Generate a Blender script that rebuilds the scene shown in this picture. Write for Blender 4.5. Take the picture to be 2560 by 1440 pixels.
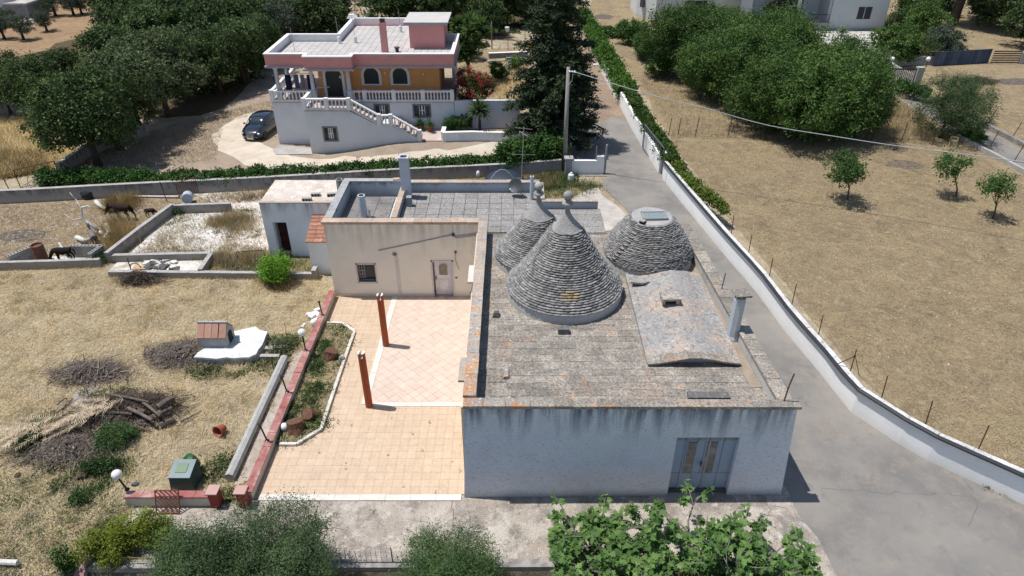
import bpy, math, random
import numpy as np
from mathutils import Vector, Matrix
from mathutils.geometry import delaunay_2d_cdt
random.seed(7)
SC = bpy.context.scene
for o in list(bpy.data.objects): bpy.data.objects.remove(o)
COL = SC.collection
# ---------------------------------------------------------------- camera
H, PITCH, F = 19.0, math.radians(33.0), 1707.0
cam_d = bpy.data.cameras.new('camera'); cam = bpy.data.objects.new('camera', cam_d); COL.objects.link(cam)
cam.location = (0, 0, H); cam.rotation_euler = (math.radians(90) - PITCH, 0, 0)
cam_d.sensor_width = 36.0; cam_d.lens = 36.0 * F / 2560.0; cam_d.clip_end = 2000; cam_d.clip_start = 0.5
SC.camera = cam
SC.render.resolution_x = 1024; SC.render.resolution_y = 576
# ---------------------------------------------------------------- world, sun, exposure
LIGHT = Vector((1.5, -0.28, -4.2)).normalized()
wd = bpy.data.worlds.new('World'); SC.world = wd; wd.use_nodes = True
nt = wd.node_tree; nt.nodes.clear()
sky = nt.nodes.new('ShaderNodeTexSky'); sky.sky_type = 'NISHITA'; sky.sun_disc = False
sky.sun_elevation = math.radians(70); sky.sun_rotation = math.atan2(-LIGHT.x, -LIGHT.y)
sky.air_density = 1.0; sky.dust_density = 0.6; sky.ozone_density = 1.0
bg = nt.nodes.new('ShaderNodeBackground'); bg.inputs['Strength'].default_value = 0.115
wo = nt.nodes.new('ShaderNodeOutputWorld')
nt.links.new(sky.outputs[0], bg.inputs[0]); nt.links.new(bg.outputs[0], wo.inputs[0])
sd = bpy.data.lights.new('sun', 'SUN'); sd.energy = 4.8; sd.angle = math.radians(0.5); sd.color = (1.0, 0.965, 0.92)
sun = bpy.data.objects.new('sun', sd); COL.objects.link(sun); sun.rotation_euler = LIGHT.to_track_quat('-Z', 'Y').to_euler()
sun.location = (-20, 5, 60)
SC.view_settings.view_transform = 'Standard'; SC.view_settings.look = 'None'
SC.view_settings.exposure = 0.0; SC.view_settings.gamma = 1.0; SC.view_settings.use_curve_mapping = False
# ---------------------------------------------------------------- terrain and photo-to-place helpers
def sst(a, b, t):
    t = min(1.0, max(0.0, (t - a) / (b - a))); return t * t * (3 - 2 * t)
def terr(x, y):
    z = 1.15 * sst(-14.5, -7, x) * (1 - sst(1.0, 4.0, x)) * sst(44.2, 48.5, y) * (1 - sst(70, 90, y))
    z -= 1.0 * (1 - sst(12.7, 13.2, y)) * (1 - sst(8.0, 9.5, x)) * sst(-14.5, -13.0, x)
    return z
CP, SP = math.cos(PITCH), math.sin(PITCH)
def ray(px, py):
    u = (px - 1280) / F; w = -(py - 720) / F
    return Vector((u, CP + w * SP, -SP + w * CP))
def P(px, py, z=0.0):
    d = ray(px, py); t = (z - H) / d.z; return Vector((d.x * t, d.y * t, z))
def PY(px, py, Y):
    d = ray(px, py); t = Y / d.y; return Vector((d.x * t, Y, H + d.z * t))
def G(px, py):
    z = 0.0
    for _ in range(12):
        p = P(px, py, z); z = z + 0.6 * (terr(p.x, p.y) - z)
    p = P(px, py, z); return Vector((p.x, p.y, terr(p.x, p.y)))
def GL(pts): return [G(*p) for p in pts]
# ---------------------------------------------------------------- object bookkeeping
ORG = {}
LABELS = {}
def thing(name, label, cat, loc=(0, 0, 0), group=None, rz=0.0):
    o = bpy.data.objects.new(name, None); COL.objects.link(o); o.empty_display_size = 0.3
    o.location = loc; o.rotation_euler = (0, 0, rz); ORG[o.name] = Vector(loc)
    tag(o, label, cat, group); return o
def tag(o, label=None, cat=None, group=None, kind=None):
    if label: o['label'] = label
    if cat: o['category'] = cat
    if group: o['group'] = group
    if kind: o['kind'] = kind
    return o
def link(o, parent=None):
    COL.objects.link(o)
    if parent is not None: o.parent = parent; ORG[o.name] = ORG.get(parent.name, Vector((0, 0, 0)))
    return o
def copy_tree(o, parent=None, loc=None, rz=None, sc=None, label=None):
    c = o.copy(); COL.objects.link(c)
    if parent is not None: c.parent = parent
    if loc is not None: c.location = loc
    if rz is not None: c.rotation_euler = (0, 0, rz)
    if sc is not None: c.scale = (sc, sc, sc) if not hasattr(sc, '__len__') else sc
    if label: c['label'] = label
    for ch in list(o.children): copy_tree(ch, c)
    return c
class MB:
    def __init__(s): s.v = []; s.f = []; s.r = []
    def add(s, vs, fs, r=None):
        b = len(s.v); s.v += [tuple(p) for p in vs]; s.f += [tuple(i + b for i in q) for q in fs]
        r = random.random() if r is None else r
        s.r += [r] * len(fs); return s
    def hexa(s, p, r=None):   # p: 4 bottom (ccw) + 4 top
        return s.add(p, [(3, 2, 1, 0), (4, 5, 6, 7), (0, 1, 5, 4), (1, 2, 6, 5), (2, 3, 7, 6), (3, 0, 4, 7)], r)
    def box(s, c, d, rz=0.0, r=None, jit=0.0):
        cx, cy, cz = c; hx, hy, hz = d[0] / 2, d[1] / 2, d[2] / 2; ca, sa = math.cos(rz), math.sin(rz); vs = []
        for z in (-hz, hz):
            for x, y in ((-hx, -hy), (hx, -hy), (hx, hy), (-hx, hy)):
                if jit: x += random.uniform(-jit, jit); y += random.uniform(-jit, jit)
                vs.append((cx + x * ca - y * sa, cy + x * sa + y * ca, cz + z + (random.uniform(-jit, jit) if jit else 0)))
        return s.hexa(vs, r)
    def bb(s, x0, x1, y0, y1, z0, z1, r=None):
        return s.box(((x0 + x1) / 2, (y0 + y1) / 2, (z0 + z1) / 2), (abs(x1 - x0), abs(y1 - y0), abs(z1 - z0)), 0, r)
    def prism(s, poly, z0, z1, r=None, top=None):
        n = len(poly); area = sum(poly[i][0] * poly[(i + 1) % n][1] - poly[(i + 1) % n][0] * poly[i][1] for i in range(n))
        if area < 0: poly = poly[::-1]; top = top[::-1] if top else None
        t = top or poly
        vs = [(p[0], p[1], z0) for p in poly] + [(p[0], p[1], z1) for p in t]
        return s.add(vs, [tuple(range(n))[::-1], tuple(range(n, 2 * n))] + [(i, (i + 1) % n, n + (i + 1) % n, n + i) for i in range(n)], r)
    def tube(s, pts, rad, n=6, r=None, caps=True):
        pts = [Vector(p) for p in pts]; m = len(pts)
        rr = rad if hasattr(rad, '__len__') else [rad] * m
        vs = []; ref = None
        for i, p in enumerate(pts):
            d = (pts[min(i + 1, m - 1)] - pts[max(i - 1, 0)]).normalized()
            if ref is None: ref = d.orthogonal().normalized()
            a = (ref - d * ref.dot(d)); a = a.normalized() if a.length > 1e-5 else d.orthogonal().normalized(); ref = a
            b = d.cross(a)
            for k in range(n):
                t = 2 * math.pi * k / n; vs.append(p + (a * math.cos(t) + b * math.sin(t)) * rr[i])
        fs = [(i * n + k, i * n + (k + 1) % n, (i + 1) * n + (k + 1) % n, (i + 1) * n + k) for i in range(m - 1) for k in range(n)]
        if caps: fs += [tuple(range(n))[::-1], tuple((m - 1) * n + k for k in range(n))]
        return s.add(vs, fs, r)
    def lathe(s, c, prof, n=16, r=None, jit=0.0):
        vs = []; m = len(prof)
        for (rad, z) in prof:
            for k in range(n):
                t = 2 * math.pi * k / n; q = rad * (1 + (random.uniform(-jit, jit) if jit else 0)); vs.append((c[0] + q * math.cos(t), c[1] + q * math.sin(t), c[2] + z))
        fs = [(i * n + k, i * n + (k + 1) % n, (i + 1) * n + (k + 1) % n, (i + 1) * n + k) for i in range(m - 1) for k in range(n)]
        fs += [tuple(range(n))[::-1], tuple((m - 1) * n + k for k in range(n))]
        return s.add(vs, fs, r)
    def ball(s, c, rad, n=12, r=None, sq=(1, 1, 1)):
        m = n // 2; vs = []; 
        for i in range(1, m):
            a = math.pi * i / m
            for k in range(n):
                t = 2 * math.pi * k / n; vs.append((c[0] + rad * sq[0] * math.sin(a) * math.cos(t), c[1] + rad * sq[1] * math.sin(a) * math.sin(t), c[2] - rad * sq[2] * math.cos(a)))
        vs += [(c[0], c[1], c[2] - rad * sq[2]), (c[0], c[1], c[2] + rad * sq[2])]
        fs = [(i * n + k, i * n + (k + 1) % n, (i + 1) * n + (k + 1) % n, (i + 1) * n + k) for i in range(m - 2) for k in range(n)]
        b = (m - 1) * n
        fs += [(b, (k + 1) % n, k) for k in range(n)] + [(b + 1, (m - 2) * n + k, (m - 2) * n + (k + 1) % n) for k in range(n)]
        return s.add(vs, fs, r)
    def mesh(s, name, mat, off=None, smooth=False):
        me = bpy.data.meshes.new(name)
        vs = s.v if off is None else [(p[0] - off[0], p[1] - off[1], p[2] - off[2]) for p in s.v]
        me.from_pydata(vs, [], s.f)
        a = me.attributes.new('rnd', 'FLOAT', 'FACE'); a.data.foreach_set('value', s.r)
        if mat: me.materials.append(mat)
        if smooth: me.polygons.foreach_set('use_smooth', [True] * len(me.polygons))
        me.update(); return me
    def build(s, name, mat, parent=None, smooth=False, local=False, kind=None, loc=None, label=None):
        """verts are in world space unless local; loc = world point used as the piece's own origin"""
        org = ORG.get(parent.name, Vector((0, 0, 0))) if parent is not None and not local else Vector((0, 0, 0))
        off = Vector(loc) if loc is not None else org
        o = bpy.data.objects.new(name, s.mesh(name, mat, None if local else off, smooth))
        link(o, parent)
        if loc is not None: o.location = off - org
        if kind: o['kind'] = kind
        if label: o['label'] = label
        return o
# ---------------------------------------------------------------- materials
def newmat(name):
    m = bpy.data.materials.new(name); m.use_nodes = True; nt = m.node_tree; nt.nodes.clear()
    out = nt.nodes.new('ShaderNodeOutputMaterial'); b = nt.nodes.new('ShaderNodeBsdfPrincipled')
    nt.links.new(b.outputs[0], out.inputs[0]); return m, nt, b, out
def N(nt, t, **kw):
    n = nt.nodes.new('ShaderNode' + t)
    for k, v in kw.items(): setattr(n, k, v)
    return n
def noise(nt, vec, scale, detail=4, rough=.55, dist=0.0):
    n = N(nt, 'TexNoise'); n.inputs['Scale'].default_value = scale; n.inputs['Detail'].default_value = detail
    n.inputs['Roughness'].default_value = rough; n.inputs['Distortion'].default_value = dist
    nt.links.new(vec, n.inputs['Vector']); return n.outputs['Fac']
def ramp(nt, fac, a, b, ca=0.0, cb=1.0):
    n = N(nt, 'MapRange'); n.inputs['From Min'].default_value = a; n.inputs['From Max'].default_value = b
    n.inputs['To Min'].default_value = ca; n.inputs['To Max'].default_value = cb; n.clamp = True
    nt.links.new(fac, n.inputs['Value']); return n.outputs[0]
def mix(nt, fac, a, b, mode='MIX'):
    n = N(nt, 'Mix', data_type='RGBA', blend_type=mode)
    for sock, v in ((n.inputs[0], fac), (n.inputs[6], a), (n.inputs[7], b)):
        if isinstance(v, (int, float)): sock.default_value = v
        elif isinstance(v, tuple): sock.default_value = (*v[:3], 1)
        else: nt.links.new(v, sock)
    return n.outputs[2]
def math_(nt, op, a, b=0.0):
    n = N(nt, 'Math', operation=op)
    for sock, v in ((n.inputs[0], a), (n.inputs[1], b)):
        if isinstance(v, (int, float)): sock.default_value = v
        else: nt.links.new(v, sock)
    return n.outputs[0]
def mapping(nt, vec, sc=(1, 1, 1), rot=(0, 0, 0)):
    n = N(nt, 'Mapping'); n.inputs['Scale'].default_value = sc; n.inputs['Rotation'].default_value = rot
    nt.links.new(vec, n.inputs['Vector']); return n.outputs[0]
def pos(nt): return N(nt, 'NewGeometry').outputs['Position']
def rndval(nt):
    a = N(nt, 'Attribute', attribute_name='rnd'); i = N(nt, 'ObjectInfo')
    return math_(nt, 'FRACT', math_(nt, 'ADD', a.outputs['Fac'], i.outputs['Random']))
def bumped(nt, b, h, strength=.5, dist=.02):
    n = N(nt, 'Bump'); n.inputs['Strength'].default_value = strength; n.inputs['Distance'].default_value = dist
    nt.links.new(h, n.inputs['Height']); nt.links.new(n.outputs[0], b.inputs['Normal'])
MATS = {}
def M(name, c1, c2=None, sc=1.5, rough=.88, bump=.4, bsc=35.0, fine=.25, rv=0.0, spots=(), metal=0.0, bdist=.015, spec=.3, joints=None):
    """c1/c2 broad noise mix; fine grain; spots = [(colour, scale, lo, hi, amount)]; rv = brightness variation per piece"""
    if name in MATS: return MATS[name]
    m, nt, b, out = newmat(name); p = pos(nt)
    n1 = noise(nt, p, sc, 5, .6)
    col = mix(nt, ramp(nt, n1, .35, .65), c1, c2 or tuple(x * .8 for x in c1))
    n2 = noise(nt, p, bsc, 4, .65)
    for k, (c, s, lo, hi, am) in enumerate(spots):
        sp = noise(nt, mapping(nt, p, (1, 1, 1), (.3 + k, .2, .7 * k)), s, 6, .68)
        col = mix(nt, math_(nt, 'MULTIPLY', ramp(nt, sp, lo, hi), am), col, c)
    g = ramp(nt, n2, .25, .75, 1 - fine, 1 + fine)
    if rv:
        g = math_(nt, 'MULTIPLY', g, ramp(nt, rndval(nt), 0, 1, 1 - rv, 1 + rv))
    cmb = N(nt, 'CombineColor'); [nt.links.new(g, cmb.inputs[i]) for i in range(3)]
    col = mix(nt, 1.0, col, cmb.outputs[0], 'MULTIPLY')
    nt.links.new(col, b.inputs['Base Color'])
    b.inputs['Roughness'].default_value = rough; b.inputs['Metallic'].default_value = metal
    b.inputs['Specular IOR Level'].default_value = spec
    if bump: bumped(nt, b, n2, bump, bdist)
    MATS[name] = m; return m
def flat(name, c, rough=.5, metal=0.0, spec=.5, alpha=None, coat=0.0):
    if name in MATS: return MATS[name]
    m, nt, b, out = newmat(name); b.inputs['Base Color'].default_value = (*c, 1); b.inputs['Roughness'].default_value = rough
    b.inputs['Metallic'].default_value = metal; b.inputs['Specular IOR Level'].default_value = spec
    b.inputs['Coat Weight'].default_value = coat
    n2 = noise(nt, pos(nt), 9, 4); col = mix(nt, ramp(nt, n2, .3, .7), tuple(x * .85 for x in c), tuple(min(1, x * 1.12) for x in c))
    nt.links.new(col, b.inputs['Base Color'])
    MATS[name] = m; return m
def foliage(name, c1, c2, c3=None, trans=.3, rough=.6):
    if name in MATS: return MATS[name]
    m, nt, b, out = newmat(name)
    a = N(nt, 'Attribute', attribute_name='rnd').outputs['Fac']
    oi = N(nt, 'ObjectInfo').outputs['Random']
    big = noise(nt, pos(nt), .9, 3)
    col = mix(nt, a, c1, c2)
    if c3: col = mix(nt, ramp(nt, big, .5, .7, 0, .6), col, c3)
    br = math_(nt, 'MULTIPLY', ramp(nt, oi, 0, 1, .82, 1.18), ramp(nt, big, .3, .7, .72, 1.35))
    cmb = N(nt, 'CombineColor'); [nt.links.new(br, cmb.inputs[i]) for i in range(3)]
    col = mix(nt, 1.0, col, cmb.outputs[0], 'MULTIPLY')
    nt.links.new(col, b.inputs['Base Color']); b.inputs['Roughness'].default_value = rough
    b.inputs['Specular IOR Level'].default_value = .15
    tr = N(nt, 'BsdfTranslucent'); nt.links.new(mix(nt, 1.0, col, (1.0, 1.15, .6), 'MULTIPLY'), tr.inputs[0])
    ms = N(nt, 'MixShader'); ms.inputs[0].default_value = trans
    nt.links.new(b.outputs[0], ms.inputs[1]); nt.links.new(tr.outputs[0], ms.inputs[2]); nt.links.new(ms.outputs[0], out.inputs[0])
    MATS[name] = m; return m
def straw_mat(name, cs, bump=.6, extra=(), green=0.0):
    """matted dry grass: crossing stretched fibres over patchy soil"""
    m, nt, b, out = newmat(name); p = pos(nt)
    w = N(nt, 'TexNoise'); w.inputs['Scale'].default_value = .8; w.inputs['Detail'].default_value = 3; nt.links.new(p, w.inputs['Vector'])
    off = N(nt, 'VectorMath', operation='SCALE'); nt.links.new(w.outputs['Color'], off.inputs[0]); off.inputs['Scale'].default_value = .45
    q = N(nt, 'VectorMath', operation='ADD'); nt.links.new(p, q.inputs[0]); nt.links.new(off.outputs[0], q.inputs[1]); q = q.outputs[0]
    f1 = noise(nt, mapping(nt, q, (34, 4.5, 1), (0, 0, .5)), 1, 3, .7)
    f2 = noise(nt, mapping(nt, q, (30, 4, 1), (0, 0, -1.0)), 1, 3, .7)
    f3 = noise(nt, mapping(nt, q, (42, 6, 1), (0, 0, 1.9)), 1, 3, .7)
    fx = math_(nt, 'MAXIMUM', math_(nt, 'MAXIMUM', f1, f2), f3)
    big = noise(nt, p, .35, 5, .6); mid = noise(nt, p, 1.7, 5, .65)
    col = mix(nt, ramp(nt, big, .35, .65), cs[0], cs[1])
    col = mix(nt, ramp(nt, mid, .48, .66, 0, .8), col, cs[2])
    col = mix(nt, ramp(nt, noise(nt, p, 5.5, 4, .7), .55, .7, 0, .55), col, cs[3])
    for (c, s, lo, hi, am) in extra:
        col = mix(nt, math_(nt, 'MULTIPLY', ramp(nt, noise(nt, mapping(nt, p, (1, 1, 1), (.4, .1, 1.0)), s, 5, .6), lo, hi), am), col, c)
    g = ramp(nt, fx, .45, .78, .55, 1.5)
    cmb = N(nt, 'CombineColor'); [nt.links.new(g, cmb.inputs[i]) for i in range(3)]
    col = mix(nt, 1.0, col, cmb.outputs[0], 'MULTIPLY')
    # scattered pale stones and chaff
    st = ramp(nt, noise(nt, p, 9, 2, .5), .735, .75)
    col = mix(nt, st, col, (.55, .5, .42))
    nt.links.new(col, b.inputs['Base Color']); b.inputs['Roughness'].default_value = .95; b.inputs['Specular IOR Level'].default_value = .1
    bumped(nt, b, math_(nt, 'ADD', fx, math_(nt, 'MULTIPLY', mid, 1.2)), bump, .06)
    MATS[name] = m; return m
def wall_mat(name, c, stain, ztop, zlen=1.6, sc=7.0, bump=.6, amt=.8, zbase=0.0, base_am=.5, dirt=(.3, .28, .25), face=None):
    """rendered wall with run-off streaks hanging from the cap and splash dirt at the foot"""
    if name in MATS: return MATS[name]
    m, nt, b, out = newmat(name); p = pos(nt)
    sx = N(nt, 'SeparateXYZ'); nt.links.new(p, sx.inputs[0])
    st = noise(nt, mapping(nt, p, (3.2, 3.2, .28)), 1.0, 5, .65)
    lenn = noise(nt, mapping(nt, p, (1.1, 1.1, 0.0)), 1.0, 4, .6)
    depth = math_(nt, 'SUBTRACT', ztop, sx.outputs[2])
    reach = ramp(nt, lenn, .3, .75, zlen * .15, zlen)
    fall = ramp(nt, math_(nt, 'DIVIDE', depth, reach), 0.0, 1.0, 1.0, 0.0)
    streak = math_(nt, 'MULTIPLY', math_(nt, 'MULTIPLY', ramp(nt, st, .40, .58), fall), amt)
    big = noise(nt, p, .9, 5, .6); fine = noise(nt, mapping(nt, p, (1, 1, 2.1)), sc * 1.3, 6, .72)
    col = mix(nt, ramp(nt, big, .3, .7), c, tuple(x * .90 for x in c))
    col = mix(nt, ramp(nt, fine, .53, .66, 0, .6 * min(1, bump)), col, tuple(x * .42 for x in c))
    col = mix(nt, streak, col, stain)
    foot = ramp(nt, math_(nt, 'SUBTRACT', math_(nt, 'SUBTRACT', sx.outputs[2], zbase), math_(nt, 'MULTIPLY', lenn, .35)), -.15, .28, base_am, 0)
    col = mix(nt, foot, col, dirt)
    nt.links.new(col, b.inputs['Base Color']); b.inputs['Roughness'].default_value = .92; b.inputs['Specular IOR Level'].default_value = .2
    bumped(nt, b, fine, bump, .04)
    MATS[name] = m; return m
# ---------------------------------------------------------------- builders shared by many things
def dens(poly, step, jit, close=True):
    out = []; n = len(poly)
    for i in range(n if close else n - 1):
        a = Vector(poly[i][:2]); b = Vector(poly[(i + 1) % n][:2]); L = (b - a).length; k = max(1, int(L / step))
        nrm = Vector((-(b - a).y, (b - a).x)); nrm = nrm.normalized() if nrm.length else nrm
        for j in range(k):
            q = a.lerp(b, j / k)
            if j and jit: q = q + nrm * random.gauss(0, jit)
            out.append(q)
    return out
def inpoly(x, y, poly):
    c = False; n = len(poly); j = n - 1
    for i in range(n):
        xi, yi = poly[i][0], poly[i][1]; xj, yj = poly[j][0], poly[j][1]
        if (yi > y) != (yj > y) and x < (xj - xi) * (y - yi) / (yj - yi) + xi: c = not c
        j = i
    return c
def sheet(name, poly, mat, dz=.02, step=.8, jit=.06, grid=1.5, kind='structure', parent=None, flatz=None):
    b = dens(poly, step, jit); xs = [p.x for p in b]; ys = [p.y for p in b]; pts = list(b)
    x = min(xs) + grid / 2
    while x < max(xs):
        y = min(ys) + grid / 2
        while y < max(ys):
            if inpoly(x, y, b): pts.append(Vector((x, y)))
            y += grid
        x += grid
    nb = len(b); edges = [(i, (i + 1) % nb) for i in range(nb)]
    vs, es, fs, *_ = delaunay_2d_cdt(pts, edges, [list(range(nb))], 1, 1e-4)
    org = ORG.get(parent.name, Vector((0, 0, 0))) if parent is not None else Vector((0, 0, 0))
    me = bpy.data.meshes.new(name)
    me.from_pydata([(v.x - org.x, v.y - org.y, (terr(v.x, v.y) if flatz is None else flatz) + dz - org.z) for v in vs], [], [tuple(f) for f in fs])
    me.materials.append(mat); me.update()
    if len(me.polygons) and me.polygons[0].normal.z < 0: me.flip_normals()
    o = bpy.data.objects.new(name, me); link(o, parent)
    if kind: o['kind'] = kind
    return o
def offs(pts, d):
    """polyline offset to the left by d (2D)"""
    out = []; n = len(pts)
    for i in range(n):
        a = Vector(pts[max(i - 1, 0)][:2]); b = Vector(pts[min(i + 1, n - 1)][:2]); t = (b - a).normalized()
        out.append(Vector((pts[i][0] - t.y * d, pts[i][1] + t.x * d)))
    return out
def strip(mb, pts, w0, w1, z0, z1, terrain=True, jit=0.0, r=None):
    """solid band along a polyline between lateral offsets w0..w1 and heights z0..z1 (z1 may be a list)"""
    A = offs(pts, w0); B = offs(pts, w1); n = len(pts); vs = []
    for i in range(n):
        t = terr(pts[i][0], pts[i][1]) if terrain else 0
        zt = z1[i] if hasattr(z1, '__len__') else z1; zb = z0[i] if hasattr(z0, '__len__') else z0
        j = random.uniform(-jit, jit) if jit else 0
        vs += [(A[i].x, A[i].y, t + zb), (B[i].x, B[i].y, t + zb), (B[i].x, B[i].y, t + zt + j), (A[i].x, A[i].y, t + zt + j)]
    fs = []
    for i in range(n - 1):
        a = 4 * i; b = a + 4
        fs += [(a, b, b + 1, a + 1), (a + 1, b + 1, b + 2, a + 2), (a + 2, b + 2, b + 3, a + 3), (a + 3, b + 3, b, a)]
    fs += [(0, 1, 2, 3), (4 * n - 1, 4 * n - 2, 4 * n - 3, 4 * n - 4)]
    return mb.add(vs, fs, r)
def smooth_line(pts, step=1.0):
    """catmull-rom resample of 2D/3D points"""
    P3 = [Vector(p) if len(p) == 3 else Vector((p[0], p[1], 0)) for p in pts]; out = []
    for i in range(len(P3) - 1):
        p0 = P3[max(i - 1, 0)]; p1 = P3[i]; p2 = P3[i + 1]; p3 = P3[min(i + 2, len(P3) - 1)]
        k = max(1, int((p2 - p1).length / step))
        for j in range(k):
            t = j / k
            out.append(.5 * ((2 * p1) + (p2 - p0) * t + (2 * p0 - 5 * p1 + 4 * p2 - p3) * t * t + (3 * p1 - p0 - 3 * p2 + p3) * t ** 3))
    out.append(P3[-1]); return out
def low_wall(name, label, pts, h, th, mat, cap=None, capmat=None, z0=-.15, group=None, step=2.0, jit=.01, cat='wall', side=0, root=None):
    """a wall along a world polyline; cap = (overhang, thickness)"""
    line = smooth_line([(p[0], p[1]) for p in pts], step) if len(pts) > 2 else [Vector((*q, 0)) for q in dens(pts, step, 0, False)] + [Vector((pts[-1][0], pts[-1][1], 0))]
    if root is None: root = thing(name, label, cat, (line[0].x, line[0].y, terr(line[0].x, line[0].y)), group)
    mb = MB(); strip(mb, line, side - th / 2, side + th / 2, z0, h, jit=jit)
    mb.build('wall_body', mat, root)
    if cap:
        if cap[2:] and cap[2]:
            seg = cap[2]; q = dens([(p.x, p.y) for p in line], seg, 0, False) + [Vector((line[-1].x, line[-1].y))]
            for i in range(len(q) - 1):
                mb = MB(); a, b = q[i], q[i + 1]; d = (b - a).normalized() * .006
                strip(mb, [a + d, b - d], side - th / 2 - cap[0], side + th / 2 + cap[0], h + .002, h + cap[1] + random.uniform(-.004, .008))
                mb.build('cap_slab', capmat or mat, root)
        else:
            mb = MB(); strip(mb, line, side - th / 2 - cap[0], side + th / 2 + cap[0], h + .002, h + cap[1]); mb.build('cap', capmat or mat, root)
    return root
def tiles(parent, name, test, x0, x1, y0, y1, sx, sy, z, mat, gap=.008, th=.02, maxn=300, rot=0.0, jz=.002, irregular=0.0, origin=(0, 0)):
    """paving pieces, nearest ones as parts, the rest joined"""
    cells = []; ca, sa = math.cos(rot), math.sin(rot); org = ORG.get(parent.name, Vector((0, 0, 0)))
    R = max(x1 - x0, y1 - y0)
    cx, cy = (x0 + x1) / 2, (y0 + y1) / 2
    lo_x, hi_x, lo_y, hi_y = (x0, x1, y0, y1) if not rot else (cx - R, cx + R, cy - R, cy + R)
    y = lo_y; row = 0
    while y < hi_y:
        x = lo_x - (random.uniform(0, sx) if irregular else 0)
        hy = sy * (1 + random.uniform(-irregular, irregular) * .5)
        while x < hi_x:
            w = sx * (1 + random.uniform(-irregular, irregular))
            mx, my = x + w / 2, y + hy / 2
            wx, wy = cx + (mx - cx) * ca - (my - cy) * sa, cy + (mx - cx) * sa + (my - cy) * ca
            if test(wx, wy): cells.append((wx, wy, w - gap, hy - gap))
            x += w
        y += hy; row += 1
    cells.sort(key=lambda c: c[0] ** 2 + c[1] ** 2)
    base = None
    for i, (wx, wy, w, h) in enumerate(cells[:maxn]):
        if base is None or irregular:
            base = MB().box((0, 0, 0), (w, h, th), rot).mesh(name, mat)
        o = bpy.data.objects.new(name, base); link(o, parent); o.location = Vector((wx, wy, z + random.uniform(-jz, jz) - th / 2)) - org
        if irregular: o.location.z += random.uniform(-jz, jz)
    if len(cells) > maxn:
        mb = MB()
        for (wx, wy, w, h) in cells[maxn:]: mb.box((wx, wy, z + random.uniform(-jz, jz) - th / 2), (w, h, th), rot)
        mb.build(name + '_paving', mat, parent, kind='stuff')
    return len(cells)
# ---------------------------------------------------------------- foliage
TPL = {'leaf': [(0, 0), (.45, .5), (1, 0), (.45, -.5)],
       'blade': [(0, -.5), (1, 0), (0, .5)],
       'fig': [(0, 0), (-.05, .3), (.25, .55), (.3, .28), (.62, .5), (.62, .2), (1, 0), (.62, -.2), (.62, -.5), (.3, -.28), (.25, -.55), (-.05, -.3)],
       'broad': [(0, 0), (.2, .38), (.55, .42), (1, 0), (.55, -.42), (.2, -.38)]}
def blade_mesh(name, pos_, nrm, tan, L, W, mat, tpl='leaf', seed=0, curve=0.0):
    rng = np.random.default_rng(seed); t = np.array(TPL[tpl]); k = len(t); n = len(pos_)
    nrm = nrm / np.linalg.norm(nrm, axis=1, keepdims=True)
    tan = tan - nrm * np.sum(tan * nrm, axis=1, keepdims=True); tan /= np.linalg.norm(tan, axis=1, keepdims=True) + 1e-9
    bi = np.cross(nrm, tan)
    V = pos_[:, None, :] + tan[:, None, :] * (t[None, :, 0:1] * L[:, None, None]) + bi[:, None, :] * (t[None, :, 1:2] * W[:, None, None])
    if curve: V = V - nrm[:, None, :] * (t[None, :, 0:1] ** 2 * L[:, None, None] * curve)
    me = bpy.data.meshes.new(name); me.vertices.add(n * k); me.vertices.foreach_set('co', V.astype(np.float32).ravel())
    me.loops.add(n * k); me.loops.foreach_set('vertex_index', np.arange(n * k, dtype=np.int32))
    me.polygons.add(n); me.polygons.foreach_set('loop_start', np.arange(0, n * k, k, dtype=np.int32)); me.polygons.foreach_set('loop_total', np.full(n, k, dtype=np.int32))
    a = me.attributes.new('rnd', 'FLOAT', 'FACE'); a.data.foreach_set('value', rng.random(n).astype(np.float32))
    me.materials.append(mat); me.update(calc_edges=True); me.validate(); return me
def crown_mesh(name, blobs, n, L, W, mat, seed=0, tpl='leaf', per=45, sig=.22, up=.35, droop=0.0, inner=.25, sprig=0.0):
    """leaf clumps through the volume of a set of ellipsoids (cx,cy,cz,rx,ry,rz)"""
    rng = np.random.default_rng(seed); B = np.array(blobs, dtype=float)
    w = (B[:, 3] * B[:, 4] + B[:, 4] * B[:, 5] + B[:, 3] * B[:, 5]); w /= w.sum()
    nc = max(4, n // per); bi = rng.choice(len(B), nc, p=w)
    d = rng.normal(size=(nc, 3)); d /= np.linalg.norm(d, axis=1, keepdims=True)
    rad = np.where(rng.random(nc) < inner, rng.uniform(.3, .85, nc), rng.uniform(.82, 1.08, nc))
    C = B[bi, :3] + d * B[bi, 3:] * rad[:, None]
    # drop clump centres buried deep in other blobs
    keep = np.ones(nc, bool)
    for b in B:
        q = ((C - b[:3]) / b[3:]); keep &= ~((np.sum(q * q, axis=1) < .45) & (rng.random(nc) > .25))
    C = C[keep]; d = d[keep]; nc = len(C)
    size = rng.uniform(.55, 1.5, nc) * sig
    ci = rng.integers(0, nc, n); g = rng.normal(size=(n, 3)); 
    pos_ = C[ci] + g * size[ci][:, None] * np.array([1, 1, .75])
    if sprig: pos_ += (d[ci] + np.array([0, 0, .5])) * (rng.random(n) ** 3)[:, None] * sprig
    nr = d[ci] * .6 + rng.normal(size=(n, 3)) * .75 + np.array([0, 0, up]); ta = rng.normal(size=(n, 3)) + d[ci] * .9 + np.array([0, 0, -droop])
    Ls = L * rng.uniform(.65, 1.3, n); Ws = W * rng.uniform(.7, 1.3, n)
    return blade_mesh(name, pos_, nr, ta, Ls, Ws, mat, tpl, seed)
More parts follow.
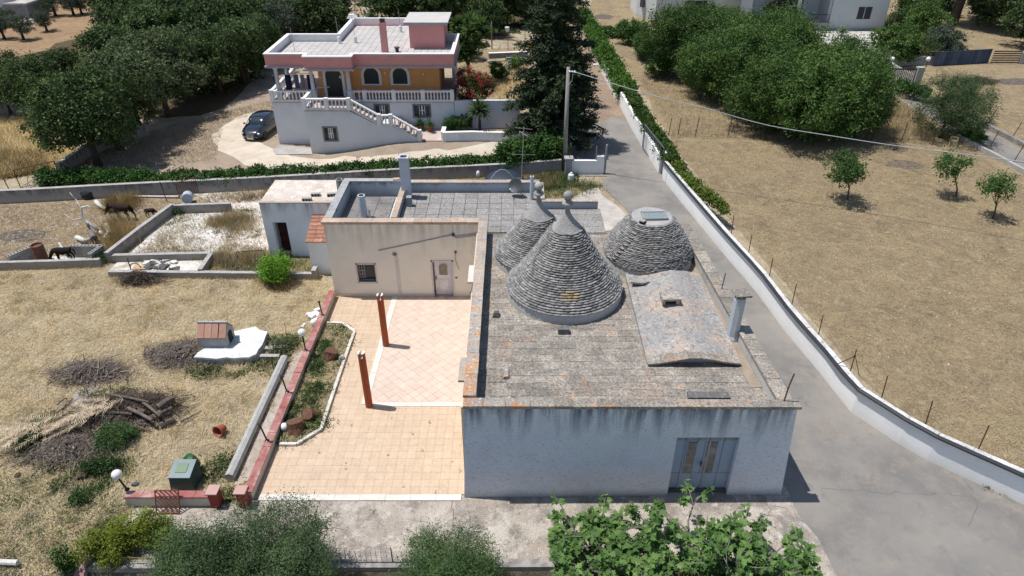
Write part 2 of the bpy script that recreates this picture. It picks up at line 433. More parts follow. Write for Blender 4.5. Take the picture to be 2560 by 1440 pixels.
def mkblobs(rng, n, R, Hc, zc, rb=(.35, .55), flat_=.8):
    out = []
    for i in range(n):
        a = rng.uniform(0, 2 * math.pi); q = math.sqrt(rng.uniform(0, 1)) * .68
        zz = rng.uniform(-.55, .65); k = math.sqrt(max(.1, 1 - zz * zz)); r = R * rng.uniform(*rb)
        out.append((R * q * k * math.cos(a), R * q * k * math.sin(a), zc + Hc * zz, r, r, r * flat_))
    return out
BARK = M('bark', (.09, .07, .055), (.05, .04, .03), sc=6, bsc=25, bump=.8, bdist=.03)
def trunk_mesh(name, h, r, targets, mat, seed=0, lean=(0, 0), fork=.5):
    rng = random.Random(seed); mb = MB(); f = Vector((lean[0], lean[1], h))
    mb.tube([(0, 0, -.15), (lean[0] * .3 + rng.uniform(-.05, .05), lean[1] * .3, h * .45), f], [r * 1.35, r * .95, r * .75], 8)
    for t in targets:
        t = Vector(t); m1 = f.lerp(t, .45) + Vector((rng.uniform(-.2, .2), rng.uniform(-.2, .2), rng.uniform(-.05, .25)))
        mb.tube([f - Vector((0, 0, .1)), m1, t], [r * .5, r * .3, r * .1], 5)
    return mb.mesh(name, mat, None, True)
def add_tree(name, label, cat, base, crown_me, trunk_me, group=None, rz=0.0, sc=1.0, crown_name='crown', trunk_name='trunk'):
    root = thing(name, label, cat, base, group, rz)
    root.scale = (sc, sc, sc) if not hasattr(sc, '__len__') else sc
    link(bpy.data.objects.new(crown_name, crown_me), root)
    if trunk_me: link(bpy.data.objects.new(trunk_name, trunk_me), root)
    return root
def line_blobs(pts, w, h, z, step=.5, jit=.15, seed=0):
    rng = random.Random(seed); out = []
    L = smooth_line([(p[0], p[1], p[2] if len(p) > 2 else 0) for p in pts], step)
    for p in L:
        out.append((p.x + rng.uniform(-jit, jit), p.y + rng.uniform(-jit, jit), terr(p.x, p.y) + z + rng.uniform(-jit, jit) * .6, w * rng.uniform(.8, 1.2), w * rng.uniform(.8, 1.2), h * rng.uniform(.8, 1.15)))
    return out
# ================================================================= SETTING
straw = straw_mat('straw_field', [(.52, .43, .29), (.32, .26, .185), (.55, .47, .33), (.20, .165, .12)], 1.0,
                  extra=[((.12, .13, .055), 1.1, .64, .74, .5)])
field_m = straw_mat('mown_field', [(.36, .275, .165), (.26, .20, .125), (.41, .335, .21), (.165, .125, .09)], .9,
                    extra=[((.34, .27, .155), .45, .54, .70, .7), ((.13, .10, .085), .7, .6, .72, .6)])
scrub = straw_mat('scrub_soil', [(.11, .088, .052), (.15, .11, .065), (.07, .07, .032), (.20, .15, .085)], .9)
redsoil = straw_mat('grove_soil', [(.30, .19, .115), (.38, .26, .15), (.24, .17, .10), (.44, .34, .21)], .5)
asphalt = M('asphalt', (.255, .238, .215), (.175, .168, .16), sc=.33, rough=.93, bump=.5, bsc=60, fine=.22, spec=.15,
            spots=[((.27, .25, .22), .5, .48, .62, .6), ((.30, .25, .20), 1.6, .54, .66, .5), ((.40, .37, .32), 22, .66, .70, .7), ((.13, .127, .125), 1.3, .58, .72, .6)])
track_m = M('dirt_track', (.30, .215, .15), (.22, .165, .125), sc=.7, bsc=22, fine=.35, bump=.9, bdist=.03,
            spots=[((.42, .35, .27), 9, .62, .68, .7), ((.30, .24, .12), .8, .55, .7, .6)])
gravel = M('white_gravel', (.60, .53, .43), (.50, .42, .33), sc=.8, bsc=28, fine=.22, bump=.5,
           spots=[((.34, .25, .16), .7, .58, .72, .6), ((.72, .67, .60), 3, .6, .7, .6)])
lime = M('limestone_rubble', (.66, .59, .52), (.52, .44, .37), sc=.9, bsc=16, fine=.3, bump=.9, bdist=.04,
         spots=[((.74, .71, .66), 2.5, .52, .62, .8), ((.30, .22, .12), .9, .60, .70, .6), ((.40, .33, .27), 8, .6, .68, .5)])
whitefloor = M('white_floor', (.62, .60, .56), (.50, .47, .43), sc=.7, bsc=20, fine=.18, bump=.4,
               spots=[((.33, .25, .14), .8, .58, .7, .7), ((.25, .22, .18), 3.5, .62, .72, .6)])
conc = M('forecourt_concrete', (.46, .415, .36), (.31, .26, .215), sc=.6, rough=.92, bump=.8, bsc=28, fine=.42,
         spots=[((.19, .165, .145), 1.1, .48, .60, .8), ((.56, .53, .48), 3.2, .56, .66, .65), ((.60, .27, .08), 2.3, .665, .70, .7),
                ((.15, .13, .11), 6, .58, .66, .7), ((.60, .58, .54), 18, .60, .66, .7)])
conc2 = M('plain_concrete', (.42, .40, .37), (.33, .31, .285), sc=1.1, bsc=40, fine=.2, spots=[((.55, .53, .5), 4, .58, .68, .5), ((.2, .18, .15), 3, .62, .72, .5)])

# base ground: one sheet to the horizon, finer near the place
xs = sorted(set([-600, -400, -250, -150] + [x * 2.0 for x in range(-55, 56)] + [150, 250, 400, 600]) | set([x * .25 for x in range(-60, 40)]))
ys = sorted(set([-60, -30, -10] + [y * 2.0 for y in range(0, 68)] + [150, 200, 300, 450, 700]) | set([12.5, 12.7, 12.9, 13.1, 13.3]) | set([44 + .5 * i for i in range(12)]))
vs = [(x, y, terr(x, y)) for y in ys for x in xs]; nx = len(xs)
fs = [(j * nx + i, j * nx + i + 1, (j + 1) * nx + i + 1, (j + 1) * nx + i) for j in range(len(ys) - 1) for i in range(nx - 1)]
me = bpy.data.meshes.new('ground'); me.from_pydata(vs, [], fs); me.materials.append(straw); me.update()
ground = bpy.data.objects.new('ground', me); link(ground); ground['kind'] = 'structure'

# fields and floors of the place
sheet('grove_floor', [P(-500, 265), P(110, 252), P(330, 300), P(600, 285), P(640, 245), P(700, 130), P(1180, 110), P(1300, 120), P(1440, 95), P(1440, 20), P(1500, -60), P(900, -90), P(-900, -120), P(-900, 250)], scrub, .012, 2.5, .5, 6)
sheet('clearing', [P(-200, 170), P(0, 150), P(120, 125), P(200, 95), P(245, 60), P(230, 30), P(400, -40), P(0, -40), P(-300, -20), P(-300, 90)], redsoil, .022, 2.0, .4, 6)
sheet('stony_clearing', [P(840, 45), P(960, 48), P(980, 10), P(930, -20), P(820, -10)], redsoil, .024, 1.5, .3, 5)
sheet('field', [G(1470, 30), G(1600, 215), G(1700, 385), G(1800, 520), G(1900, 640), G(2020, 790), G(2140, 935), G(2290, 1060), G(2560, 1195), G(2900, 1330),
                G(3600, 1400), G(4200, 600), G(3600, 100), G(2700, -100), G(1500, -100)], field_m, .014, 2.0, .15, 5)
sheet('tall_grass_strip', [G(2135, 345), G(2190, 245), G(2240, 235), G(2330, 300), G(2340, 350)], straw_mat('tall_grass', [(.44, .34, .18), (.38, .29, .14), (.5, .4, .22), (.25, .19, .1)], .8), .03, 1, .15, 1.5)
side_road = sheet('side_road', [G(2235, 215), G(2300, 225), G(2417, 300), G(2560, 378), G(2900, 560), G(2900, 640), G(2560, 425), G(2391, 341), G(2240, 250)], asphalt, .05, 1.0, .03, 2)
sheet('villa_yard', [G(2040, 78), G(2105, 76), G(2190, 78), G(2240, 190), G(2190, 195), G(2150, 150), G(2060, 110)], M('villa_paving', (.52, .5, .46), (.42, .40, .37), sc=1), .03, 1, .03, 3)
paddock_m = straw_mat('paddock_dirt', [(.36, .265, .165), (.28, .21, .14), (.42, .33, .2), (.22, .18, .13)], .9, extra=[((.5, .43, .32), 2.2, .6, .68, .7)])
sheet('paddock', [P(-700, 500), P(0, 505), P(250, 492), P(440, 488), P(500, 480), P(430, 520), P(265, 645), P(0, 665), P(-700, 690)], paddock_m, .02, 1.0, .08, 3)
sheet('white_yard', [P(470, 480), P(640, 474), P(850, 460), P(900, 470), P(850, 560), P(700, 660), P(600, 645), P(530, 640), P(318, 642), P(432, 528), P(575, 522)], lime, .024, 1.0, .12, 2)
sheet('cement_floor', [P(318, 638), P(440, 532), P(560, 535), P(575, 590), P(530, 638)], whitefloor, .034, .8, .12, 2)
sheet('hut_floor', [P(275, 676), P(300, 650), P(525, 645), P(500, 677)], M('whitewashed_floor', (.66, .64, .6), (.52, .49, .44), sc=1.2, spots=[((.3, .24, .14), 1.4, .5, .62, .8)]), .03, .8, .02, 1.5)
sheet('weed_yard', [P(535, 640), P(680, 628), P(780, 645), P(785, 678), P(515, 678)], straw_mat('weed_yard_m', [(.30, .22, .12), (.22, .18, .09), (.14, .15, .06), (.36, .28, .16)], .9), .042, .8, .08, 1.5)
sheet('scrub_strip', [G(880, 455), G(1240, 440), G(1400, 425), G(1420, 450), G(1490, 470), G(1440, 500), G(1380, 505), G(880, 480)], straw_mat('strip_soil', [(.34, .25, .13), (.25, .2, .1), (.42, .34, .2), (.14, .15, .06)], .9), .03, .8, .1, 1.5)
sheet('cement_patch', [G(1400, 505), G(1440, 490), G(1495, 470), G(1505, 490), G(1560, 530), G(1570, 575), G(1500, 580), G(1400, 540)], M('cement_patch_m', (.52, .48, .43), (.36, .32, .28), sc=1.1, bsc=25, spots=[((.33, .3, .26), 2, .55, .68, .6)]), .034, .6, .1, 1.5)
sheet('front_garden', [G(1110, 345), G(1180, 300), G(1300, 300), G(1400, 330), G(1395, 345), G(1250, 340)], redsoil, .04, .6, .03, 1.2)
sheet('back_garden', [G(1140, 260), G(1130, 130), G(1320, 120), G(1445, 130), G(1480, 290), G(1400, 300), G(1290, 300)], straw_mat('garden_straw', [(.36, .27, .16), (.30, .22, .13), (.42, .33, .2), (.2, .17, .09)], .8), .018, 1, .1, 2)
yard_soil = M('yard_soil', (.34, .27, .20), (.26, .20, .15), sc=.8, bsc=20, fine=.3, bump=.6, spots=[((.42, .35, .27), 1.1, .55, .68, .7)])
sheet('yard', [G(150, 440), G(250, 378), G(370, 330), G(560, 270), G(610, 225), G(680, 130), G(800, 130), G(800, 300), G(800, 392), G(1060, 352), G(1250, 352), G(1400, 345), G(1400, 375),
               G(1100, 395), G(840, 415), G(500, 440), G(200, 458)], yard_soil, .02, 1.0, .1, 2)
sheet('driveway', [G(690, 282), G(640, 280), G(590, 295), G(550, 320), G(532, 348), G(545, 378), G(600, 405), G(690, 430), G(800, 434), G(900, 427), G(1100, 411), G(1300, 382), G(1290, 352), G(1230, 355), G(1150, 372),
                   G(1060, 378), G(950, 390), G(830, 398), G(730, 392), G(680, 372), G(640, 352), G(640, 320), G(690, 310)], gravel, .042, .8, .14, 1.5)
sheet('house_apron', [G(697, 364), G(780, 372), G(781, 388), G(690, 388), G(682, 378)], conc2, .07, .6, .03, 1)
sheet('entrance_paving', [G(1048, 354), G(1108, 354), G(1108, 325), G(1045, 325)], M('pink_paving', (.55, .44, .38), (.46, .38, .33)), .07, .6, 0, 1)
track = sheet('dirt_track', [G(1425, 60), G(1462, 64), G(1505, 178), G(1552, 262), G(1600, 345), G(1480, 330), G(1470, 285), G(1479, 242), G(1472, 190), G(1441, 117)], track_m, .028, 1.0, .12, 2)
lane = sheet('lane', [G(3000, 1480), G(2700, 1325), G(2560, 1256), G(2405, 1186), G(2321, 1147), G(2251, 1107), G(2137, 1031), G(2061, 936), G(1965, 822), G(1905, 740), G(1821, 642), G(1769, 579), G(1700, 496), G(1655, 438),
                      G(1613, 372), G(1587, 327), G(1570, 300), G(1530, 292), G(1500, 310), G(1466, 300), G(1440, 330), G(1412, 372), G(1414, 430), G(1432, 440), G(1518, 442), G(1506, 470), G(1560, 520), G(1600, 560), G(1640, 620), G(1740, 800),
                      G(1860, 1000), G(1930, 1180), G(1958, 1240), G(1990, 1290), G(2040, 1350), G(2085, 1440), G(2200, 1800), G(3000, 1900)], asphalt, .032, .9, .035, 2)
fore = sheet('forecourt', [P(298, 1325), P(345, 1262), P(600, 1262), P(630, 1238), P(1165, 1235), P(1960, 1215), P(1996, 1290), P(2046, 1350), P(2090, 1440), P(2110, 1470)] + [Vector((8.2, 13.35, 0)), Vector((-11.5, 13.35, 0))], conc, .045, .6, .04, 1.5)
sheet('footpath', [P(735, 878), P(762, 878), P(640, 1190), P(600, 1215), P(585, 1212)], M('path_cement', (.46, .41, .37), (.36, .31, .27), sc=1.3, spots=[((.28, .2, .13), 1.6, .5, .6, .7)]), .03, .5, .04, 1)
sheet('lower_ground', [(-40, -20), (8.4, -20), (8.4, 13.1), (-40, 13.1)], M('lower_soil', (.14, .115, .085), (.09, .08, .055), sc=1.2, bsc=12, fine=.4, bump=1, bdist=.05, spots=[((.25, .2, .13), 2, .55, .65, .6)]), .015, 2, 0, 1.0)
# scorched patches and ash
ash = M('ash_patch', (.085, .078, .075), (.16, .12, .09), sc=2.5, bsc=14, fine=.4, spots=[((.38, .36, .36), 3, .6, .7, .6)])
for k, (px, py, rx, ry, nm) in enumerate([(2262, 412, 1.5, .9, 'burnt_patch'), (55, 590, 1.8, .8, 'burnt_patch'), (1510, 42, 1.4, 1.6, 'burnt_patch'), (215, 985, .42, .9, 'ash_patch'), (215, 1190, 1.2, .9, 'burnt_patch'), (2545, 205, 2.5, 1.2, 'burnt_patch'), (160, 1200, .5, .4, 'burnt_patch')]):
    c = G(px, py); poly = [(c.x + rx * math.cos(t * .35) * random.uniform(.7, 1.1), c.y + ry * math.sin(t * .35) * random.uniform(.7, 1.1)) for t in range(18)]
    o = sheet(nm, poly, M('pale_ash', (.42, .40, .40), (.24, .22, .21), sc=4) if nm == 'ash_patch' else ash, .026 + .002 * k, .4, .06, .6)

# ---------------------------------------------------------------- terrace with its two kinds of tiles
beige = M('beige_tile', (.59, .462, .34), (.56, .432, .315), sc=2.2, bsc=9, fine=.08, bump=.1, rv=.04, rough=.6, spots=[((.50, .38, .28), .7, .52, .68, .4), ((.36, .28, .2), 5, .66, .72, .5)])
if True:  # small mosaic print inside each beige tile
    m = beige; nt = m.node_tree; b = [n for n in nt.nodes if n.type == 'BSDF_PRINCIPLED'][0]
    src = b.inputs['Base Color'].links[0].from_socket
    br = N(nt, 'TexBrick'); br.offset = 0; br.squash = 1; br.inputs['Scale'].default_value = 1; br.inputs['Brick Width'].default_value = .11; br.inputs['Row Height'].default_value = .11
    br.inputs['Mortar Size'].default_value = .009; br.inputs['Color1'].default_value = (1, 1, 1, 1); br.inputs['Color2'].default_value = (.93, .91, .88, 1); br.inputs['Mortar'].default_value = (.90, .86, .80, 1)
    nt.links.new(pos(nt), br.inputs['Vector']); nt.links.new(mix(nt, 1.0, src, br.outputs['Color'], 'MULTIPLY'), b.inputs['Base Color'])
pink = M('pink_tile', (.62, .50, .42), (.58, .46, .38), sc=3.0, bsc=12, fine=.08, bump=.1, rv=.06, rough=.55, spots=[((.58, .43, .32), 4, .5, .65, .5)])
kerbm = M('white_kerb', (.66, .63, .58), (.58, .55, .50), sc=2, fine=.1)
grout = M('grout', (.50, .39, .30), (.43, .33, .25), sc=3)
XL, XR, YF, YB = -8.86, -1.5, 15.85, 28.35
terrace = sheet('terrace', [(XL - .1, YF - .02), (XR - .3, YF - .02), (XR, YB), (XL + .1, YB)], grout, .060, 5, 0, 2)
plant = [P(x, y) for x, y in ((817, 813), (857, 814), (887, 835), (865.5, 895), (804, 1079), (743, 1117), (687, 1117))]
plant_poly = [(XL, plant[0].y)] + [(p.x, p.y) for p in plant[1:6]] + [(XL, plant[6].y)]
c1 = P(912, 1015); c2 = P(987, 750)
px0, py0, py1 = c1.x + .1, c1.y + .12, YB - .02
pink_quad = [(c1.x, c1.y), (XR, c1.y), (XR, YB), (c2.x, YB)]
def in_pink(x, y): return inpoly(x, y, pink_quad)
tiles(terrace, 'beige_tile', lambda x, y: not in_pink(x, y) and not inpoly(x, y, plant_poly), XL + .02, XR + .25, YF + .14, YB, .33, .33, .078, beige, .005, .02, 300)
tiles(terrace, 'pink_tile', in_pink, c1.x - .3, XR + .2, c1.y - .3, YB + .2, .355, .355, .084, pink, .007, .02, 300, rot=math.radians(45))
def kerb(parent, name, pts, w, z0, z1, mat, seg=.5):
    q = dens(pts, seg, 0, False) + [Vector(pts[-1][:2])]
    for i in range(len(q) - 1):
        d = (q[i + 1] - q[i]).normalized() * .004; mb = MB()
        strip(mb, [q[i] + d, q[i + 1] - d], -w / 2, w / 2, z0, z1 + random.uniform(-.004, .004), terrain=False); mb.build(name, mat, parent)
kerb(terrace, 'marble_strip', [(c1.x, c1.y), (c2.x, YB)], .26, .05, .100, kerbm, .9)
kerb(terrace, 'marble_strip', [(c1.x + .14, c1.y), (XR, c1.y)], .22, .05, .098, kerbm, .9)
kerb(terrace, 'edge_strip', [(XL + .1, YF), (XR - .25, YF)], .26, .02, .088, kerbm, .8)
bed = thing('planting_bed', 'long weedy planting bed with white kerb and tree stumps beside the red topped wall', 'planting bed', (plant_poly[2][0], plant_poly[2][1], 0))
kerb(bed, 'kerb_stone', [(XL + .15, plant_poly[0][1])] + plant_poly[1:6] + [(XL + .15, plant_poly[6][1])], .12, .05, .19, kerbm, .45)
bs = sheet('soil', plant_poly, M('bed_soil', (.27, .21, .145), (.19, .15, .095), sc=2.5, bsc=14, fine=.4, bump=1, bdist=.05, spots=[((.42, .33, .2), 3, .55, .65, .8), ((.08, .11, .04), 2, .55, .65, .7)]), .13, .5, 0, .5, kind=None, parent=bed)

def crack(pts, w=.02, z=.04, seed=0, nm='crack', m=None, parent=None):
    rr = random.Random(seed); q = [Vector((p[0] + rr.gauss(0, .04), p[1] + rr.gauss(0, .04), 0)) for p in dens(pts, .25, 0, False)]
    mb = MB(); A = offs(q, w / 2); vs = []
    for i, (a, b) in enumerate(zip(q, A)): k = rr.uniform(.3, 1.4); d = (b - Vector((a.x, a.y))) * k; vs += [(a.x - d.x, a.y - d.y, z), (a.x + d.x, a.y + d.y, z)]
    mb.add(vs, [(2 * i, 2 * i + 2, 2 * i + 3, 2 * i + 1) for i in range(len(q) - 1)]); o = mb.build(nm, m or M('crack_dark', (.11, .105, .10)), parent); return o
for i, pts in enumerate((((2045, 1222), (2120, 1226), (2200, 1232), (2300, 1236), (2430, 1240)), ((1500, 448), (1560, 462), (1690, 492)), ((1958, 1240), (1990, 1290), (2020, 1340)), ((2400, 1180), (2440, 1260), (2420, 1330)))):
    crack([P(*q) for q in pts], .006, .045 + .002 * i, i, parent=lane)
for i, pts in enumerate((((800, 1250), (780, 1320), (770, 1400)), ((1130, 1252), (1135, 1330), (1150, 1400)), ((620, 1322), (770, 1322), (880, 1324)), ((1900, 1250), (1925, 1275), (1915, 1310), (1960, 1340)), ((1930, 1262), (1960, 1280), (1990, 1300)), ((1905, 1290), (1945, 1292)))):
    crack([P(*q) for q in pts], .022, .050 + .001 * i, 20 + i, 'slab_joint', M('joint_brown', (.20, .14, .11)), fore)
# ================================================================= MAIN BUILDING: whitewashed block with stone cones
ZT, ZR = 4.30, 3.62
tru = thing('trullo_building', 'whitewashed building with flat stone roof, three grey stone cones and a garage door', 'building', (4.0, 20.0, 0))
wfront = wall_mat('whitewash_front', (.78, .82, .88), (.07, .10, .15), 4.2, 2.6, sc=6.5, bump=1.0, amt=.95, base_am=.55, dirt=(.33, .33, .33))
wside = wall_mat('whitewash_side', (.66, .67, .66), (.22, .22, .22), 4.1, 1.2, sc=7, bump=.7, amt=.5)
# front wall, battered, with a recess for the garage door
FL = Vector((-1.66, 15.86)); FR = Vector((9.38, 16.0)); TL = Vector((-1.50, 15.98)); TR = Vector((9.02, 16.04))
dA = PY(1675, 1226, 15.95); dB = PY(1830, 1226, 15.95); dTA = PY(1693, 1094, 16.0); dTB = PY(1853, 1096, 16.0)
dx0, dx1, dz = dTA.x, dTB.x - .02, dTA.z
def fr(u, z):  # point on the front face: u = 0..1 along, z height
    a = FL.lerp(FR, u); b = TL.lerp(TR, u); k = max(0, z) / 4.15; q = a.lerp(b, k); return (q.x, q.y, z)
def ux(x, z):
    a = fr(0, z)[0]; b = fr(1, z)[0]; return (x - a) / (b - a)
def front_piece(ua0, ua1, z0, z1):
    mb = MB(); nu = 6
    for i in range(nu):
        u0 = lambda z, i=i: ua0(z) + (ua1(z) - ua0(z)) * i / nu
        u1 = lambda z, i=i: ua0(z) + (ua1(z) - ua0(z)) * (i + 1) / nu
        p = [fr(u0(z0), z0), fr(u1(z0), z0)]; q = [fr(u0(z1), z1), fr(u1(z1), z1)]
        yb = 16.3 if z1 > 4 else 16.45; mb.hexa([p[0], p[1], (p[1][0], 16.45, z0), (p[0][0], 16.45, z0), q[0], q[1], (q[1][0], yb, z1), (q[0][0], yb, z1)])
    return mb
mb = MB()
for a, b2, z0, z1 in ((lambda z: 0.0, lambda z: ux(dx0, z), -.3, 4.15), (lambda z: ux(dx1, z), lambda z: 1.0, -.3, 4.15), (lambda z: ux(dx0, z), lambda z: ux(dx1, z), dz, 4.15)):
    q = front_piece(a, b2, z0, z1); mb.add(q.v, q.f)
mb.build('front_wall', wfront, tru)
# side and back walls
mb = MB(); mb.hexa([(9.36, 16.455, -.3), (8.5, 28.4, -.3), (8.0, 28.4, -.3), (8.7, 16.46, -.3), (9.0, 16.455, 3.7), (8.32, 28.4, 3.7), (8.0, 28.4, 3.7), (8.65, 16.46, 3.7)][0:8])
mb.build('right_wall', wside, tru)
mb = MB(); mb.bb(-1.66, -1.2, 16.46, 28.3, -.3, 3.7); mb.build('left_wall', M('cream_render', (.62, .54, .42), (.56, .48, .38), sc=1), tru)
mb = MB(); mb.bb(-1.2, 8.0, 28.0, 28.36, -.3, ZR - .02); mb.build('back_wall', wside, tru)
mb = MB(); mb.prism([(-1.2, 16.3), (8.66, 16.3), (8.1, 28.36), (-1.2, 28.36)], ZR - .25, ZR - .012)
mb.build('roof_deck', M('roof_mortar', (.30, .285, .26), (.22, .21, .20), sc=3, fine=.4, bsc=20), tru)
LICH = [((.42, .29, .20), .5, .52, .66, .4), ((.50, .23, .09), 1.5, .60, .67, .65), ((.58, .36, .2), 14, .60, .66, .6), ((.12, .11, .10), 8, .52, .62, .65), ((.50, .47, .43), 12, .55, .63, .6), ((.17, .155, .14), 1.3, .54, .63, .6), ((.07, .07, .07), 2.4, .64, .70, .7)]
roofm = M('lichen_slab', (.315, .28, .235), (.235, .215, .185), sc=1.2, bsc=17, fine=.6, bump=1, rv=.22, spots=LICH, bdist=.03)
capm = M('lichen_cap', (.38, .35, .31), (.29, .26, .235), sc=1.5, bsc=26, fine=.4, bump=.8, rv=.12, bdist=.03,
         spots=[((.52, .23, .07), 1.3, .47, .60, .85), ((.62, .60, .57), 9, .55, .64, .7), ((.12, .115, .11), 8, .56, .64, .6)])
capw = M('weathered_cap', (.42, .38, .33), (.33, .28, .24), sc=1.5, bsc=24, fine=.35, bump=.7, rv=.1,
         spots=[((.50, .30, .17), 1.8, .5, .62, .6), ((.64, .62, .59), 10, .57, .65, .6), ((.15, .14, .13), 8, .58, .66, .6)])
CONES = [('A', 2.12, 23.45, 2.38, 7.35, 36, 1.0), ('B', 1.12, 26.15, 1.92, 6.55, 29, 1.0), ('C', 5.98, 26.15, 1.97, 5.36, 30, 1.0)]
VX0, VX1, VY0, VY1 = 4.75, 7.95, 18.75, 24.6
def on_roof(x, y):
    for c in CONES:
        if (x - c[1]) ** 2 + (y - c[2]) ** 2 < (c[3] - .35) ** 2: return False
    if VX0 + .1 < x < VX1 - .1 and VY0 + .1 < y < VY1 - .1: return False
    return -1.1 < x < 8.38 - (y - 16.3) * .055 and y < 28.3
tiles(tru, 'roof_slab', on_roof, -1.12, 8.6, 16.45, 28.3, .52, .36, ZR, roofm, .010, .04, 300, irregular=.3, jz=.005)
# front lip, left parapet, right parapet
mb = MB(); mb.hexa([(-1.5, 16.02, 4.0), (9.0, 16.06, 4.0), (9.0, 16.46, 3.60), (-1.5, 16.46, 3.6), (-1.5, 16.0, 4.15), (9.0, 16.06, 4.1), (8.9, 16.6, 3.64), (-1.1, 16.6, 3.64)]); mb.build('front_coping', roofm, tru)
x = -1.55
while x < 9.05:
    w = min(random.uniform(.55, .95), 9.12 - x); k = (x + 1.55) / 10.6; zc = 4.27 - .09 * k
    mb = MB(); mb.hexa([(x + .006, 15.88 + .06 * k, zc - .1), (x + w - .006, 15.88 + .06 * k, zc - .1), (x + w - .006, 16.32, zc - .12), (x + .006, 16.32, zc - .12),
                        (x + .006, 15.89 + .06 * k, zc + random.uniform(-.01, .01)), (x + w - .006, 15.89 + .06 * k, zc), (x + w - .006, 16.32, zc - .03), (x + .006, 16.32, zc - .03)])
    mb.build('coping_slab', capm if x < -.2 else roofm, tru); x += w
mb = MB(); mb.bb(-1.52, -1.17, 16.3, 28.4, 3.5, 4.22); mb.build('left_parapet', M('parapet_core', (.42, .38, .33), (.30, .28, .25), sc=2), tru)
y = 16.34
while y < 28.3:
    w = min(random.uniform(.85, 1.3), 28.42 - y); far = y > 21.5
    mb = MB(); mb.box((-1.345 + random.uniform(-.01, .01), y + w / 2, 4.265), (.42, w - .012, .10), random.uniform(-.006, .006)); mb.build('parapet_slab', capw if far else capm, tru); y += w
mb = MB(); mb.bb(-1.78, -1.565, 17.2, 18.4, 4.12, 4.2); mb.build('ledge_slab', capw, tru)
mb = MB(); mb.bb(-1.80, -1.575, 23.3, 24.6, 4.08, 4.16); mb.build('ledge_slab', M('white_slab', (.66, .62, .56), (.56, .5, .44), sc=3), tru)
def rp(y, k): return 9.0 - (y - 16.0) * .062 - k
mb = MB(); mb.hexa([(rp(16.4, .45), 16.4, 3.5), (rp(16.4, .02), 16.4, 3.5), (rp(28.3, .02), 28.3, 3.5), (rp(28.3, .45), 28.3, 3.5), (rp(16.4, .42), 16.4, 4.02), (rp(16.4, .02), 16.4, 4.02), (rp(28.3, .02), 28.3, 4.12), (rp(28.3, .42), 28.3, 4.12)])
mb.build('right_parapet', wall_mat('parapet_white', (.52, .50, .46), (.16, .155, .15), 4.1, .6, sc=12, amt=.8, base_am=0), tru)
y = 16.42
while y < 28.2:
    w = min(random.uniform(.8, 1.3), 28.32 - y); zc = 4.04 + (y - 16.4) / 12 * .1
    mb = MB(); mb.hexa([(rp(y, .46), y, zc - .05), (rp(y, -.04), y, zc - .05), (rp(y + w - .01, -.04), y + w - .01, zc - .05), (rp(y + w - .01, .46), y + w - .01, zc - .05),
                        (rp(y, .46), y, zc + .03), (rp(y, -.04), y, zc + .03), (rp(y + w - .01, -.04), y + w - .01, zc + .03), (rp(y + w - .01, .46), y + w - .01, zc + .03)])
    mb.build('parapet_slab', roofm, tru); y += w
mb = MB(); mb.hexa([(rp(17.5, .85), 17.5, ZR - .01), (rp(17.5, .47), 17.5, ZR - .01), (rp(28, .47), 28, ZR - .01), (rp(28, .75), 28, ZR - .01), (rp(17.5, .85), 17.5, ZR + .012), (rp(17.5, .47), 17.5, ZR + .03), (rp(28, .47), 28, ZR + .03), (rp(28, .75), 28, ZR + .012)])
mb.build('gutter', M('gutter_silt', (.33, .27, .20), (.26, .21, .17), sc=2, fine=.3), tru)
# garage door: blue-grey sheet metal, glazed wicket leaves
gd = MB().bb(dx0 - .3, dx1 + .3, 16.46, 16.52, -.2, dz + .2).build('door_backing', M('door_blue', (.36, .44, .54), (.33, .41, .50), sc=3, fine=.06, bump=.05, rough=.5), tru)
DB = MATS['door_blue']; W = dx1 - dx0; Yd = 16.2
cols = [0, .18, .385, .565, .80, 1.0]; zt = dz - .3
MB().bb(dx0, dx1, 16.1, 16.3, -.05, .16).build('threshold', M('dark_step', (.12, .12, .13)), tru)
for i in range(5):
    a, b2 = dx0 + W * cols[i] + .012, dx0 + W * cols[i + 1] - .012
    leaf = MB().bb(a, b2, Yd, Yd + .05, .18, zt - .02).build('door_panel', DB, tru)
    MB().bb(a, b2, Yd - .01, Yd + .05, zt, dz - .02).build('transom_panel', M('door_grey', (.34, .33, .32), (.28, .28, .28), sc=4), tru)
    MB().bb(a - .02, a + .02, Yd - .035, Yd - .002, .18, zt).build('door_stile', DB, tru)
    if i in (1, 3): 
        gx0, gx1 = (a + .08, b2 - .02) if i == 1 else (a + .02, b2 - .12)
        if i == 3: gx0, gx1 = dx0 + W * .50 + .05, dx0 + W * .70
        MB().bb(gx0, gx1, Yd - .03, Yd - .004, .95, zt - .1).build('door_pane', M('dusty_pane', (.16, .14, .11) if i == 1 else (.16, .14, .11), (.30, .27, .24), sc=2.5, bsc=9, fine=.4, rough=.35, bump=.1), leaf)
        for q in ((gx0 - .03, gx0), (gx1, gx1 + .03)): MB().bb(q[0], q[1], Yd - .04, Yd - .003, .92, zt - .07).build('pane_frame', DB, leaf)
    MB().bb(a, b2, Yd - .02, Yd - .003, .88, .92).build('door_rail', DB, tru)
MB().bb(dx0 + W * .475, dx0 + W * .50, Yd - .1, Yd - .04, 1.35, 1.5).build('door_handle', flat('black_metal', (.03, .03, .03), .4), tru)
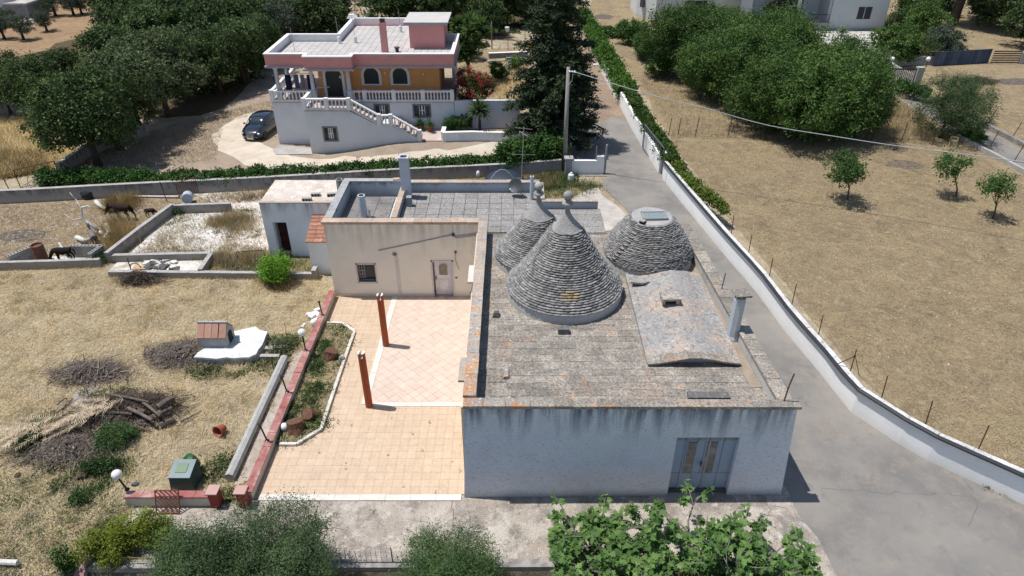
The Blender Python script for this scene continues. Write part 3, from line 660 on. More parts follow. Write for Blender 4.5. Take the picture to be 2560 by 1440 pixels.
# ------------------------------------------------ stone cones
stone_m = M('cone_stone', (.27, .26, .245), (.20, .195, .19), sc=1.3, bsc=30, fine=.35, bump=.9, rv=.34, bdist=.03,
            spots=[((.45, .45, .44), 4.5, .57, .67, .6), ((.60, .59, .57), 14, .64, .70, .6), ((.09, .09, .095), 5, .58, .68, .5)])
cement = M('cone_cement', (.36, .35, .33), (.25, .245, .24), sc=2, bsc=18, fine=.25, bump=.7, bdist=.04, spots=[((.46, .46, .45), 3, .55, .65, .5), ((.14, .14, .14), 6, .6, .7, .5)])
drumw = wall_mat('drum_wash', (.60, .60, .60), (.20, .20, .20), ZR + .5, .5, sc=9, amt=.6, zbase=ZR, base_am=.6)
rust_stone = M('orange_stone', (.36, .27, .155), (.27, .215, .14), sc=4, bump=.6, rv=.2)
def stone(mb, cx, cy, z, R, th, L, h, d, slope, r=None):
    """wedge of a cone course: rounded nose facing out, sagging outward edge"""
    vs = []; n = 3; da = L / R
    for k in range(3):
        t = th + da * (k / 2 - .5); pr = .0 if k == 1 else -.022; hs = 1 if k == 1 else .82
        for (rr, zz) in ((-d, 0), (-.05, 0), (.004, .22), (.008, .70), (-.035, .97), (-d, 1.0)):
            q = R + rr + pr * (rr > -.1); j = random.uniform(-.006, .006)
            vs.append((cx + (q + j) * math.cos(t), cy + (q + j) * math.sin(t), z + h * (zz if zz < .3 or k == 1 else zz * hs) + j * .5))
    fs = []
    for k in range(2):
        for i in range(6):
            a = k * 6 + i; b = k * 6 + (i + 1) % 6; fs.append((a, b, b + 6, a + 6))
    fs += [(5, 4, 3, 2, 1, 0), (12, 13, 14, 15, 16, 17)]
    mb.add(vs, fs, r)
def cone(tagc, cx, cy, R, ztop, nc, parent, flat_top=None):
    root = MB()
    z0 = ZR + .38; zc = ztop - (.76 if flat_top is None else .12); ncap = .12 if flat_top is None else -.02
    def rad(z):
        k = min(1, max(0, (z - z0) / (ztop - z0)))
        if flat_top is None:
            return R * (1 - k) ** .93 * (1 - .10 * math.sin(math.pi * k)) * 1.0 + .10 * k
        return R + (flat_top - R) * (k ** 1.35)
    drum = MB().lathe((cx, cy, ZR - .05), [(R - .02, 0), (R - .07, .46), (R - .3, .47)], 48)
    dr = drum.build('drum', drumw, parent, smooth=False)
    prof = [(R - .2, z0 - .02)] + [(max(.05, rad(z0 + (zc + ncap - z0) * i / 12) - .10), z0 + (zc + ncap - z0) * i / 12) for i in range(13)]
    core = MB().lathe((cx, cy, 0), prof, 40).build('stone_cone', M('cone_core', (.07, .07, .07), (.05, .05, .05)), parent)
    hh = (zc - z0) / nc; items = []
    for k in range(nc + 1):
        z = z0 + hh * k + random.uniform(-.003, .003); Rk = rad(z) + random.uniform(-.006, .006); t = random.uniform(0, 1)
        end = t + 2 * math.pi
        while t < end - .02:
            L = random.uniform(.15, .36); da = min(L / Rk, end - t)
            items.append((z + .007 * math.sin(t * 2.3 + k) + random.uniform(-.003, .003), Rk + random.uniform(-.016, .012), t + da / 2, da * Rk - .008)); t += da
    slope = (R) / (ztop - z0)
    items.sort(key=lambda q: (cx + q[1] * math.cos(q[2])) ** 2 + (cy + q[1] * math.sin(q[2])) ** 2 + (H - q[0]) ** 2)
    for i, (z, Rk, t, L) in enumerate(items[:300]):
        mb = MB(); stone(mb, cx, cy, z, Rk, t, L, hh * .90, .2, slope)
        rusty = tagc == 'A' and ((abs(t + math.pi / 2 - .05 - (2 * math.pi if t > math.pi else 0)) < .16 and .45 < (z - z0) < .80 and random.random() < .7))
        mb.build('course_stone', rust_stone if rusty else stone_m, core, loc=(cx + Rk * math.cos(t), cy + Rk * math.sin(t), z))
    mb = MB(); rb = MB()
    for (z, Rk, t, L) in items[300:]:
        tt = t if t < math.pi else t - 2 * math.pi
        k = random.random() < .35 and tagc == 'A' and ((abs(tt + 1.62) < .16 and .5 < z - z0 < .85) or (abs(tt + 2.2) < .12 and 1.2 < z - z0 < 1.9) or (abs(tt + 1.1) < .1 and .7 < z - z0 < .9))
        stone(rb if k else mb, cx, cy, z, Rk, t, L, hh * .90, .2, slope)
    mb.build('stone_courses', stone_m, core, kind='stuff')
    if rb.v: rb.build('lichened_stones', rust_stone, core, kind='stuff')
    if flat_top is None:
        capz = [(rad(zc + .02) - .03, zc - .02)] + [((rad(zc + .02) - .10) * (1 - q) ** 1.6 + .085, zc + .02 + (ztop + .05 - zc) * q) for q in [i / 9 for i in range(10)]]
        cp = MB().lathe((cx, cy, 0), capz, 28, jit=.012).build('cement_cap', cement, core, smooth=False)
        f = [(.085, 0), (.085, .16), (.12, .2), (.21, .24), (.23, .28), (.20, .33), (.10, .35), (.09, .42), (.14, .45)]
        MB().lathe((cx, cy, ztop + .02), f, 20).build('finial_neck', cement, core, smooth=True)
        MB().ball((cx, cy, ztop + .02 + .61), .19, 16, sq=(1, 1, .92)).build('finial_ball', cement, core, smooth=True)
    else:
        MB().lathe((cx, cy, zc), [(flat_top + .06, -.16), (flat_top + .03, -.02), (flat_top, .06), (flat_top - .06, .08)], 30, jit=.01).build('cement_cap', M('pale_cement', (.40, .39, .37), (.30, .295, .285), sc=2, fine=.2), core)
        hz = zc + .1
        MB().box((cx + .08, cy - .1, hz + .03), (1.0, .62, .05), .04).build('hatch_pane', flat('hatch_glass', (.20, .24, .25), .7), core)
        for (ox, oy, sx_, sy_) in ((0, .3, 1.1, .05), (0, -.32, 1.0, .05), (-.5, 0, .05, .62), (.5, 0, .05, .62)): MB().box((cx + .08 + ox, cy - .1 + oy, hz + .06), (sx_, sy_, .06), .04).build('hatch_frame', flat('galv', (.4, .42, .43), .4, .3), core)
        for i in range(11):   # diagonal stair of projecting stones on the left flank
            z = z0 + .2 + i * .16; t = math.radians(212) + .035 * i; Rk = rad(z)
            p = Vector((cx + (Rk - .05) * math.cos(t), cy + (Rk - .05) * math.sin(t), z))
            mb = MB().box(p, (.22, .2, .03), t); mb.build('step_stone', M('step_stone', (.34, .33, .31), (.25, .24, .23)), core)
            MB().box(p + Vector((.0, 0, -.065)), (.19, .24, .09), t).build('step_hole', M('step_hole', (.02, .02, .02)), core)
    return core
cone('A', 2.12, 23.45, 2.38, 7.30, 33, tru)
cone('B', 1.12, 26.15, 1.92, 6.45, 26, tru)
cone('C', 5.98, 26.15, 1.97, 5.74, 27, tru, .86)
# ------------------------------------------------ vaulted roof
vm = M('vault_lime', (.36, .345, .325), (.28, .27, .26), sc=.9, bsc=26, fine=.45, bump=.9, bdist=.03,
       spots=[((.50, .36, .25), .6, .47, .62, .7), ((.15, .15, .15), 6, .52, .62, .75), ((.64, .64, .64), 8, .56, .66, .6), ((.62, .42, .28), 14, .62, .68, .5)])
vs = []; nX, nY = 14, 12; RX = 5.95
def vh(u): return .12 + .37 * math.exp(-((u - .52) / .31) ** 2)
for j in range(nY + 1):
    yy = VY0 + (VY1 - VY0) * j / nY
    for i in range(nX + 1):
        u = i / nX; x0 = VX0 + .05 * j / nY; x1 = VX1 + .08 - .1 * j / nY
        vs.append((x0 + (x1 - x0) * u, yy + (.0 if 0 < j < nY else 0), ZR + vh(u) * (.75 if j == 0 else 1) + random.uniform(-.012, .012)))
fs = [(j * (nX + 1) + i, j * (nX + 1) + i + 1, (j + 1) * (nX + 1) + i + 1, (j + 1) * (nX + 1) + i) for j in range(nY) for i in range(nX)]
mb = MB(); mb.add(vs, fs)
n0 = len(mb.v)
def skirt(idx):
    b = len(mb.v); pts = [vs[i] for i in idx]; mb.v += [(p[0], p[1], p[2]) for p in pts] + [(p[0], p[1], ZR - .05) for p in pts]; n = len(pts)
    for i in range(n - 1): mb.f.append((b + i, b + n + i, b + n + i + 1, b + i + 1)); mb.r.append(.5)
skirt([j * (nX + 1) for j in range(nY + 1)]); skirt([j * (nX + 1) + nX for j in range(nY + 1)]); skirt([nY * (nX + 1) + i for i in range(nX + 1)])
vault = mb.build('vault_roof', vm, tru)
mb = MB(); vs2 = [(vs[i][0], VY0 + .1, vs[i][2] - .05) for i in range(nX + 1)]; vs3 = [(p[0], p[1], ZR - .02) for p in vs2]
mb.add(vs2 + vs3, [(i, nX + 1 + i, nX + 2 + i, i + 1) for i in range(nX)]); mb.build('tympanum', drumw, tru)
for i in range(7):  # edge slabs over the tympanum
    u0, u1 = i * 2, i * 2 + 2
    a, b2 = vs[u0], vs[u1]; m = vs[u0 + 1]
    mb = MB(); mb.hexa([(a[0] + .005, VY0 - .16, a[2] - .03), (b2[0] - .005, VY0 - .16, b2[2] - .03), (b2[0] - .005, VY0 + .3, b2[2] + .0), (a[0] + .005, VY0 + .3, a[2] + .0),
                        (a[0] + .005, VY0 - .16, a[2] + .04), (b2[0] - .005, VY0 - .16, b2[2] + .04), (b2[0] - .005, VY0 + .3, b2[2] + .06), (a[0] + .005, VY0 + .3, a[2] + .06)]); mb.build('eave_slab', roofm, tru)
ev = PY(1690, 742, 22.2)
vc = MB().box((6.12, 21.95, ZR + .74), (.72, .56, .09), .06).build('vent_slab', vm, tru)
for q in (-.2, .2): MB().box((6.12 + q * 1.35, 21.95, ZR + .60), (.12, .42, .2)).build('vent_leg', vm, vc)
MB().box((6.12, 21.98, ZR + .60), (.44, .34, .18)).build('vent_opening', M('step_hole', (.02, .02, .02)), vc)
# chimney by the right parapet
ch = thing('roof_chimney', 'grey octagonal cement chimney with a flat stone on top, by the right parapet', 'chimney', (8.15, 20.25, ZR))
MB().lathe((8.15, 20.25, ZR), [(.30, -.03), (.28, .1), (.235, .2), (.225, 1.75), (.2, 1.85)], 8).build('chimney_shaft', wall_mat('chimney_wash', (.50, .53, .55), (.25, .25, .25), 5.6, .6, amt=.4, base_am=0), ch)
for q in (0, 1.57, 3.14, 4.71): MB().box((8.15 + .13 * math.cos(q), 20.25 + .13 * math.sin(q), ZR + 1.9), (.08, .08, .12)).build('cap_support', cement, ch)
MB().box((8.17, 20.25, ZR + 2.0), (.54, .48, .06), .12, jit=.02).build('chimney_cap', roofm, ch)
# loose things lying on the roof
def roofthing(name, label, cat, mk, mat):
    o = mk(MB()).build(name, mat); tag(o, label, cat); return o
dk = M('dark_stone', (.10, .10, .10), (.06, .06, .06), sc=5)
roofthing('stone_block', 'dark squared stone block in front of the biggest cone', 'stone', lambda m: m.box((1.93, 20.6, ZR + .12), (.42, .26, .24), .02, jit=.01), M('block_dark', (.16, .165, .165), (.1, .1, .1), sc=5))
roofthing('loose_stone', 'orange speckled loose stone near the left front of the roof', 'stone', lambda m: m.box((P(1265, 938, ZR).x, P(1265, 938, ZR).y, ZR + .07), (.2, .42, .12), .12, jit=.03), capm)
q = P(1240, 790, ZR)
st = thing('slate_stack', 'small stack of dark thin slates by the left parapet', 'slates', (q.x, q.y, ZR))
for i in range(4): MB().box((q.x + i * .01, q.y + i * .04 - .05, ZR + .03 + i * .035), (.26 - .02 * i, .18, .02), random.uniform(-.3, .3)).build('slate', dk, st)
q = P(1777, 1003, 4.15)
roofthing('long_slab', 'long dark slab lying on the front edge of the roof above the garage door', 'slab', lambda m: m.box((q.x, q.y + .3, 4.12), (1.35, .3, .09), -.02, jit=.015), M('dark_slab', (.15, .145, .14), (.09, .09, .09), sc=4, spots=[((.3, .28, .26), 8, .55, .65, .6)]))
q = P(1602, 697, ZR + .5)
roofthing('flat_stone', 'thin broken flat stone on the crown of the vaulted roof', 'stone', lambda m: m.prism([(q.x - .4, q.y - .05), (q.x + .1, q.y - .15), (q.x + .38, q.y + .0), (q.x + .28, q.y + .22), (q.x - .3, q.y + .25)], ZR + .30, ZR + .38), vm)
a = P(1893, 905, ZR); b2 = P(1931, 968, ZR)
o = MB().tube([(a.x, a.y, ZR + .05), (b2.x, b2.y, ZR + .05)], .025, 6).build('white_pipe', flat('white_plastic', (.7, .7, .68), .5)); tag(o, 'thin white pipe lying along the right parapet', 'pipe')
rusty = M('rusty_iron', (.14, .07, .045), (.07, .04, .03), sc=12, rough=.8, rv=.2)
a = P(1956, 1000, 4.1); o = MB().tube([(a.x, 16.25, 3.98), (a.x + .03, 16.28, 4.7), (a.x + .1, 16.3, 5.25)], .024, 6).build('iron_post', rusty); tag(o, 'thick rusty iron post at the front right corner of the roof', 'post')
a = P(1820, 722, 4.12); o = MB().tube([(rp(a.y, .2), a.y, 4.1), (rp(a.y, .2) + .03, a.y, 4.85)], .02, 6).build('iron_post', rusty); tag(o, 'short thin iron post on the right parapet behind the chimney', 'post')
# ================================================================= CREAM HOUSE behind the terrace, with its flat roofs
YC = 28.4
cr = thing('cream_house', 'cream rendered house wall with white door and small window, flat grey tiled roof behind', 'house', (-5.0, YC, 0))
creamw = wall_mat('cream_render_wall', (.84, .775, .66), (.44, .43, .38), 4.3, 3.0, sc=4, bump=.12, amt=.8, base_am=.15, dirt=(.5, .44, .38))
XA, XB = -8.83, -1.53
wd0, wd1 = PY(898, 704, YC), PY(936, 661, YC); dd0, dd1 = PY(1087, 742, YC), PY(1129, 654, YC)
wx0, wx1, wz0, wz1 = wd0.x, wd1.x, wd0.z, wd1.z; ex0, ex1, ez1 = dd0.x, dd1.x, dd1.z
mb = MB()
for (a, b2, c, d) in ((XA, wx0, -.2, 4.12), (wx1, ex0, -.2, 4.12), (ex1, XB, -.2, 4.12), (wx0, wx1, -.2, wz0), (wx0, wx1, wz1, 4.12), (ex0, ex1, ez1, 4.12)):
    mb.bb(a, b2, YC, YC + .35, c, d, .5)
mb.bb(XA, XA + .3, YC + .35, 33.0, -.2, 4.12, .5)
mb.build('wall', creamw, cr)
MB().bb(XA + .3, 1.4, YC + .35, 33.0, -.2, 3.38).build('house_core', wside, cr)
x = XA - .08
while x < XB:
    w = min(random.uniform(.6, .9), XB + .02 - x); MB().bb(x + .004, x + w - .004, YC - .07, YC + .36, 4.13, 4.26 + random.uniform(-.006, .006)).build('coping_tile', M('terracotta_coping', (.48, .36, .27), (.40, .32, .26), sc=2, bsc=22, fine=.3, rv=.12, spots=[((.62, .55, .46), 5, .55, .66, .6), ((.5, .24, .12), 3, .58, .66, .7), ((.2, .18, .16), 7, .6, .68, .6)]), cr); x += w
# remains of the porch roof line on the render
porch = M('porch_scar', (.40, .38, .36), (.3, .28, .27), sc=5)
pl = [PY(946, 626, YC), PY(1050, 604, YC), PY(1133, 586, YC)]
MB().tube([(p.x, YC - .015, p.z) for p in pl], .03, 5).build('flashing', porch, cr)
pl = [PY(1133, 590, YC), PY(1200, 580, YC), PY(1200, 588, YC), PY(1140, 596, YC)]
MB().add([(p.x, YC - .02, p.z) for p in pl] + [(p.x, YC + .01, p.z) for p in pl], [(3, 2, 1, 0), (0, 1, 5, 4), (1, 2, 6, 5), (2, 3, 7, 6), (3, 0, 4, 7)]).build('old_roof_mark', porch, cr)
p = PY(1133, 588, YC); MB().ball((p.x, YC - .05, p.z + .05), .09, 8).build('drain_plug', flat('navy', (.03, .03, .12), .5), cr)
p = PY(987, 635, YC); hp = MB().lathe((0, 0, 0), [(.14, 0), (.12, .02)], 9, jit=.1).build('hole_patch', M('patch_mortar', (.42, .36, .30)), cr, local=True)
hp.rotation_euler = (math.radians(90), 0, 0); hp.location = Vector((p.x, YC - .001, p.z)) - ORG[cr.name]
hh = MB().lathe((0, 0, 0), [(.055, 0), (.05, .03)], 8).build('hole', M('step_hole', (.02, .02, .02)), cr, local=True); hh.rotation_euler = (math.radians(90), 0, 0); hh.location = Vector((p.x, YC - .002, p.z)) - ORG[cr.name]
mb = MB(); p2 = PY(992, 746, YC); mb.bb(p.x - .04, p.x + .15, YC - .006, YC + .0, .1, p.z - .1); mb.build('render_strip', M('pale_strip', (.66, .60, .56), (.6, .55, .5), sc=3, bump=.1), cr)
MB().bb(XA + .02, ex0 - .1, YC - .02, YC - .001, .07, .22).build('skirting', M('skirting_tile', (.68, .58, .46), (.62, .54, .43), sc=3), cr)
# window with open inner frame
wn = MB().bb(wx0, wx1, YC + .2, YC + .24, wz0, wz1).build('window', flat('window_dark', (.025, .03, .035), .25), cr)
mr = flat('marble_frame', (.62, .55, .52), .5)
for (a, b2, c, d) in ((wx0 - .06, wx0, wz0 - .05, wz1 + .06), (wx1, wx1 + .06, wz0 - .05, wz1 + .06), (wx0 - .06, wx1 + .06, wz0 - .1, wz0), (wx0 - .06, wx1 + .06, wz1, wz1 + .06)): MB().bb(a, b2, YC - .03, YC + .12, c, d).build('window_surround', mr, wn)
for k in range(3): MB().bb(wx0 + .05 + .12 * k, wx0 + .065 + .12 * k, YC + .17, YC + .19, wz0 + .12, wz1 - .03).build('glazing_bar', flat('white_wood', (.6, .6, .6), .4), wn)
for k in range(3): MB().bb(wx0 + .05, wx0 + .31, YC + .165, YC + .195, wz0 + .14 + .2 * k, wz0 + .155 + .2 * k).build('glazing_bar', MATS['white_wood'], wn)
MB().bb(wx0 - .02, wx1 + .02, YC + .1, YC + .19, wz0 - .001, wz0 + .05).build('window_sill', flat('sill_grey', (.25, .3, .34), .4), wn)
# white panelled door
dw = flat('door_white', (.74, .70, .70), .35)
dr = MB().bb(ex0 + .07, ex1 - .02, YC + .14, YC + .19, .09, ez1 - .05).build('door', dw, cr)
for (a, b2, c, d) in ((ex0 - .07, ex0, .07, ez1 + .07), (ex1, ex1 + .07, .07, ez1 + .07), (ex0 - .07, ex1 + .07, ez1, ez1 + .07)): MB().bb(a, b2, YC - .03, YC + .1, c, d).build('door_surround', mr, dr)
cx = (ex0 + .07 + ex1 - .02) / 2
pts = [(cx - .2, 1.25), (cx + .2, 1.25), (cx + .2, 1.75)] + [(cx + .2 * math.cos(t), 1.75 + .14 * math.sin(t)) for t in (.6, 1.2, 1.57, 1.95, 2.5)] + [(cx - .2, 1.75)]
def yplate(mb, pts, y0, y1):
    n = len(pts); return mb.add([(p[0], y0, p[1]) for p in pts] + [(p[0], y1, p[1]) for p in pts], [tuple(range(n)), tuple(range(2 * n - 1, n - 1, -1))] + [(i, n + i, n + (i + 1) % n, (i + 1) % n) for i in range(n)])
mb = MB(); yplate(mb, [(cx + (p[0] - cx) * 1.22, 1.5 + (p[1] - 1.5) * 1.13) for p in pts], YC + .12, YC + .138); mb.build('glass_moulding', flat('door_mould', (.66, .62, .62), .4), dr)
mb = MB(); yplate(mb, pts, YC + .105, YC + .118); mb.build('door_glass', M('door_glassm', (.22, .18, .13), (.30, .25, .19), sc=5, rough=.3, bump=0), dr)
MB().bb(cx - .26, cx + .26, YC + .125, YC + .138, .32, 1.0).build('lower_panel', MATS['door_mould'], dr)
MB().bb(cx - .2, cx + .2, YC + .115, YC + .124, .38, .94).build('lower_panel', dw, dr)
MB().bb(ex0 + .1, ex0 + .14, YC + .07, YC + .13, 1.0, 1.16).build('door_handle', flat('black_metal', (.03, .03, .03), .4), dr)
MB().bb(ex0 - .07, ex1 + .07, YC - .1, YC + .14, .05, .085).build('door_step', M('stepm', (.5, .38, .3)), dr)
p = PY(1139, 630, YC); MB().bb(p.x - .05, p.x + .05, YC - .04, YC, p.z - .06, p.z + .06).build('junction_box', flat('brown_box', (.10, .05, .04), .6), cr)
MB().tube([(p.x, YC - .03, p.z - .05), (p.x - .04, YC - .05, p.z - .35), (p.x + .06, YC - .04, p.z - .75), (p.x + .12, YC - .04, p.z - .95)], .014, 5).build('loose_cable', flat('beige_cable', (.3, .26, .2), .6), cr)
for (px, py) in ((1141, 694), (1178, 731)):
    p = PY(px, py, YC); MB().bb(p.x - .05, p.x + .05, YC - .02, YC, p.z - .035, p.z + .035).build('socket', flat('black_metal', (.03, .03, .03)), cr)
# flat roofs behind
pw = wall_mat('parapet_blue', (.46, .50, .55), (.05, .055, .06), 4.25, .5, sc=9, amt=.9, base_am=.5, zbase=3.5, dirt=(.1, .1, .1))
roof2 = M('grey_roof_tile', (.29, .275, .255), (.235, .225, .215), sc=1.5, bsc=22, fine=.5, bump=.8, rv=.10, bdist=.03, spots=[((.52, .50, .47), 11, .54, .64, .7), ((.12, .115, .11), 7, .56, .64, .7)])
YB2 = 33.0; ZP, ZQ = 3.45, 3.66
XPB = P(1000, 500, 4).x
tiles(cr, 'roof_tile', lambda x, y: XA + .3 < x < XPB - .1 and YC + .4 < y < YB2, XA + .3, XPB, YC + .4, YB2, .8, .8, ZP, M('pit_roof', (.25, .235, .22), (.17, .165, .16), sc=1.2, bsc=18, fine=.4, bump=.7, rv=.1, spots=[((.46, .44, .41), 5, .6, .68, .6), ((.08, .08, .08), 3, .56, .66, .7)]), .02, .04, 200)
tiles(cr, 'roof_tile', lambda x, y: (XPB + .1 < x < 1.45 and YC < y < YB2) or (1.4 < x < 4.4 and YC < y < 30.8), XPB + .15, 4.4, YC + .4 - .36, YB2, .62, .62, ZQ, roof2, .022, .04, 300)
MB().bb(XPB + .1, 1.4, YC + .35, YB2, 3.5, ZQ - .045).build('roof_bed', M('roof_mortar', (.20, .19, .175)), cr)
MB().bb(1.4, 4.43, YC + .0, 31.0, -.2, ZQ - .045).build('wing', wside, cr)
MB().bb(1.4, 4.47, YC - .06, YC + .0, ZQ - .16, ZQ + .0).build('wing_eave', roof2, cr)
def parapet(pts, h0, h1, th, seg=.9, capth=.07, capmm=None, over=.03):
    mb = MB(); strip(mb, pts, -th / 2, th / 2, h0, h1 - capth, terrain=False); mb.build('parapet', pw, cr)
    q = dens(pts, seg, 0, False) + [Vector(pts[-1][:2])]
    for i in range(len(q) - 1):
        d = (q[i + 1] - q[i]).normalized() * .004; mb = MB(); strip(mb, [q[i] + d, q[i + 1] - d], -th / 2 - over, th / 2 + over, h1 - capth + .002, h1 + random.uniform(-.006, .006), terrain=False); mb.build('parapet_slab', capmm or capw, cr)
grc = M('grey_coping', (.40, .40, .39), (.30, .30, .30), sc=2, bsc=20, fine=.3, spots=[((.13, .13, .13), 4, .56, .66, .7)])
parapet([(XA + .16, YC + .36), (XA + .16, YB2 + .1)], 3.3, 4.27, .32, .8, capmm=grc)
parapet([(XA, YB2 + .1), (XPB + .1, YB2 + .1)], 3.3, 4.27, .3, 1.4, capmm=grc)
parapet([(XPB + .1, YB2 + .1), (1.45, YB2 + .1)], 3.3, 4.2, .3, 1.4, capmm=capw)
parapet([(XPB, YC + .7), (XPB, YB2 - .1)], 3.3, 4.12, .22, .7, capmm=MATS['terracotta_coping'])
parapet([(1.5, YB2 + .1), (1.5, 31.1)], 3.3, 4.15, .22, 1.0, capmm=capw)
parapet([(1.5, 31.05), (P(1495, 503, 4.05).x, 31.05)], -.2, 4.08, .26, 1.2, capmm=capw)
p = PY(1140, 452, YB2 + .1)
for (px, w) in ((1090, .28),): 
    p = P(996, 454, 4.3); MB().box((p.x - .15, YB2 + .1, 4.31), (.35, .25, .06), .1).build('loose_brick', MATS['terracotta_coping'], cr)
# chimneys, pipes, dish
def std(name, label, cat, fn, mat, **k):
    o = fn(MB()).build(name, mat, **k); tag(o, label, cat); return o
p = P(1018, 492, ZQ)
ch = thing('tall_chimney', 'tall square white chimney with open black top, highest on the rear roofs', 'chimney', (p.x, p.y, ZQ))
ztc = PY(1010, 394, p.y).z; cw = wall_mat('chimney_white', (.56, .60, .66), (.30, .32, .34), ztc, .7, amt=.4, base_am=0)
mb = MB()
for (a, b2, c, d) in ((-.23, .23, -.23, -.16), (-.23, .23, .16, .23), (-.23, -.16, -.16, .16), (.16, .23, -.16, .16)): mb.bb(p.x + a, p.x + b2, p.y + c, p.y + d, ZQ, ztc)
mb.build('chimney_shaft', cw, ch); MB().bb(p.x - .16, p.x + .16, p.y - .16, p.y + .16, ZQ, ztc - .12).build('flue', M('flue_black', (.02, .02, .02)), ch)  # flue is a solid near-black fill ending just below the rim
mb = MB(); [mb.bb(p.x + a, p.x + b2, p.y + c, p.y + d, ztc + .002, ztc + .07) for (a, b2, c, d) in ((-.26, .26, -.26, -.16), (-.26, .26, .16, .26), (-.26, -.16, -.16, .16), (.16, .26, -.16, .16))]; mb.build('chimney_rim', cw, ch)
def flue(name, label, px, py, z, r, top, n=8, rim=True, mat=None):
    p = P(px, py, z); zt = PY(px, top, p.y).z; r0 = thing(name, label, 'chimney', (p.x, p.y, z))
    MB().lathe((p.x, p.y, z), [(r, -.02), (r * .95, zt - z - .03), (r, zt - z)], n).build('flue_pipe', mat or MATS['chimney_white'], r0)
    MB().lathe((p.x, p.y, zt), [(r * .7, .002), (r * .7, .006)], n).build('flue_mouth', MATS['flue_black'], r0)  # near-black disc on the closed pipe top, drawn as its mouth
    if rim: MB().lathe((p.x, p.y, zt - .08), [(r * 1.12, 0), (r * 1.12, .07)], n).build('flue_rim', mat or MATS['chimney_white'], r0)
    return r0
flue('grey_flue', 'thick blue-grey pipe chimney standing inside the sunken left roof', 910, 543, ZP, .19, 488, 10, False)
flue('grey_flue', 'grey pipe chimney outside the back left corner of the parapet', 854, 492, 3.2, .19, 448, 8, False, M('grey_pipe', (.30, .32, .32), (.24, .25, .25)))
flue('vent_pipe', 'slim tall whitish vent pipe beside the satellite dish', 1329, 498, ZQ, .1, 440, 10, True)
flue('vent_pipe', 'short white vent stub in the sunken left roof', 925, 545, ZP, .055, 528, 8, True, flat('white_plastic', (.7, .7, .68)))
p = P(1024, 514, ZQ); std('stone_block', 'small grey hollow block standing by the foot of the tall white chimney', 'block', lambda m: m.box((p.x, p.y, ZQ + .25), (.26, .3, .5), 0), MATS['grey_pipe'])
p = P(1290, 489, ZQ); dish = thing('satellite_dish', 'dark round satellite dish on the back parapet', 'satellite dish', (p.x, p.y, ZQ))
mb = MB(); mb.tube([(p.x + .25, p.y + .2, ZQ), (p.x + .25, p.y + .2, ZQ + .5), (p.x + .1, p.y + .1, ZQ + .55)], .03, 6); mb.build('dish_mast', MATS['grey_pipe'], dish)
d = MB().lathe((0, 0, 0), [(.02, .0), (.2, .02), (.38, .1), (.40, .12), (.37, .105), (.19, .03), (.01, .015)], 22).build('dish_reflector', flat('dish_dark', (.045, .05, .055), .5), dish, local=True, smooth=True)
d.location = Vector((p.x + .02, p.y, ZQ + .55)) - ORG[dish.name]; d.rotation_euler = (math.radians(58), 0, math.radians(-35))
MB().tube([(p.x, p.y, ZQ + .3), (p.x - .3, p.y - .35, ZQ + .5)], .014, 5).build('feed_arm', MATS['grey_pipe'], dish); MB().ball((p.x - .3, p.y - .35, ZQ + .52), .05, 8).build('feed_head', MATS['white_plastic'], dish)
# tall thin antenna in front of the hedge
p = P(1303, 470, 3.9); an = thing('antenna_mast', 'thin tall television antenna mast rising behind the satellite dish', 'antenna', (p.x, 33.3, 3.4)); zt = PY(1312, 318, 33.3).z; ax = PY(1308, 400, 33.3).x
an_m = flat('alu', (.35, .35, .35), .4, .6)
MB().tube([(ax - .12, 33.3, 3.4), (ax + .02, 33.3, zt)], .022, 6).build('mast', an_m, an)
for (zz, L, a) in ((zt - .05, .9, .3), (zt - .3, .4, .8), (zt - 1.45, 1.2, .1), (4.3, .5, 0)): MB().tube([(ax - L / 2, 33.3 + a * .3, zz), (ax + L / 2, 33.3 - a * .3, zz - .1 * a)], .012, 5).build('antenna_rod', an_m, an)
# looping bright cable near the mast
mb = MB(); mb.tube([(ax - 2.2, 34.2, 2.9)] + [(ax - 2.2 + .25 * i, 34.2, 2.9 + 1.5 * math.sin(i * .36)) for i in range(1, 9)], .015, 5); o = mb.build('loose_hose', flat('pale_hose', (.5, .52, .48), .4)); tag(o, 'pale looping wire arching behind the roof near the antenna', 'cable')
# ---------------------------------------------------------------- white shed and tiled lean-to
sh = thing('white_shed', 'small whitewashed shed with an open dark doorway, left of the cream house', 'shed', (-10.5, 32.4, 0))
YS = 32.4; shw = wall_mat('shed_wash', (.76, .79, .84), (.22, .24, .26), 3.25, 1.6, sc=6, bump=.3, amt=.75, base_am=.3)
s0, s1 = PY(650, 520, YS).x, XA + .3; sz = PY(700, 508, YS).z; q0, q1 = PY(690, 600, YS).x, PY(724, 600, YS).x; qz = PY(700, 556, YS).z
mb = MB(); [mb.bb(a, b2, YS, YS + .3, c, d) for (a, b2, c, d) in ((s0, q0, -.2, sz), (q1, s1, -.2, sz), (q0, q1, qz, sz))]; mb.bb(s0, s0 + .3, YS + .3, 35.0, -.2, sz - .06); mb.bb(s0, s1, 35.0, 35.3, -.2, sz - .06); mb.build('wall', shw, sh)
MB().bb(s0 + .02, s1, YS + .22, 35.28, sz - .05, sz + .03).build('roof', lime, sh)
MB().bb(s0 - .02, s1, YS - .03, YS + .2, sz + .002, sz + .05).build('coping', capw, sh)
MB().bb(q0, q1, YS + .7, YS + .74, -.1, qz).build('door', M('rust_door', (.10, .03, .025), (.06, .025, .02), sc=2), sh)
for z in (.5, 1.0, 1.5): MB().bb(q0, q1, YS + .66, YS + .7, z, z + .06).build('door_rail', MATS['rust_door'], sh)
for i, (px, py) in enumerate(((572, 410), (655, 375), (700, 375), (800, 375), (830, 375))):
    pass
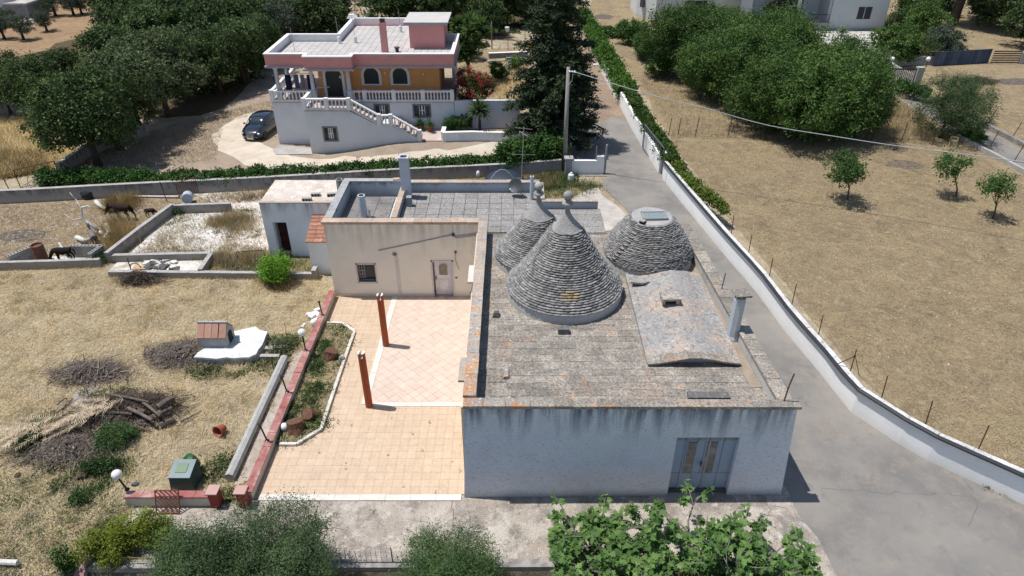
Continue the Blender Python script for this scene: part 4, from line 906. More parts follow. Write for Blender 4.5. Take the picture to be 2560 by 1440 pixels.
blkm = M('hollow_block', (.40, .38, .35), (.32, .30, .28), sc=3, fine=.25)
for i, (px, py, nm) in enumerate(((768, 503, 'grey concrete block lying alone on the shed roof edge'), (790, 491, 'hollow concrete block on the rubble behind the shed, left one'), (830, 491, 'hollow concrete block close to the grey pipe chimney'))):
    p = P(px, py, sz); o = thing('concrete_block', nm, 'block', (p.x, p.y, sz), rz=.1 * i); ORG[o.name] = Vector((0, 0, 0))
    b = MB().box((0, 0, .1), (.48, .2, .2)).build('block_body', blkm, o, local=True)
    for k in (-1, 0, 1): MB().box((k * .15, -.101, .1), (.09, .02, .12)).build('block_hole', M('step_hole', (.02, .02, .02)), o, local=True)
# the roof continues as rubble ground behind
lt = thing('lean_to', 'narrow whitewashed lean-to with a sloping terracotta tile roof, between shed and cream house', 'shed', (-9.4, 30.6, 0))
l0, l1 = PY(778, 660, 30.6).x, XA - .005
mb = MB(); mb.hexa([(l0, 30.6, -.2), (l1, 30.6, -.2), (l1, 32.38, -.2), (l0, 32.38, -.2), (l0, 30.6, 1.95), (l1, 30.6, 1.95), (l1, 32.38, 2.55), (l0, 32.38, 2.55)]); mb.build('wall', wall_mat('lean_wash', (.76, .79, .82), (.3, .32, .33), 2.2, .8, sc=6, bump=.3, amt=.5), lt)
tc = M('terracotta', (.40, .185, .12), (.30, .15, .10), sc=4, bsc=30, fine=.3, rv=.2, spots=[((.45, .38, .32), 6, .56, .66, .6)])
for r_ in range(7):
    for k in range(4):
        y0 = 30.52 + r_ * .27; x0 = l0 - .08 + k * (l1 - l0 + .08) / 4; w = (l1 - l0 + .08) / 4; z0 = 1.96 + (y0 - 30.6) * .337
        mb = MB(); mb.hexa([(x0 + .006, y0, z0 + .01), (x0 + w - .006, y0, z0 + .01), (x0 + w - .006, y0 + .29, z0 + .085), (x0 + .006, y0 + .29, z0 + .085), (x0 + .006, y0, z0 + .06), (x0 + w - .006, y0, z0 + .06), (x0 + w - .006, y0 + .29, z0 + .12), (x0 + .006, y0 + .29, z0 + .12)]); mb.build('roof_tile', tc, lt)
# ================================================================= TERRACE THINGS
brick_red = M('column_red', (.36, .085, .03), (.30, .07, .028), sc=3, bsc=20, fine=.12, bump=.2, rough=.7, spots=[((.5, .28, .2), 7, .66, .72, .6)])
for (px, py, lab) in ((965, 862, 'round rust red porch column standing at the middle of the white strip'), (923, 1014, 'round rust red porch column standing at the front corner of the pink tiles')):
    p = P(px, py, .1); c = thing('porch_column', lab, 'column', (p.x, p.y, .1), 'rust red porch columns')
    MB().lathe((p.x, p.y, .1), [(.15, 0), (.145, .03), (.142, 2.5)], 22).build('shaft', brick_red, c, smooth=False)
    for s in (-1, 1):
        pts = [(p.x + .142 * math.cos(t), p.y + .142 * math.sin(t)) for t in [math.radians(a + (90 if s > 0 else -90)+90) for a in range(-62, 63, 12)]]
        pts2 = [(p.x + .142 * math.cos(t) , p.y + .142 * math.sin(t)) for t in [math.radians(a + (0 if s > 0 else 180)) for a in range(-66, 67, 12)]]
        MB().prism(pts2, 2.6, 2.80, top=[(q[0], q[1]) for q in pts2]).build('notched_head', brick_red, c)
        MB().prism(pts2, 2.803, 2.82).build('head_rim', M('white_mortar', (.75, .74, .72), (.66, .65, .63)), c)
    MB().lathe((p.x, p.y, 2.602), [(.135, 0), (.135, .01)], 20).build('notch_floor', MATS['white_mortar'], c)
# red topped boundary wall with lamp posts
redcap = M('red_cap', (.30, .095, .085), (.36, .18, .16), sc=1.2, bsc=14, fine=.2, bump=.2, rv=.08, spots=[((.50, .36, .32), 2.2, .50, .66, .75)])
redpier = M('red_pier', (.28, .06, .05), (.24, .05, .045), sc=3)
wcream = wall_mat('garden_wall', (.72, .67, .59), (.3, .28, .25), .5, .3, sc=6, bump=.3, amt=.5, base_am=.5)
rw = low_wall('garden_wall', 'long low cream garden wall with red cap between terrace and field', [(-9.03, 15.75), (-8.92, 28.35)], .42, .24, wcream, (.035, .05, .55), redcap)
mb = MB().bb(-9.28, -8.98, 15.42, 15.72, -.2, .75); mb.build('pier', redpier, rw); MB().bb(-9.34, -8.94, 15.38, 15.76, .752, .80).build('pier_cap', M('pier_capm', (.50, .33, .29), (.45, .28, .25)), rw)
lampb = flat('lamp_black', (.02, .015, .015), .4); globe = flat('opal_globe', (.82, .82, .80), .15)
def lamp(px, py, label, h=.85, g=True, lean=0.0, z=.47):
    p = P(px, py, z); r0 = thing('lamp_post', label, 'lamp', (p.x, p.y, z))
    MB().lathe((p.x, p.y, z), [(.09, 0), (.085, .02), (.03, .04)], 10).build('base_plate', lampb, r0)
    MB().tube([(p.x, p.y, z), (p.x + lean, p.y, z + h)], .032, 8).build('post', lampb, r0)
    MB().lathe((p.x + lean, p.y, z + h), [(.05, 0), (.075, .03), (.06, .06)], 10).build('collar', lampb, r0)
    if g: MB().ball((p.x + lean, p.y, z + h + .2), .17, 18).build('globe', globe, r0, smooth=True)
    return r0
lamp(806, 788, 'black lamp post without globe, furthest along the red wall', .72, False, -.04)
lamp(764, 876, 'black lamp post with white globe in the middle of the red wall', .78)
lamp(718, 980, 'black lamp post without globe, second nearest on the long red wall', .8, False, -.08)
lamp(668, 1102, 'leaning black lamp post without globe, nearest on the red wall', .82, False, -.12)
p = P(615, 1221, .47); o = MB().lathe((p.x, p.y, .475), [(.10, 0), (.09, .05), (.05, .06), (.055, .09)], 12).build('lamp_socket', flat('grey_metal', (.16, .17, .18), .4, .5)); tag(o, 'empty round lamp socket on the near end of the red wall', 'lamp base')
def globe_at(px, py, z, label, r=.16):
    p = P(px, py, z); o = MB().ball((p.x, p.y, z), r, 18).build('glass_globe', globe, smooth=True); tag(o, label, 'lamp globe')
globe_at(711, 1067, .28, 'white lamp globe lying in the planting bed beside a tree stump')
globe_at(784, 806, .18, 'white lamp globe resting among white rubble beside the red wall')
# ---------------------------------------------------------------- planting bed contents
stump_m = M('stump_wood', (.20, .10, .06), (.12, .065, .04), sc=8, bsc=30, bump=1, bdist=.05, fine=.4)
def stump(px, py, r, h, tilt, label, az=0):
    p = P(px, py, .13); o = MB().lathe((0, 0, 0), [(r * 1.15, -.05), (r, h * .5), (r * 1.05, h), (r * .7, h + .01)], 11, jit=.16).build('tree_stump', stump_m, local=True)
    o.location = (p.x, p.y, .1); o.rotation_euler = (tilt, 0, az); tag(o, label, 'stump')
stump(825, 895, .27, .42, .35, 'cut tree stump in the upper part of the planting bed near the kerb', 2.2)
stump(782, 1040, .24, .40, .6, 'brown stump leaning beside the biggest one, in the lower bed', -.6)
stump(742, 1078, .28, .46, -.3, 'broad ragged stump by the fallen lamp globe in the lower bed', .4)
p = P(855, 896, .2); o = MB().ball((p.x, p.y, .2), .14, 12).build('painted_stone', M('green_white', (.6, .62, .6), (.08, .11, .07), sc=4)); tag(o, 'white and dark rounded stone on the kerb of the planting bed', 'stone')
for i, (px, py) in enumerate(((788, 783), (797, 790), (780, 795), (790, 800), (801, 799), (774, 790), (793, 776))):
    p = P(px, py, .1); o = MB().box((p.x, p.y, .1 + .05 * (i % 3)), (random.uniform(.2, .4), random.uniform(.18, .28), .12), random.uniform(0, 3), jit=.03).build('rubble_block', M('white_mortar', (.75, .74, .72)))
    tag(o, 'broken white block in the rubble heap against the far red wall', 'rubble', 'white rubble blocks')
for i, (px, py) in enumerate(((756, 817), (760, 812))):
    p = P(px, py, .05); o = MB().box((p.x, p.y, .05), (.16, .12, .08), i, jit=.02).build('rubble_block', MATS['white_mortar']); tag(o, 'small broken white piece lying above the globe lamp', 'rubble', 'small white fragments')
# fallen concrete kerb beam and slabs beside the path
a, b2 = P(711, 893, .25), P(573, 1192, .25)
beam = MB(); beam.tube([(a.x, a.y, .2), (b2.x, b2.y, .2)], .19, 8); o = beam.build('concrete_beam', M('beam_conc', (.42, .41, .39), (.33, .32, .30), sc=3, bsc=30, fine=.3)); tag(o, 'long fallen grey concrete beam lying beside the red topped wall', 'beam')
for i, (px, py, L, rz) in enumerate(((663, 872, .9, -.1), (700, 870, 1.0, -.05), (668, 892, 1.1, .0))):
    p = P(px, py, .1); o = MB().box((p.x, p.y, .1), (L, .2, .18), rz, jit=.01).build('kerb_block', conc2); tag(o, ['left upper concrete kerb block beside the broken slab', 'right upper concrete kerb block at the end of the beam', 'lower whitish kerb block between broken slab and beam'][i], 'kerb')
# ================================================================= LEFT FIELD
# broken white slab with kennel
slab_px = [(484, 893), (520, 858), (560, 835), (639, 816), (669, 829), (655, 862), (640, 885), (622, 893), (566, 893), (520, 895)]
sp = [P(x, y, .4) for x, y in slab_px]
cs = thing('broken_slab', 'raised whitewashed concrete slab with broken edges carrying the kennel', 'slab', (sp[0].x, sp[0].y, 0))
top = dens([(p.x, p.y) for p in sp], .3, .035)
MB().prism([(p.x * .997, p.y + .02) for p in top], -.05, .30).build('slab_base', M('slab_side', (.50, .49, .46), (.3, .29, .27), sc=3, bsc=14, fine=.4, bump=1, bdist=.05), cs)
MB().prism([(p.x, p.y) for p in top], .302, .40).build('slab_top', M('slab_white', (.68, .68, .66), (.58, .57, .54), sc=2, bsc=12, spots=[((.3, .28, .22), 3, .62, .7, .7)]), cs)
for i in range(7): q = P(500 + i * 22, 903 - (8 if i > 4 else 0), .0); MB().box((q.x, q.y + .12, .13), (random.uniform(.25, .34), .3, .30 + .06 * random.random()), random.uniform(-.15, .15), jit=.03).build('broken_edge', MATS['slab_side'], cs)
p = P(540, 862, .4); kn = thing('kennel', 'small dog kennel of grey blocks with terracotta tile roof on the white slab', 'kennel', (p.x, p.y, .4))
kx, ky = p.x, p.y + .25; hw, hd = .62, .42
body = MB(); kb = M('kennel_block', (.36, .37, .37), (.28, .29, .29), sc=3, fine=.2)
pts = [(ky - hd, .4), (ky + hd, .4), (ky + hd, .95), (ky, 1.38), (ky - hd, .95)]
body.add([(kx - hw, a, z) for a, z in pts] + [(kx + hw, a, z) for a, z in pts], [(0, 1, 2, 3, 4), (9, 8, 7, 6, 5)] + [(i, 5 + i, 5 + (i + 1) % 5, (i + 1) % 5) for i in range(5)])
body.build('kennel_body', kb, kn)
ap = [(ky - .22, .42), (ky + .22, .42), (ky + .22, .8)] + [(ky + .22 * math.cos(t), .8 + .22 * math.sin(t)) for t in (.5, 1.0, 1.57, 2.1, 2.6)] + [(ky - .22, .8)]
MB().add([(kx + hw + .004, a, z) for a, z in ap], [tuple(range(len(ap)))]).build('kennel_opening', M('step_hole', (.02, .02, .02)), kn)
for s in (-1, 1):
    for i in range(4):
        x0 = kx - hw - .02 + i * (2 * hw + .04) / 4; w = (2 * hw + .04) / 4 - (.05 if i == 2 else .02)
        e = Vector((0, ky + s * (hd + .06), .90)); t = Vector((0, ky + s * .01, 1.41)); mb = MB()
        mb.hexa([(x0, e.y, e.z), (x0 + w, e.y, e.z), (x0 + w, t.y, t.z), (x0, t.y, t.z), (x0, e.y - .0, e.z + .05), (x0 + w, e.y, e.z + .05), (x0 + w, t.y, t.z + .05), (x0, t.y, t.z + .05)]); mb.build('roof_tile', M('kennel_tile', (.43, .25, .18), (.37, .21, .155), sc=4, fine=.15, rv=.12, spots=[((.5, .4, .34), 5, .58, .66, .6)]), kn)
MB().bb(kx - hw - .03, kx + hw + .03, ky - .05, ky + .05, 1.44, 1.49).build('ridge', kb, kn)
# terracotta pot on its side
p = P(546, 1080, .14); o = MB().lathe((0, 0, 0), [(.14, 0), (.20, .3), (.225, .3), (.225, .36), (.20, .36), (.18, .3), (.12, .04)], 20).build('flower_pot', M('pot_clay', (.34, .10, .06), (.28, .08, .05)), local=True, smooth=False)
o.location = (p.x + .15, p.y + .2, .2); o.rotation_euler = (math.radians(78), 0, math.radians(-20)); tag(o, 'terracotta flower pot lying on its side in the straw', 'pot')
# green composter behind the lower red wall
p = P(467, 1215, 0); cb = thing('compost_bin', 'green plastic bin with open lid behind the low red topped wall', 'bin', (p.x, p.y, 0))
gm = flat('bin_green', (.025, .06, .065), .35); g2 = flat('bin_bright', (.02, .10, .02), .35)
q = (p.x, p.y + .1); MB().hexa([(q[0] - .42, q[1] - .4, 0), (q[0] + .42, q[1] - .4, 0), (q[0] + .42, q[1] + .4, 0), (q[0] - .42, q[1] + .4, 0), (q[0] - .36, q[1] - .34, .66), (q[0] + .36, q[1] - .34, .66), (q[0] + .36, q[1] + .34, .8), (q[0] - .36, q[1] + .34, .8)]).build('bin_body', gm, cb)
MB().hexa([(q[0] - .38, q[1] - .36, .67), (q[0] + .38, q[1] - .36, .67), (q[0] + .38, q[1] + .36, .82), (q[0] - .38, q[1] + .36, .82), (q[0] - .38, q[1] - .36, .71), (q[0] + .38, q[1] - .36, .71), (q[0] + .38, q[1] + .36, .86), (q[0] - .38, q[1] + .36, .86)]).build('lid', flat('bin_lid', (.06, .12, .14), .35), cb)
MB().hexa([(q[0] - .2, q[1] - .16, .755), (q[0] + .18, q[1] - .16, .755), (q[0] + .18, q[1] + .2, .83), (q[0] - .2, q[1] + .2, .83), (q[0] - .2, q[1] - .16, .77), (q[0] + .18, q[1] - .16, .77), (q[0] + .18, q[1] + .2, .845), (q[0] - .2, q[1] + .2, .845)]).build('lid_window', g2, cb)
o = MB().lathe((0, 0, 0), [(.2, 0), (.24, .25), (.22, .5), (.08, .58), (.04, .62)], 14).build('demijohn', g2, local=True); o.location = (q[0] + .1, q[1] + .62, .25); o.rotation_euler = (.2, -.3, 0); tag(o, 'bright green glass demijohn tilted behind the bin', 'bottle')
# lower garden wall with pier, gate leaf and lamp
w2 = low_wall('garden_wall', 'short low wall with red cap and pier, rusty gate leaf leaning on it', [P(325, 1262, 0), P(540, 1262, 0)], .5, .22, wcream, (.035, .05, .5), redcap)
p = P(538, 1262, 0); MB().bb(p.x - .05, p.x + .25, p.y - .17, p.y + .17, -.1, .72).build('pier', redpier, w2); MB().bb(p.x - .1, p.x + .29, p.y - .21, p.y + .21, .722, .77).build('pier_cap', MATS['pier_capm'], w2)
lamp(318, 1224, 'leaning black lamp with white globe at the left end of the short red wall', .55, True, -.12, .55)
p = P(340, 1214, .55); o = MB().ball((p.x, p.y, .62), .12, 8, sq=(1.3, .8, .6)).build('dark_stone', dk); tag(o, 'small dark lump on the wall cap beside the leaning lamp', 'stone')
g0 = P(400, 1270, .05); g1 = P(455, 1268, .05); gl = thing('gate_leaf', 'rusty small gate leaf with diagonal bars leaning on the short red topped wall', 'gate', (g0.x, g0.y, 0))
rg = M('rust_paint', (.22, .085, .06), (.14, .06, .045), sc=9, spots=[((.5, .45, .42), 9, .62, .7, .5)])
W_, H_ = (g1.x - g0.x) + .05, 1.0; tl = .33
def gp(u, v): return (g0.x + u * W_, P(400, 1262, 0).y - .42 + v * .34, .10 + v * .72)
for (a, b3) in (((0, 0), (0, 1)), ((1, 0), (1, 1)), ((0, 0), (1, 0)), ((0, 1), (1, 1))): MB().tube([gp(*a), gp(*b3)], .024, 5).build('gate_frame', rg if a[1] == b3[1] or True else rg, gl)
for i in range(-5, 6):
    k = i / 5.0; a = (max(0, k), min(1, 1 + k) if k < 0 else 1); b3 = (min(1, 1 + k) if k < 0 else 1, max(0, k))
    u0, v0 = (0, 1 + k) if k < 0 else (k, 1); u1, v1 = (1 + k, 0) if k < 0 else (1, k)
    if abs(u1 - u0) > .1: MB().tube([gp(u0, v0), gp(u1, v1)], .02, 4).build('gate_bar', rg, gl)
# lower left wall corner with wire fence
w3 = low_wall('garden_wall', 'red topped garden wall stub at the bottom left corner', [P(215, 1380, .4), P(168, 1440, .4)], .42, .26, wcream, (.03, .05), M('mauve_cap', (.30, .17, .15), (.36, .22, .2), sc=2))
fm = thing('wire_fence', 'sagging wire mesh fence on the front retaining wall between the two olive trees', 'fence', (-4.5, 13.3, 0))
lw = low_wall('retaining_wall', 'low grey retaining wall edging the concrete forecourt, in front', [(-13.5, 13.22), (8.0, 13.3)], .10, .30, wall_mat('ret_wall', (.40, .38, .36), (.12, .11, .1), .1, .8, sc=8), None, z0=-1.3)
def mesh_fence(root, pts, z0, h, nh, nv, mat, sag=.0, rad=.006):
    mb = MB(); L = dens(pts, .16, 0, False)
    for k in range(nh + 1): mb.tube([(p.x, p.y, terr(p.x, 13.6) + z0 + h * k / nh + sag * math.sin(i * 1.7)) for i, p in enumerate(L)], rad, 3)
    for i, p in enumerate(L): mb.add([(p.x - rad, p.y, z0), (p.x + rad, p.y, z0), (p.x + rad, p.y, z0 + h), (p.x - rad, p.y, z0 + h)], [(0, 1, 2, 3)])
    mb.build('wire_mesh', mat, root, kind='stuff')
wirem = flat('wire', (.18, .17, .16), .5, .4)
mesh_fence(fm, [(-6.0, 13.3), (-1.2, 13.32)], .1, .55, 5, 6, wirem, .012)
for x in (-5.9, -3.75, -1.6): MB().tube([(x, 13.32, .05), (x, 13.32, .78)], .02, 5).build('fence_post', rusty, fm)
fm2 = thing('wire_fence', 'slack yellowish wire fence at the bottom left by the clipped conifers', 'fence', (-12.5, 13.2, 0))
mesh_fence(fm2, [(-12.7, 13.25), (-9.6, 13.25)], .05, .35, 4, 6, M('yellow_wire', (.42, .38, .12), (.3, .26, .1)), .02)
MB().tube([(-12.6, 13.25, 0), (-12.65, 13.22, .7)], .022, 5).build('fence_post', flat('green_metal', (.03, .08, .07), .5), fm2)
# ================================================================= LEFT YARD WALLS
gw = wall_mat('grey_wall', (.36, .34, .32), (.10, .10, .10), .6, .6, sc=7, bump=.5, amt=.7, base_am=.6, dirt=(.24, .19, .13))
ctop = M('wall_top', (.42, .40, .37), (.32, .30, .28), sc=3, bsc=24, fine=.3, spots=[((.14, .13, .12), 5, .58, .66, .6)])
low_wall('yard_wall', 'long low concrete wall in front of the animal stall, at the left edge', [P(-300, 662, .4), P(0, 658, .4), P(250, 650, .4)], .45, .2, gw, (.01, .03), ctop)
low_wall('yard_wall', 'diagonal concrete wall between animal paddock and white yard', [P(266, 638, .5), P(350, 573, .5), P(430, 515, .5)], .62, .22, gw, (.01, .03), ctop)
low_wall('yard_wall', 'short concrete wall closing the back of the white yard', [P(431, 515, .5), P(576, 510, .5)], .55, .22, gw, (.01, .03), ctop)
low_wall('yard_wall', 'concrete wall crossing the front of the white yard', [P(270, 640, .35), P(527, 634, .35)], .40, .22, gw, (.01, .03), ctop)
low_wall('yard_wall', 'short wall closing the right side of the whitewashed floor', [P(527, 636, .4), P(500, 676, .4)], .45, .22, gw, (.01, .03), ctop)
lw2 = low_wall('yard_wall', 'low hollow block wall behind the straw field, behind the bright green bush', [P(272, 680, .3), P(500, 682, .3), P(784, 685, .3)], .34, .22, gw, (.01, .03, .5), ctop)
low_wall('yard_wall', 'stub of wall running back from the hollow block wall to the lean-to', [P(784, 684, .4), P(790, 672, .4)], .55, .22, gw, (.01, .03), ctop)
def block_wall(label, a, b, rows, name='block_wall'):
    a = Vector(a[:2]); b = Vector(b[:2]); L = (b - a).length; n = max(1, round(L / .5)); d = (b - a) / n; rz = math.atan2(d.y, d.x)
    r0 = thing(name, label, 'wall', (a.x, a.y, 0)); me = MB().box((0, 0, 0), (L / n - .012, .2, .235)).mesh('hollow_block', blkm)
    hm = MB(); [hm.box((k * L / n / 3.2, 0, 0), (L / n * .2, .1, .006)) for k in (-1, 0, 1)]; hme = hm.mesh('block_hole', MATS['step_hole'])
    for r_ in range(rows):
        for i in range(n):
            c = a + d * (i + .5); o = bpy.data.objects.new('hollow_block', me); link(o, r0); o.location = Vector((c.x, c.y, .12 + r_ * .245)) - ORG[r0.name]; o.rotation_euler = (0, 0, rz + random.uniform(-.01, .01))
            if r_ == rows - 1:
                h = bpy.data.objects.new('block_hole', hme); COL.objects.link(h); h.parent = o; h.location = (0, 0, .1215)
    return r0
block_wall('left hollow block wall of the animal stall', P(30, 670, 0), P(97, 641, .0), 3)
block_wall('back hollow block wall of the animal stall', P(185, 642, 0), P(263, 642, 0), 3)
block_wall('right hollow block wall of the animal stall, running to the front', P(265, 641, 0), P(233, 664, 0), 3)
sheet('stall_floor', [P(40, 668), P(100, 641), P(262, 644), P(230, 666)], whitefloor, .03, 1, .02, 2)
p = P(108, 652, 0); o = MB().lathe((p.x, p.y, 0), [(.3, 0), (.3, .33), (.31, .34), (.3, .36), (.3, .68), (.31, .7), (.3, .72), (.3, 1.0), (.26, 1.0), (.24, .9)], 18).build('steel_drum', M('drum_rust', (.20, .085, .05), (.12, .06, .045), sc=4, spots=[((.3, .3, .3), 4, .58, .68, .6)])); tag(o, 'rusty steel drum standing in the animal stall', 'drum')
p = P(162, 618, .4); o = MB().tube([(P(160, 637, 0).x, P(160, 637, 0).y, .75), (P(188, 670, 0).x, P(188, 670, 0).y, .05)], .06, 6).build('leaning_pole', M('dead_wood', (.66, .64, .60), (.50, .47, .44), sc=6, bump=.6)); tag(o, 'pale pole leaning over the stall wall by the dark horse', 'pole')
# hedged retaining wall behind the yards
RW = [G(-250, 513), G(0, 506), G(250, 492), G(490, 478), G(640, 472), G(840, 460), G(1000, 448), G(1240, 437), G(1402, 425)]
RWt = [G(-250, 513), G(0, 508), G(250, 494), G(440, 484), G(640, 474), G(840, 462), G(1000, 452), G(1240, 440), G(1402, 428)]
low_wall('hedge_wall', 'long weathered grey concrete wall under the clipped hedge, behind both yards', RWt, .85, .25, wall_mat('hedge_wall_m', (.32, .31, .30), (.07, .07, .07), .85, .9, sc=6, bump=.5, amt=.8, base_am=.6, dirt=(.42, .38, .33)), (.01, .03), ctop)
low_wall('yard_wall', 'concrete wall running back under the oaks on the left', [G(155, 440), G(228, 390), G(300, 357), G(375, 338)], .9, .25, gw, (.01, .03), ctop)
low_wall('yard_wall', 'shaded concrete wall at the left edge behind the golden grass', [G(-250, 300), G(0, 287), G(108, 280)], 1.1, .25, gw)
# rusty gates by the hedge
def frame_gate(label, a, b, h, nd, mat, diag=True, lean=0):
    a, b = Vector(a), Vector(b); r0 = thing('field_gate', label, 'gate', (a.x, a.y, a.z)); u = b - a; n = Vector((-u.y, u.x, 0)).normalized() * lean; z = Vector((0, 0, h)) + n
    for (s, t) in ((a, b), (a + z, b + z), (a, a + z), (b, b + z)): MB().tube([s, t], .03, 5).build('gate_frame', mat, r0)
    for i in range(1, nd): 
        k = i / nd; MB().tube([a + u * k, a + u * (k + (1 / nd if diag else 0)) + z], .016, 4).build('gate_bar', mat, r0)
    return r0
frame_gate('wide dark iron gate with slanting bars beyond the left end of the hedge', G(52, 470), G(152, 446), 1.25, 6, rusty)
frame_gate('low silvery gate leaf lying by the left end of the hedge', G(60, 478), G(92, 458), .35, 4, flat('galv2', (.4, .4, .4), .4), False)
frame_gate('rusty red railing gate standing at the end of the paddock wall', G(450, 497), G(497, 483), 1.1, 10, rg, False)
for (px, py, h) in ((26, 480, 1.0), (418, 505, 1.4), (500, 478, 1.7)): 
    p = G(px, py); o = MB().tube([(p.x, p.y, 0), (p.x - .08, p.y, h)], .03, 5).build('iron_post', MATS['rusty_iron'] if px < 450 else flat('green_post', (.10, .14, .12))); tag(o, {26: 'short dark post by the scorched ground at the left edge', 418: 'bent rusty iron post on the end of the paddock wall', 500: 'tall grey-green post beside the rusty railing gate'}[px], 'post')
p = G(473, 508); o = MB().lathe((0, 0, 0), [(.30, -.4), (.32, -.39), (.32, .39), (.3, .4), (.02, .38)], 20).build('white_barrel', flat('pale_plastic', (.5, .54, .58), .4), local=True); o.location = (p.x, p.y, .42); o.rotation_euler = (math.radians(80), .1, .35); tag(o, 'pale blue round drum lying on its side next to the rusty railing gate', 'drum')
o = MB().tube([G(330, 494) + Vector((0, 0, .1)), G(448, 496) + Vector((0, 0, .12))], .07, 6).build('white_rail', MATS['dead_wood']); tag(o, 'long pale pipe lying along the foot of the hedge wall', 'pipe')
p = G(224, 494); tr_ = MB()
for k in range(2): tr_.lathe((p.x, p.y, .02 + .24 * k), [(.22, .02), (.40, 0), (.44, .1), (.40, .22), (.22, .20)], 18)
o = tr_.build('old_tyre', flat('tyre_rubber', (.02, .02, .02), .7)); tag(o, 'black tyre leaning at the foot of the hedge wall', 'tyre')
# scrap on the whitewashed floor
sc_d = M('scrap_dark', (.07, .07, .07), (.12, .12, .12), sc=5)
sp_ = thing('tile_heap', 'flat heap of broken dark slabs on the whitewashed floor behind the straw field', 'heap', P(400, 665, 0))
for i in range(34):
    p = P(360 + random.random() * 85, 652 + random.random() * 22, 0); MB().box((p.x, p.y, .06 + .05 * random.random()), (random.uniform(.2, .5), random.uniform(.15, .35), .06), random.uniform(0, 3), jit=.03).build('broken_slab_piece', sc_d if random.random() < .65 else kerbm, sp_)
p = P(352, 672, 0); o = MB().box((p.x, p.y, .07), (.75, .35, .04), .1).build('orange_board', M('orange_board', (.55, .33, .16), (.45, .27, .14))); tag(o, 'flat orange board on the whitewashed floor', 'board')
p = P(331, 684, 0); sw = thing('rusty_scrap', 'rusty iron hoop frame standing at the edge of the brush', 'scrap', (p.x, p.y, 0))
MB().tube([(p.x, p.y, 0), (p.x, p.y, .95)], .03, 5).build('upright', rusty, sw); MB().tube([(p.x, p.y, .35)] + [(p.x + .28 - .28 * math.cos(t), p.y, .35 + .3 * math.sin(t)) for t in (.5, 1, 1.57, 2.1, 2.7, 3.14)], .025, 5).build('hoop', rusty, sw)
fr2 = thing('pipe_barrier', 'bent thin iron pipe barrier in the weeds near the shed', 'barrier', P(597, 655, 0))
a, b2 = P(597, 655, 0), P(664, 650, 0); MB().tube([a, a + Vector((0, 0, .62)), b2 + Vector((0, 0, .62)), b2], .028, 5).build('pipe_frame', rusty, fr2)
# dead bleached tree limbs
dwm = MATS['dead_wood']; p = P(218, 585, 0); dt = thing('dead_tree', 'bleached bare dead tree limbs lying in the animal paddock', 'dead tree', (p.x, p.y, 0))
def L3(*q): return [Vector((p.x + a, p.y + b, c)) for a, b, c in q]
for br, r_ in (((L3((.9, -.2, .3), (.3, 0, .75), (0, .1, 1.0), (.1, .2, 1.6), (-.1, .3, 2.1))), [.10, .085, .07, .045, .015]), (L3((0, .1, .95), (-.5, 0, .9), (-.8, -.1, 1.35)), [.06, .045, .02]), (L3((.1, .2, 1.6), (.5, .2, 1.7), (.75, .2, 1.6)), [.06, .05, .02]), (L3((-.1, .3, 2.0), (-.3, .3, 2.5)), [.04, .015]), (L3((.9, -.2, .3), (1.3, -.4, .1)), [.09, .04])):
    MB().tube(br, r_, 7).build('branch', dwm, dt, smooth=True)
for i, (pts, lab) in enumerate(((((195, 600), (215, 612), (232, 604)), 'bleached log lying left of the grey donkey'), (((243, 510), (252, 522), (270, 530)), 'pale curved log by the dry reeds'), (((268, 570), (278, 590), (262, 600), (290, 600)), 'forked bleached log in the dry reeds'))):
    o = MB().tube([P(x, y, 0) + Vector((0, 0, .15 + .1 * (k % 2))) for k, (x, y) in enumerate(pts)], [.16, .14, .1, .05][:len(pts)], 7).build('dead_log', dwm, smooth=True); tag(o, lab, 'log')
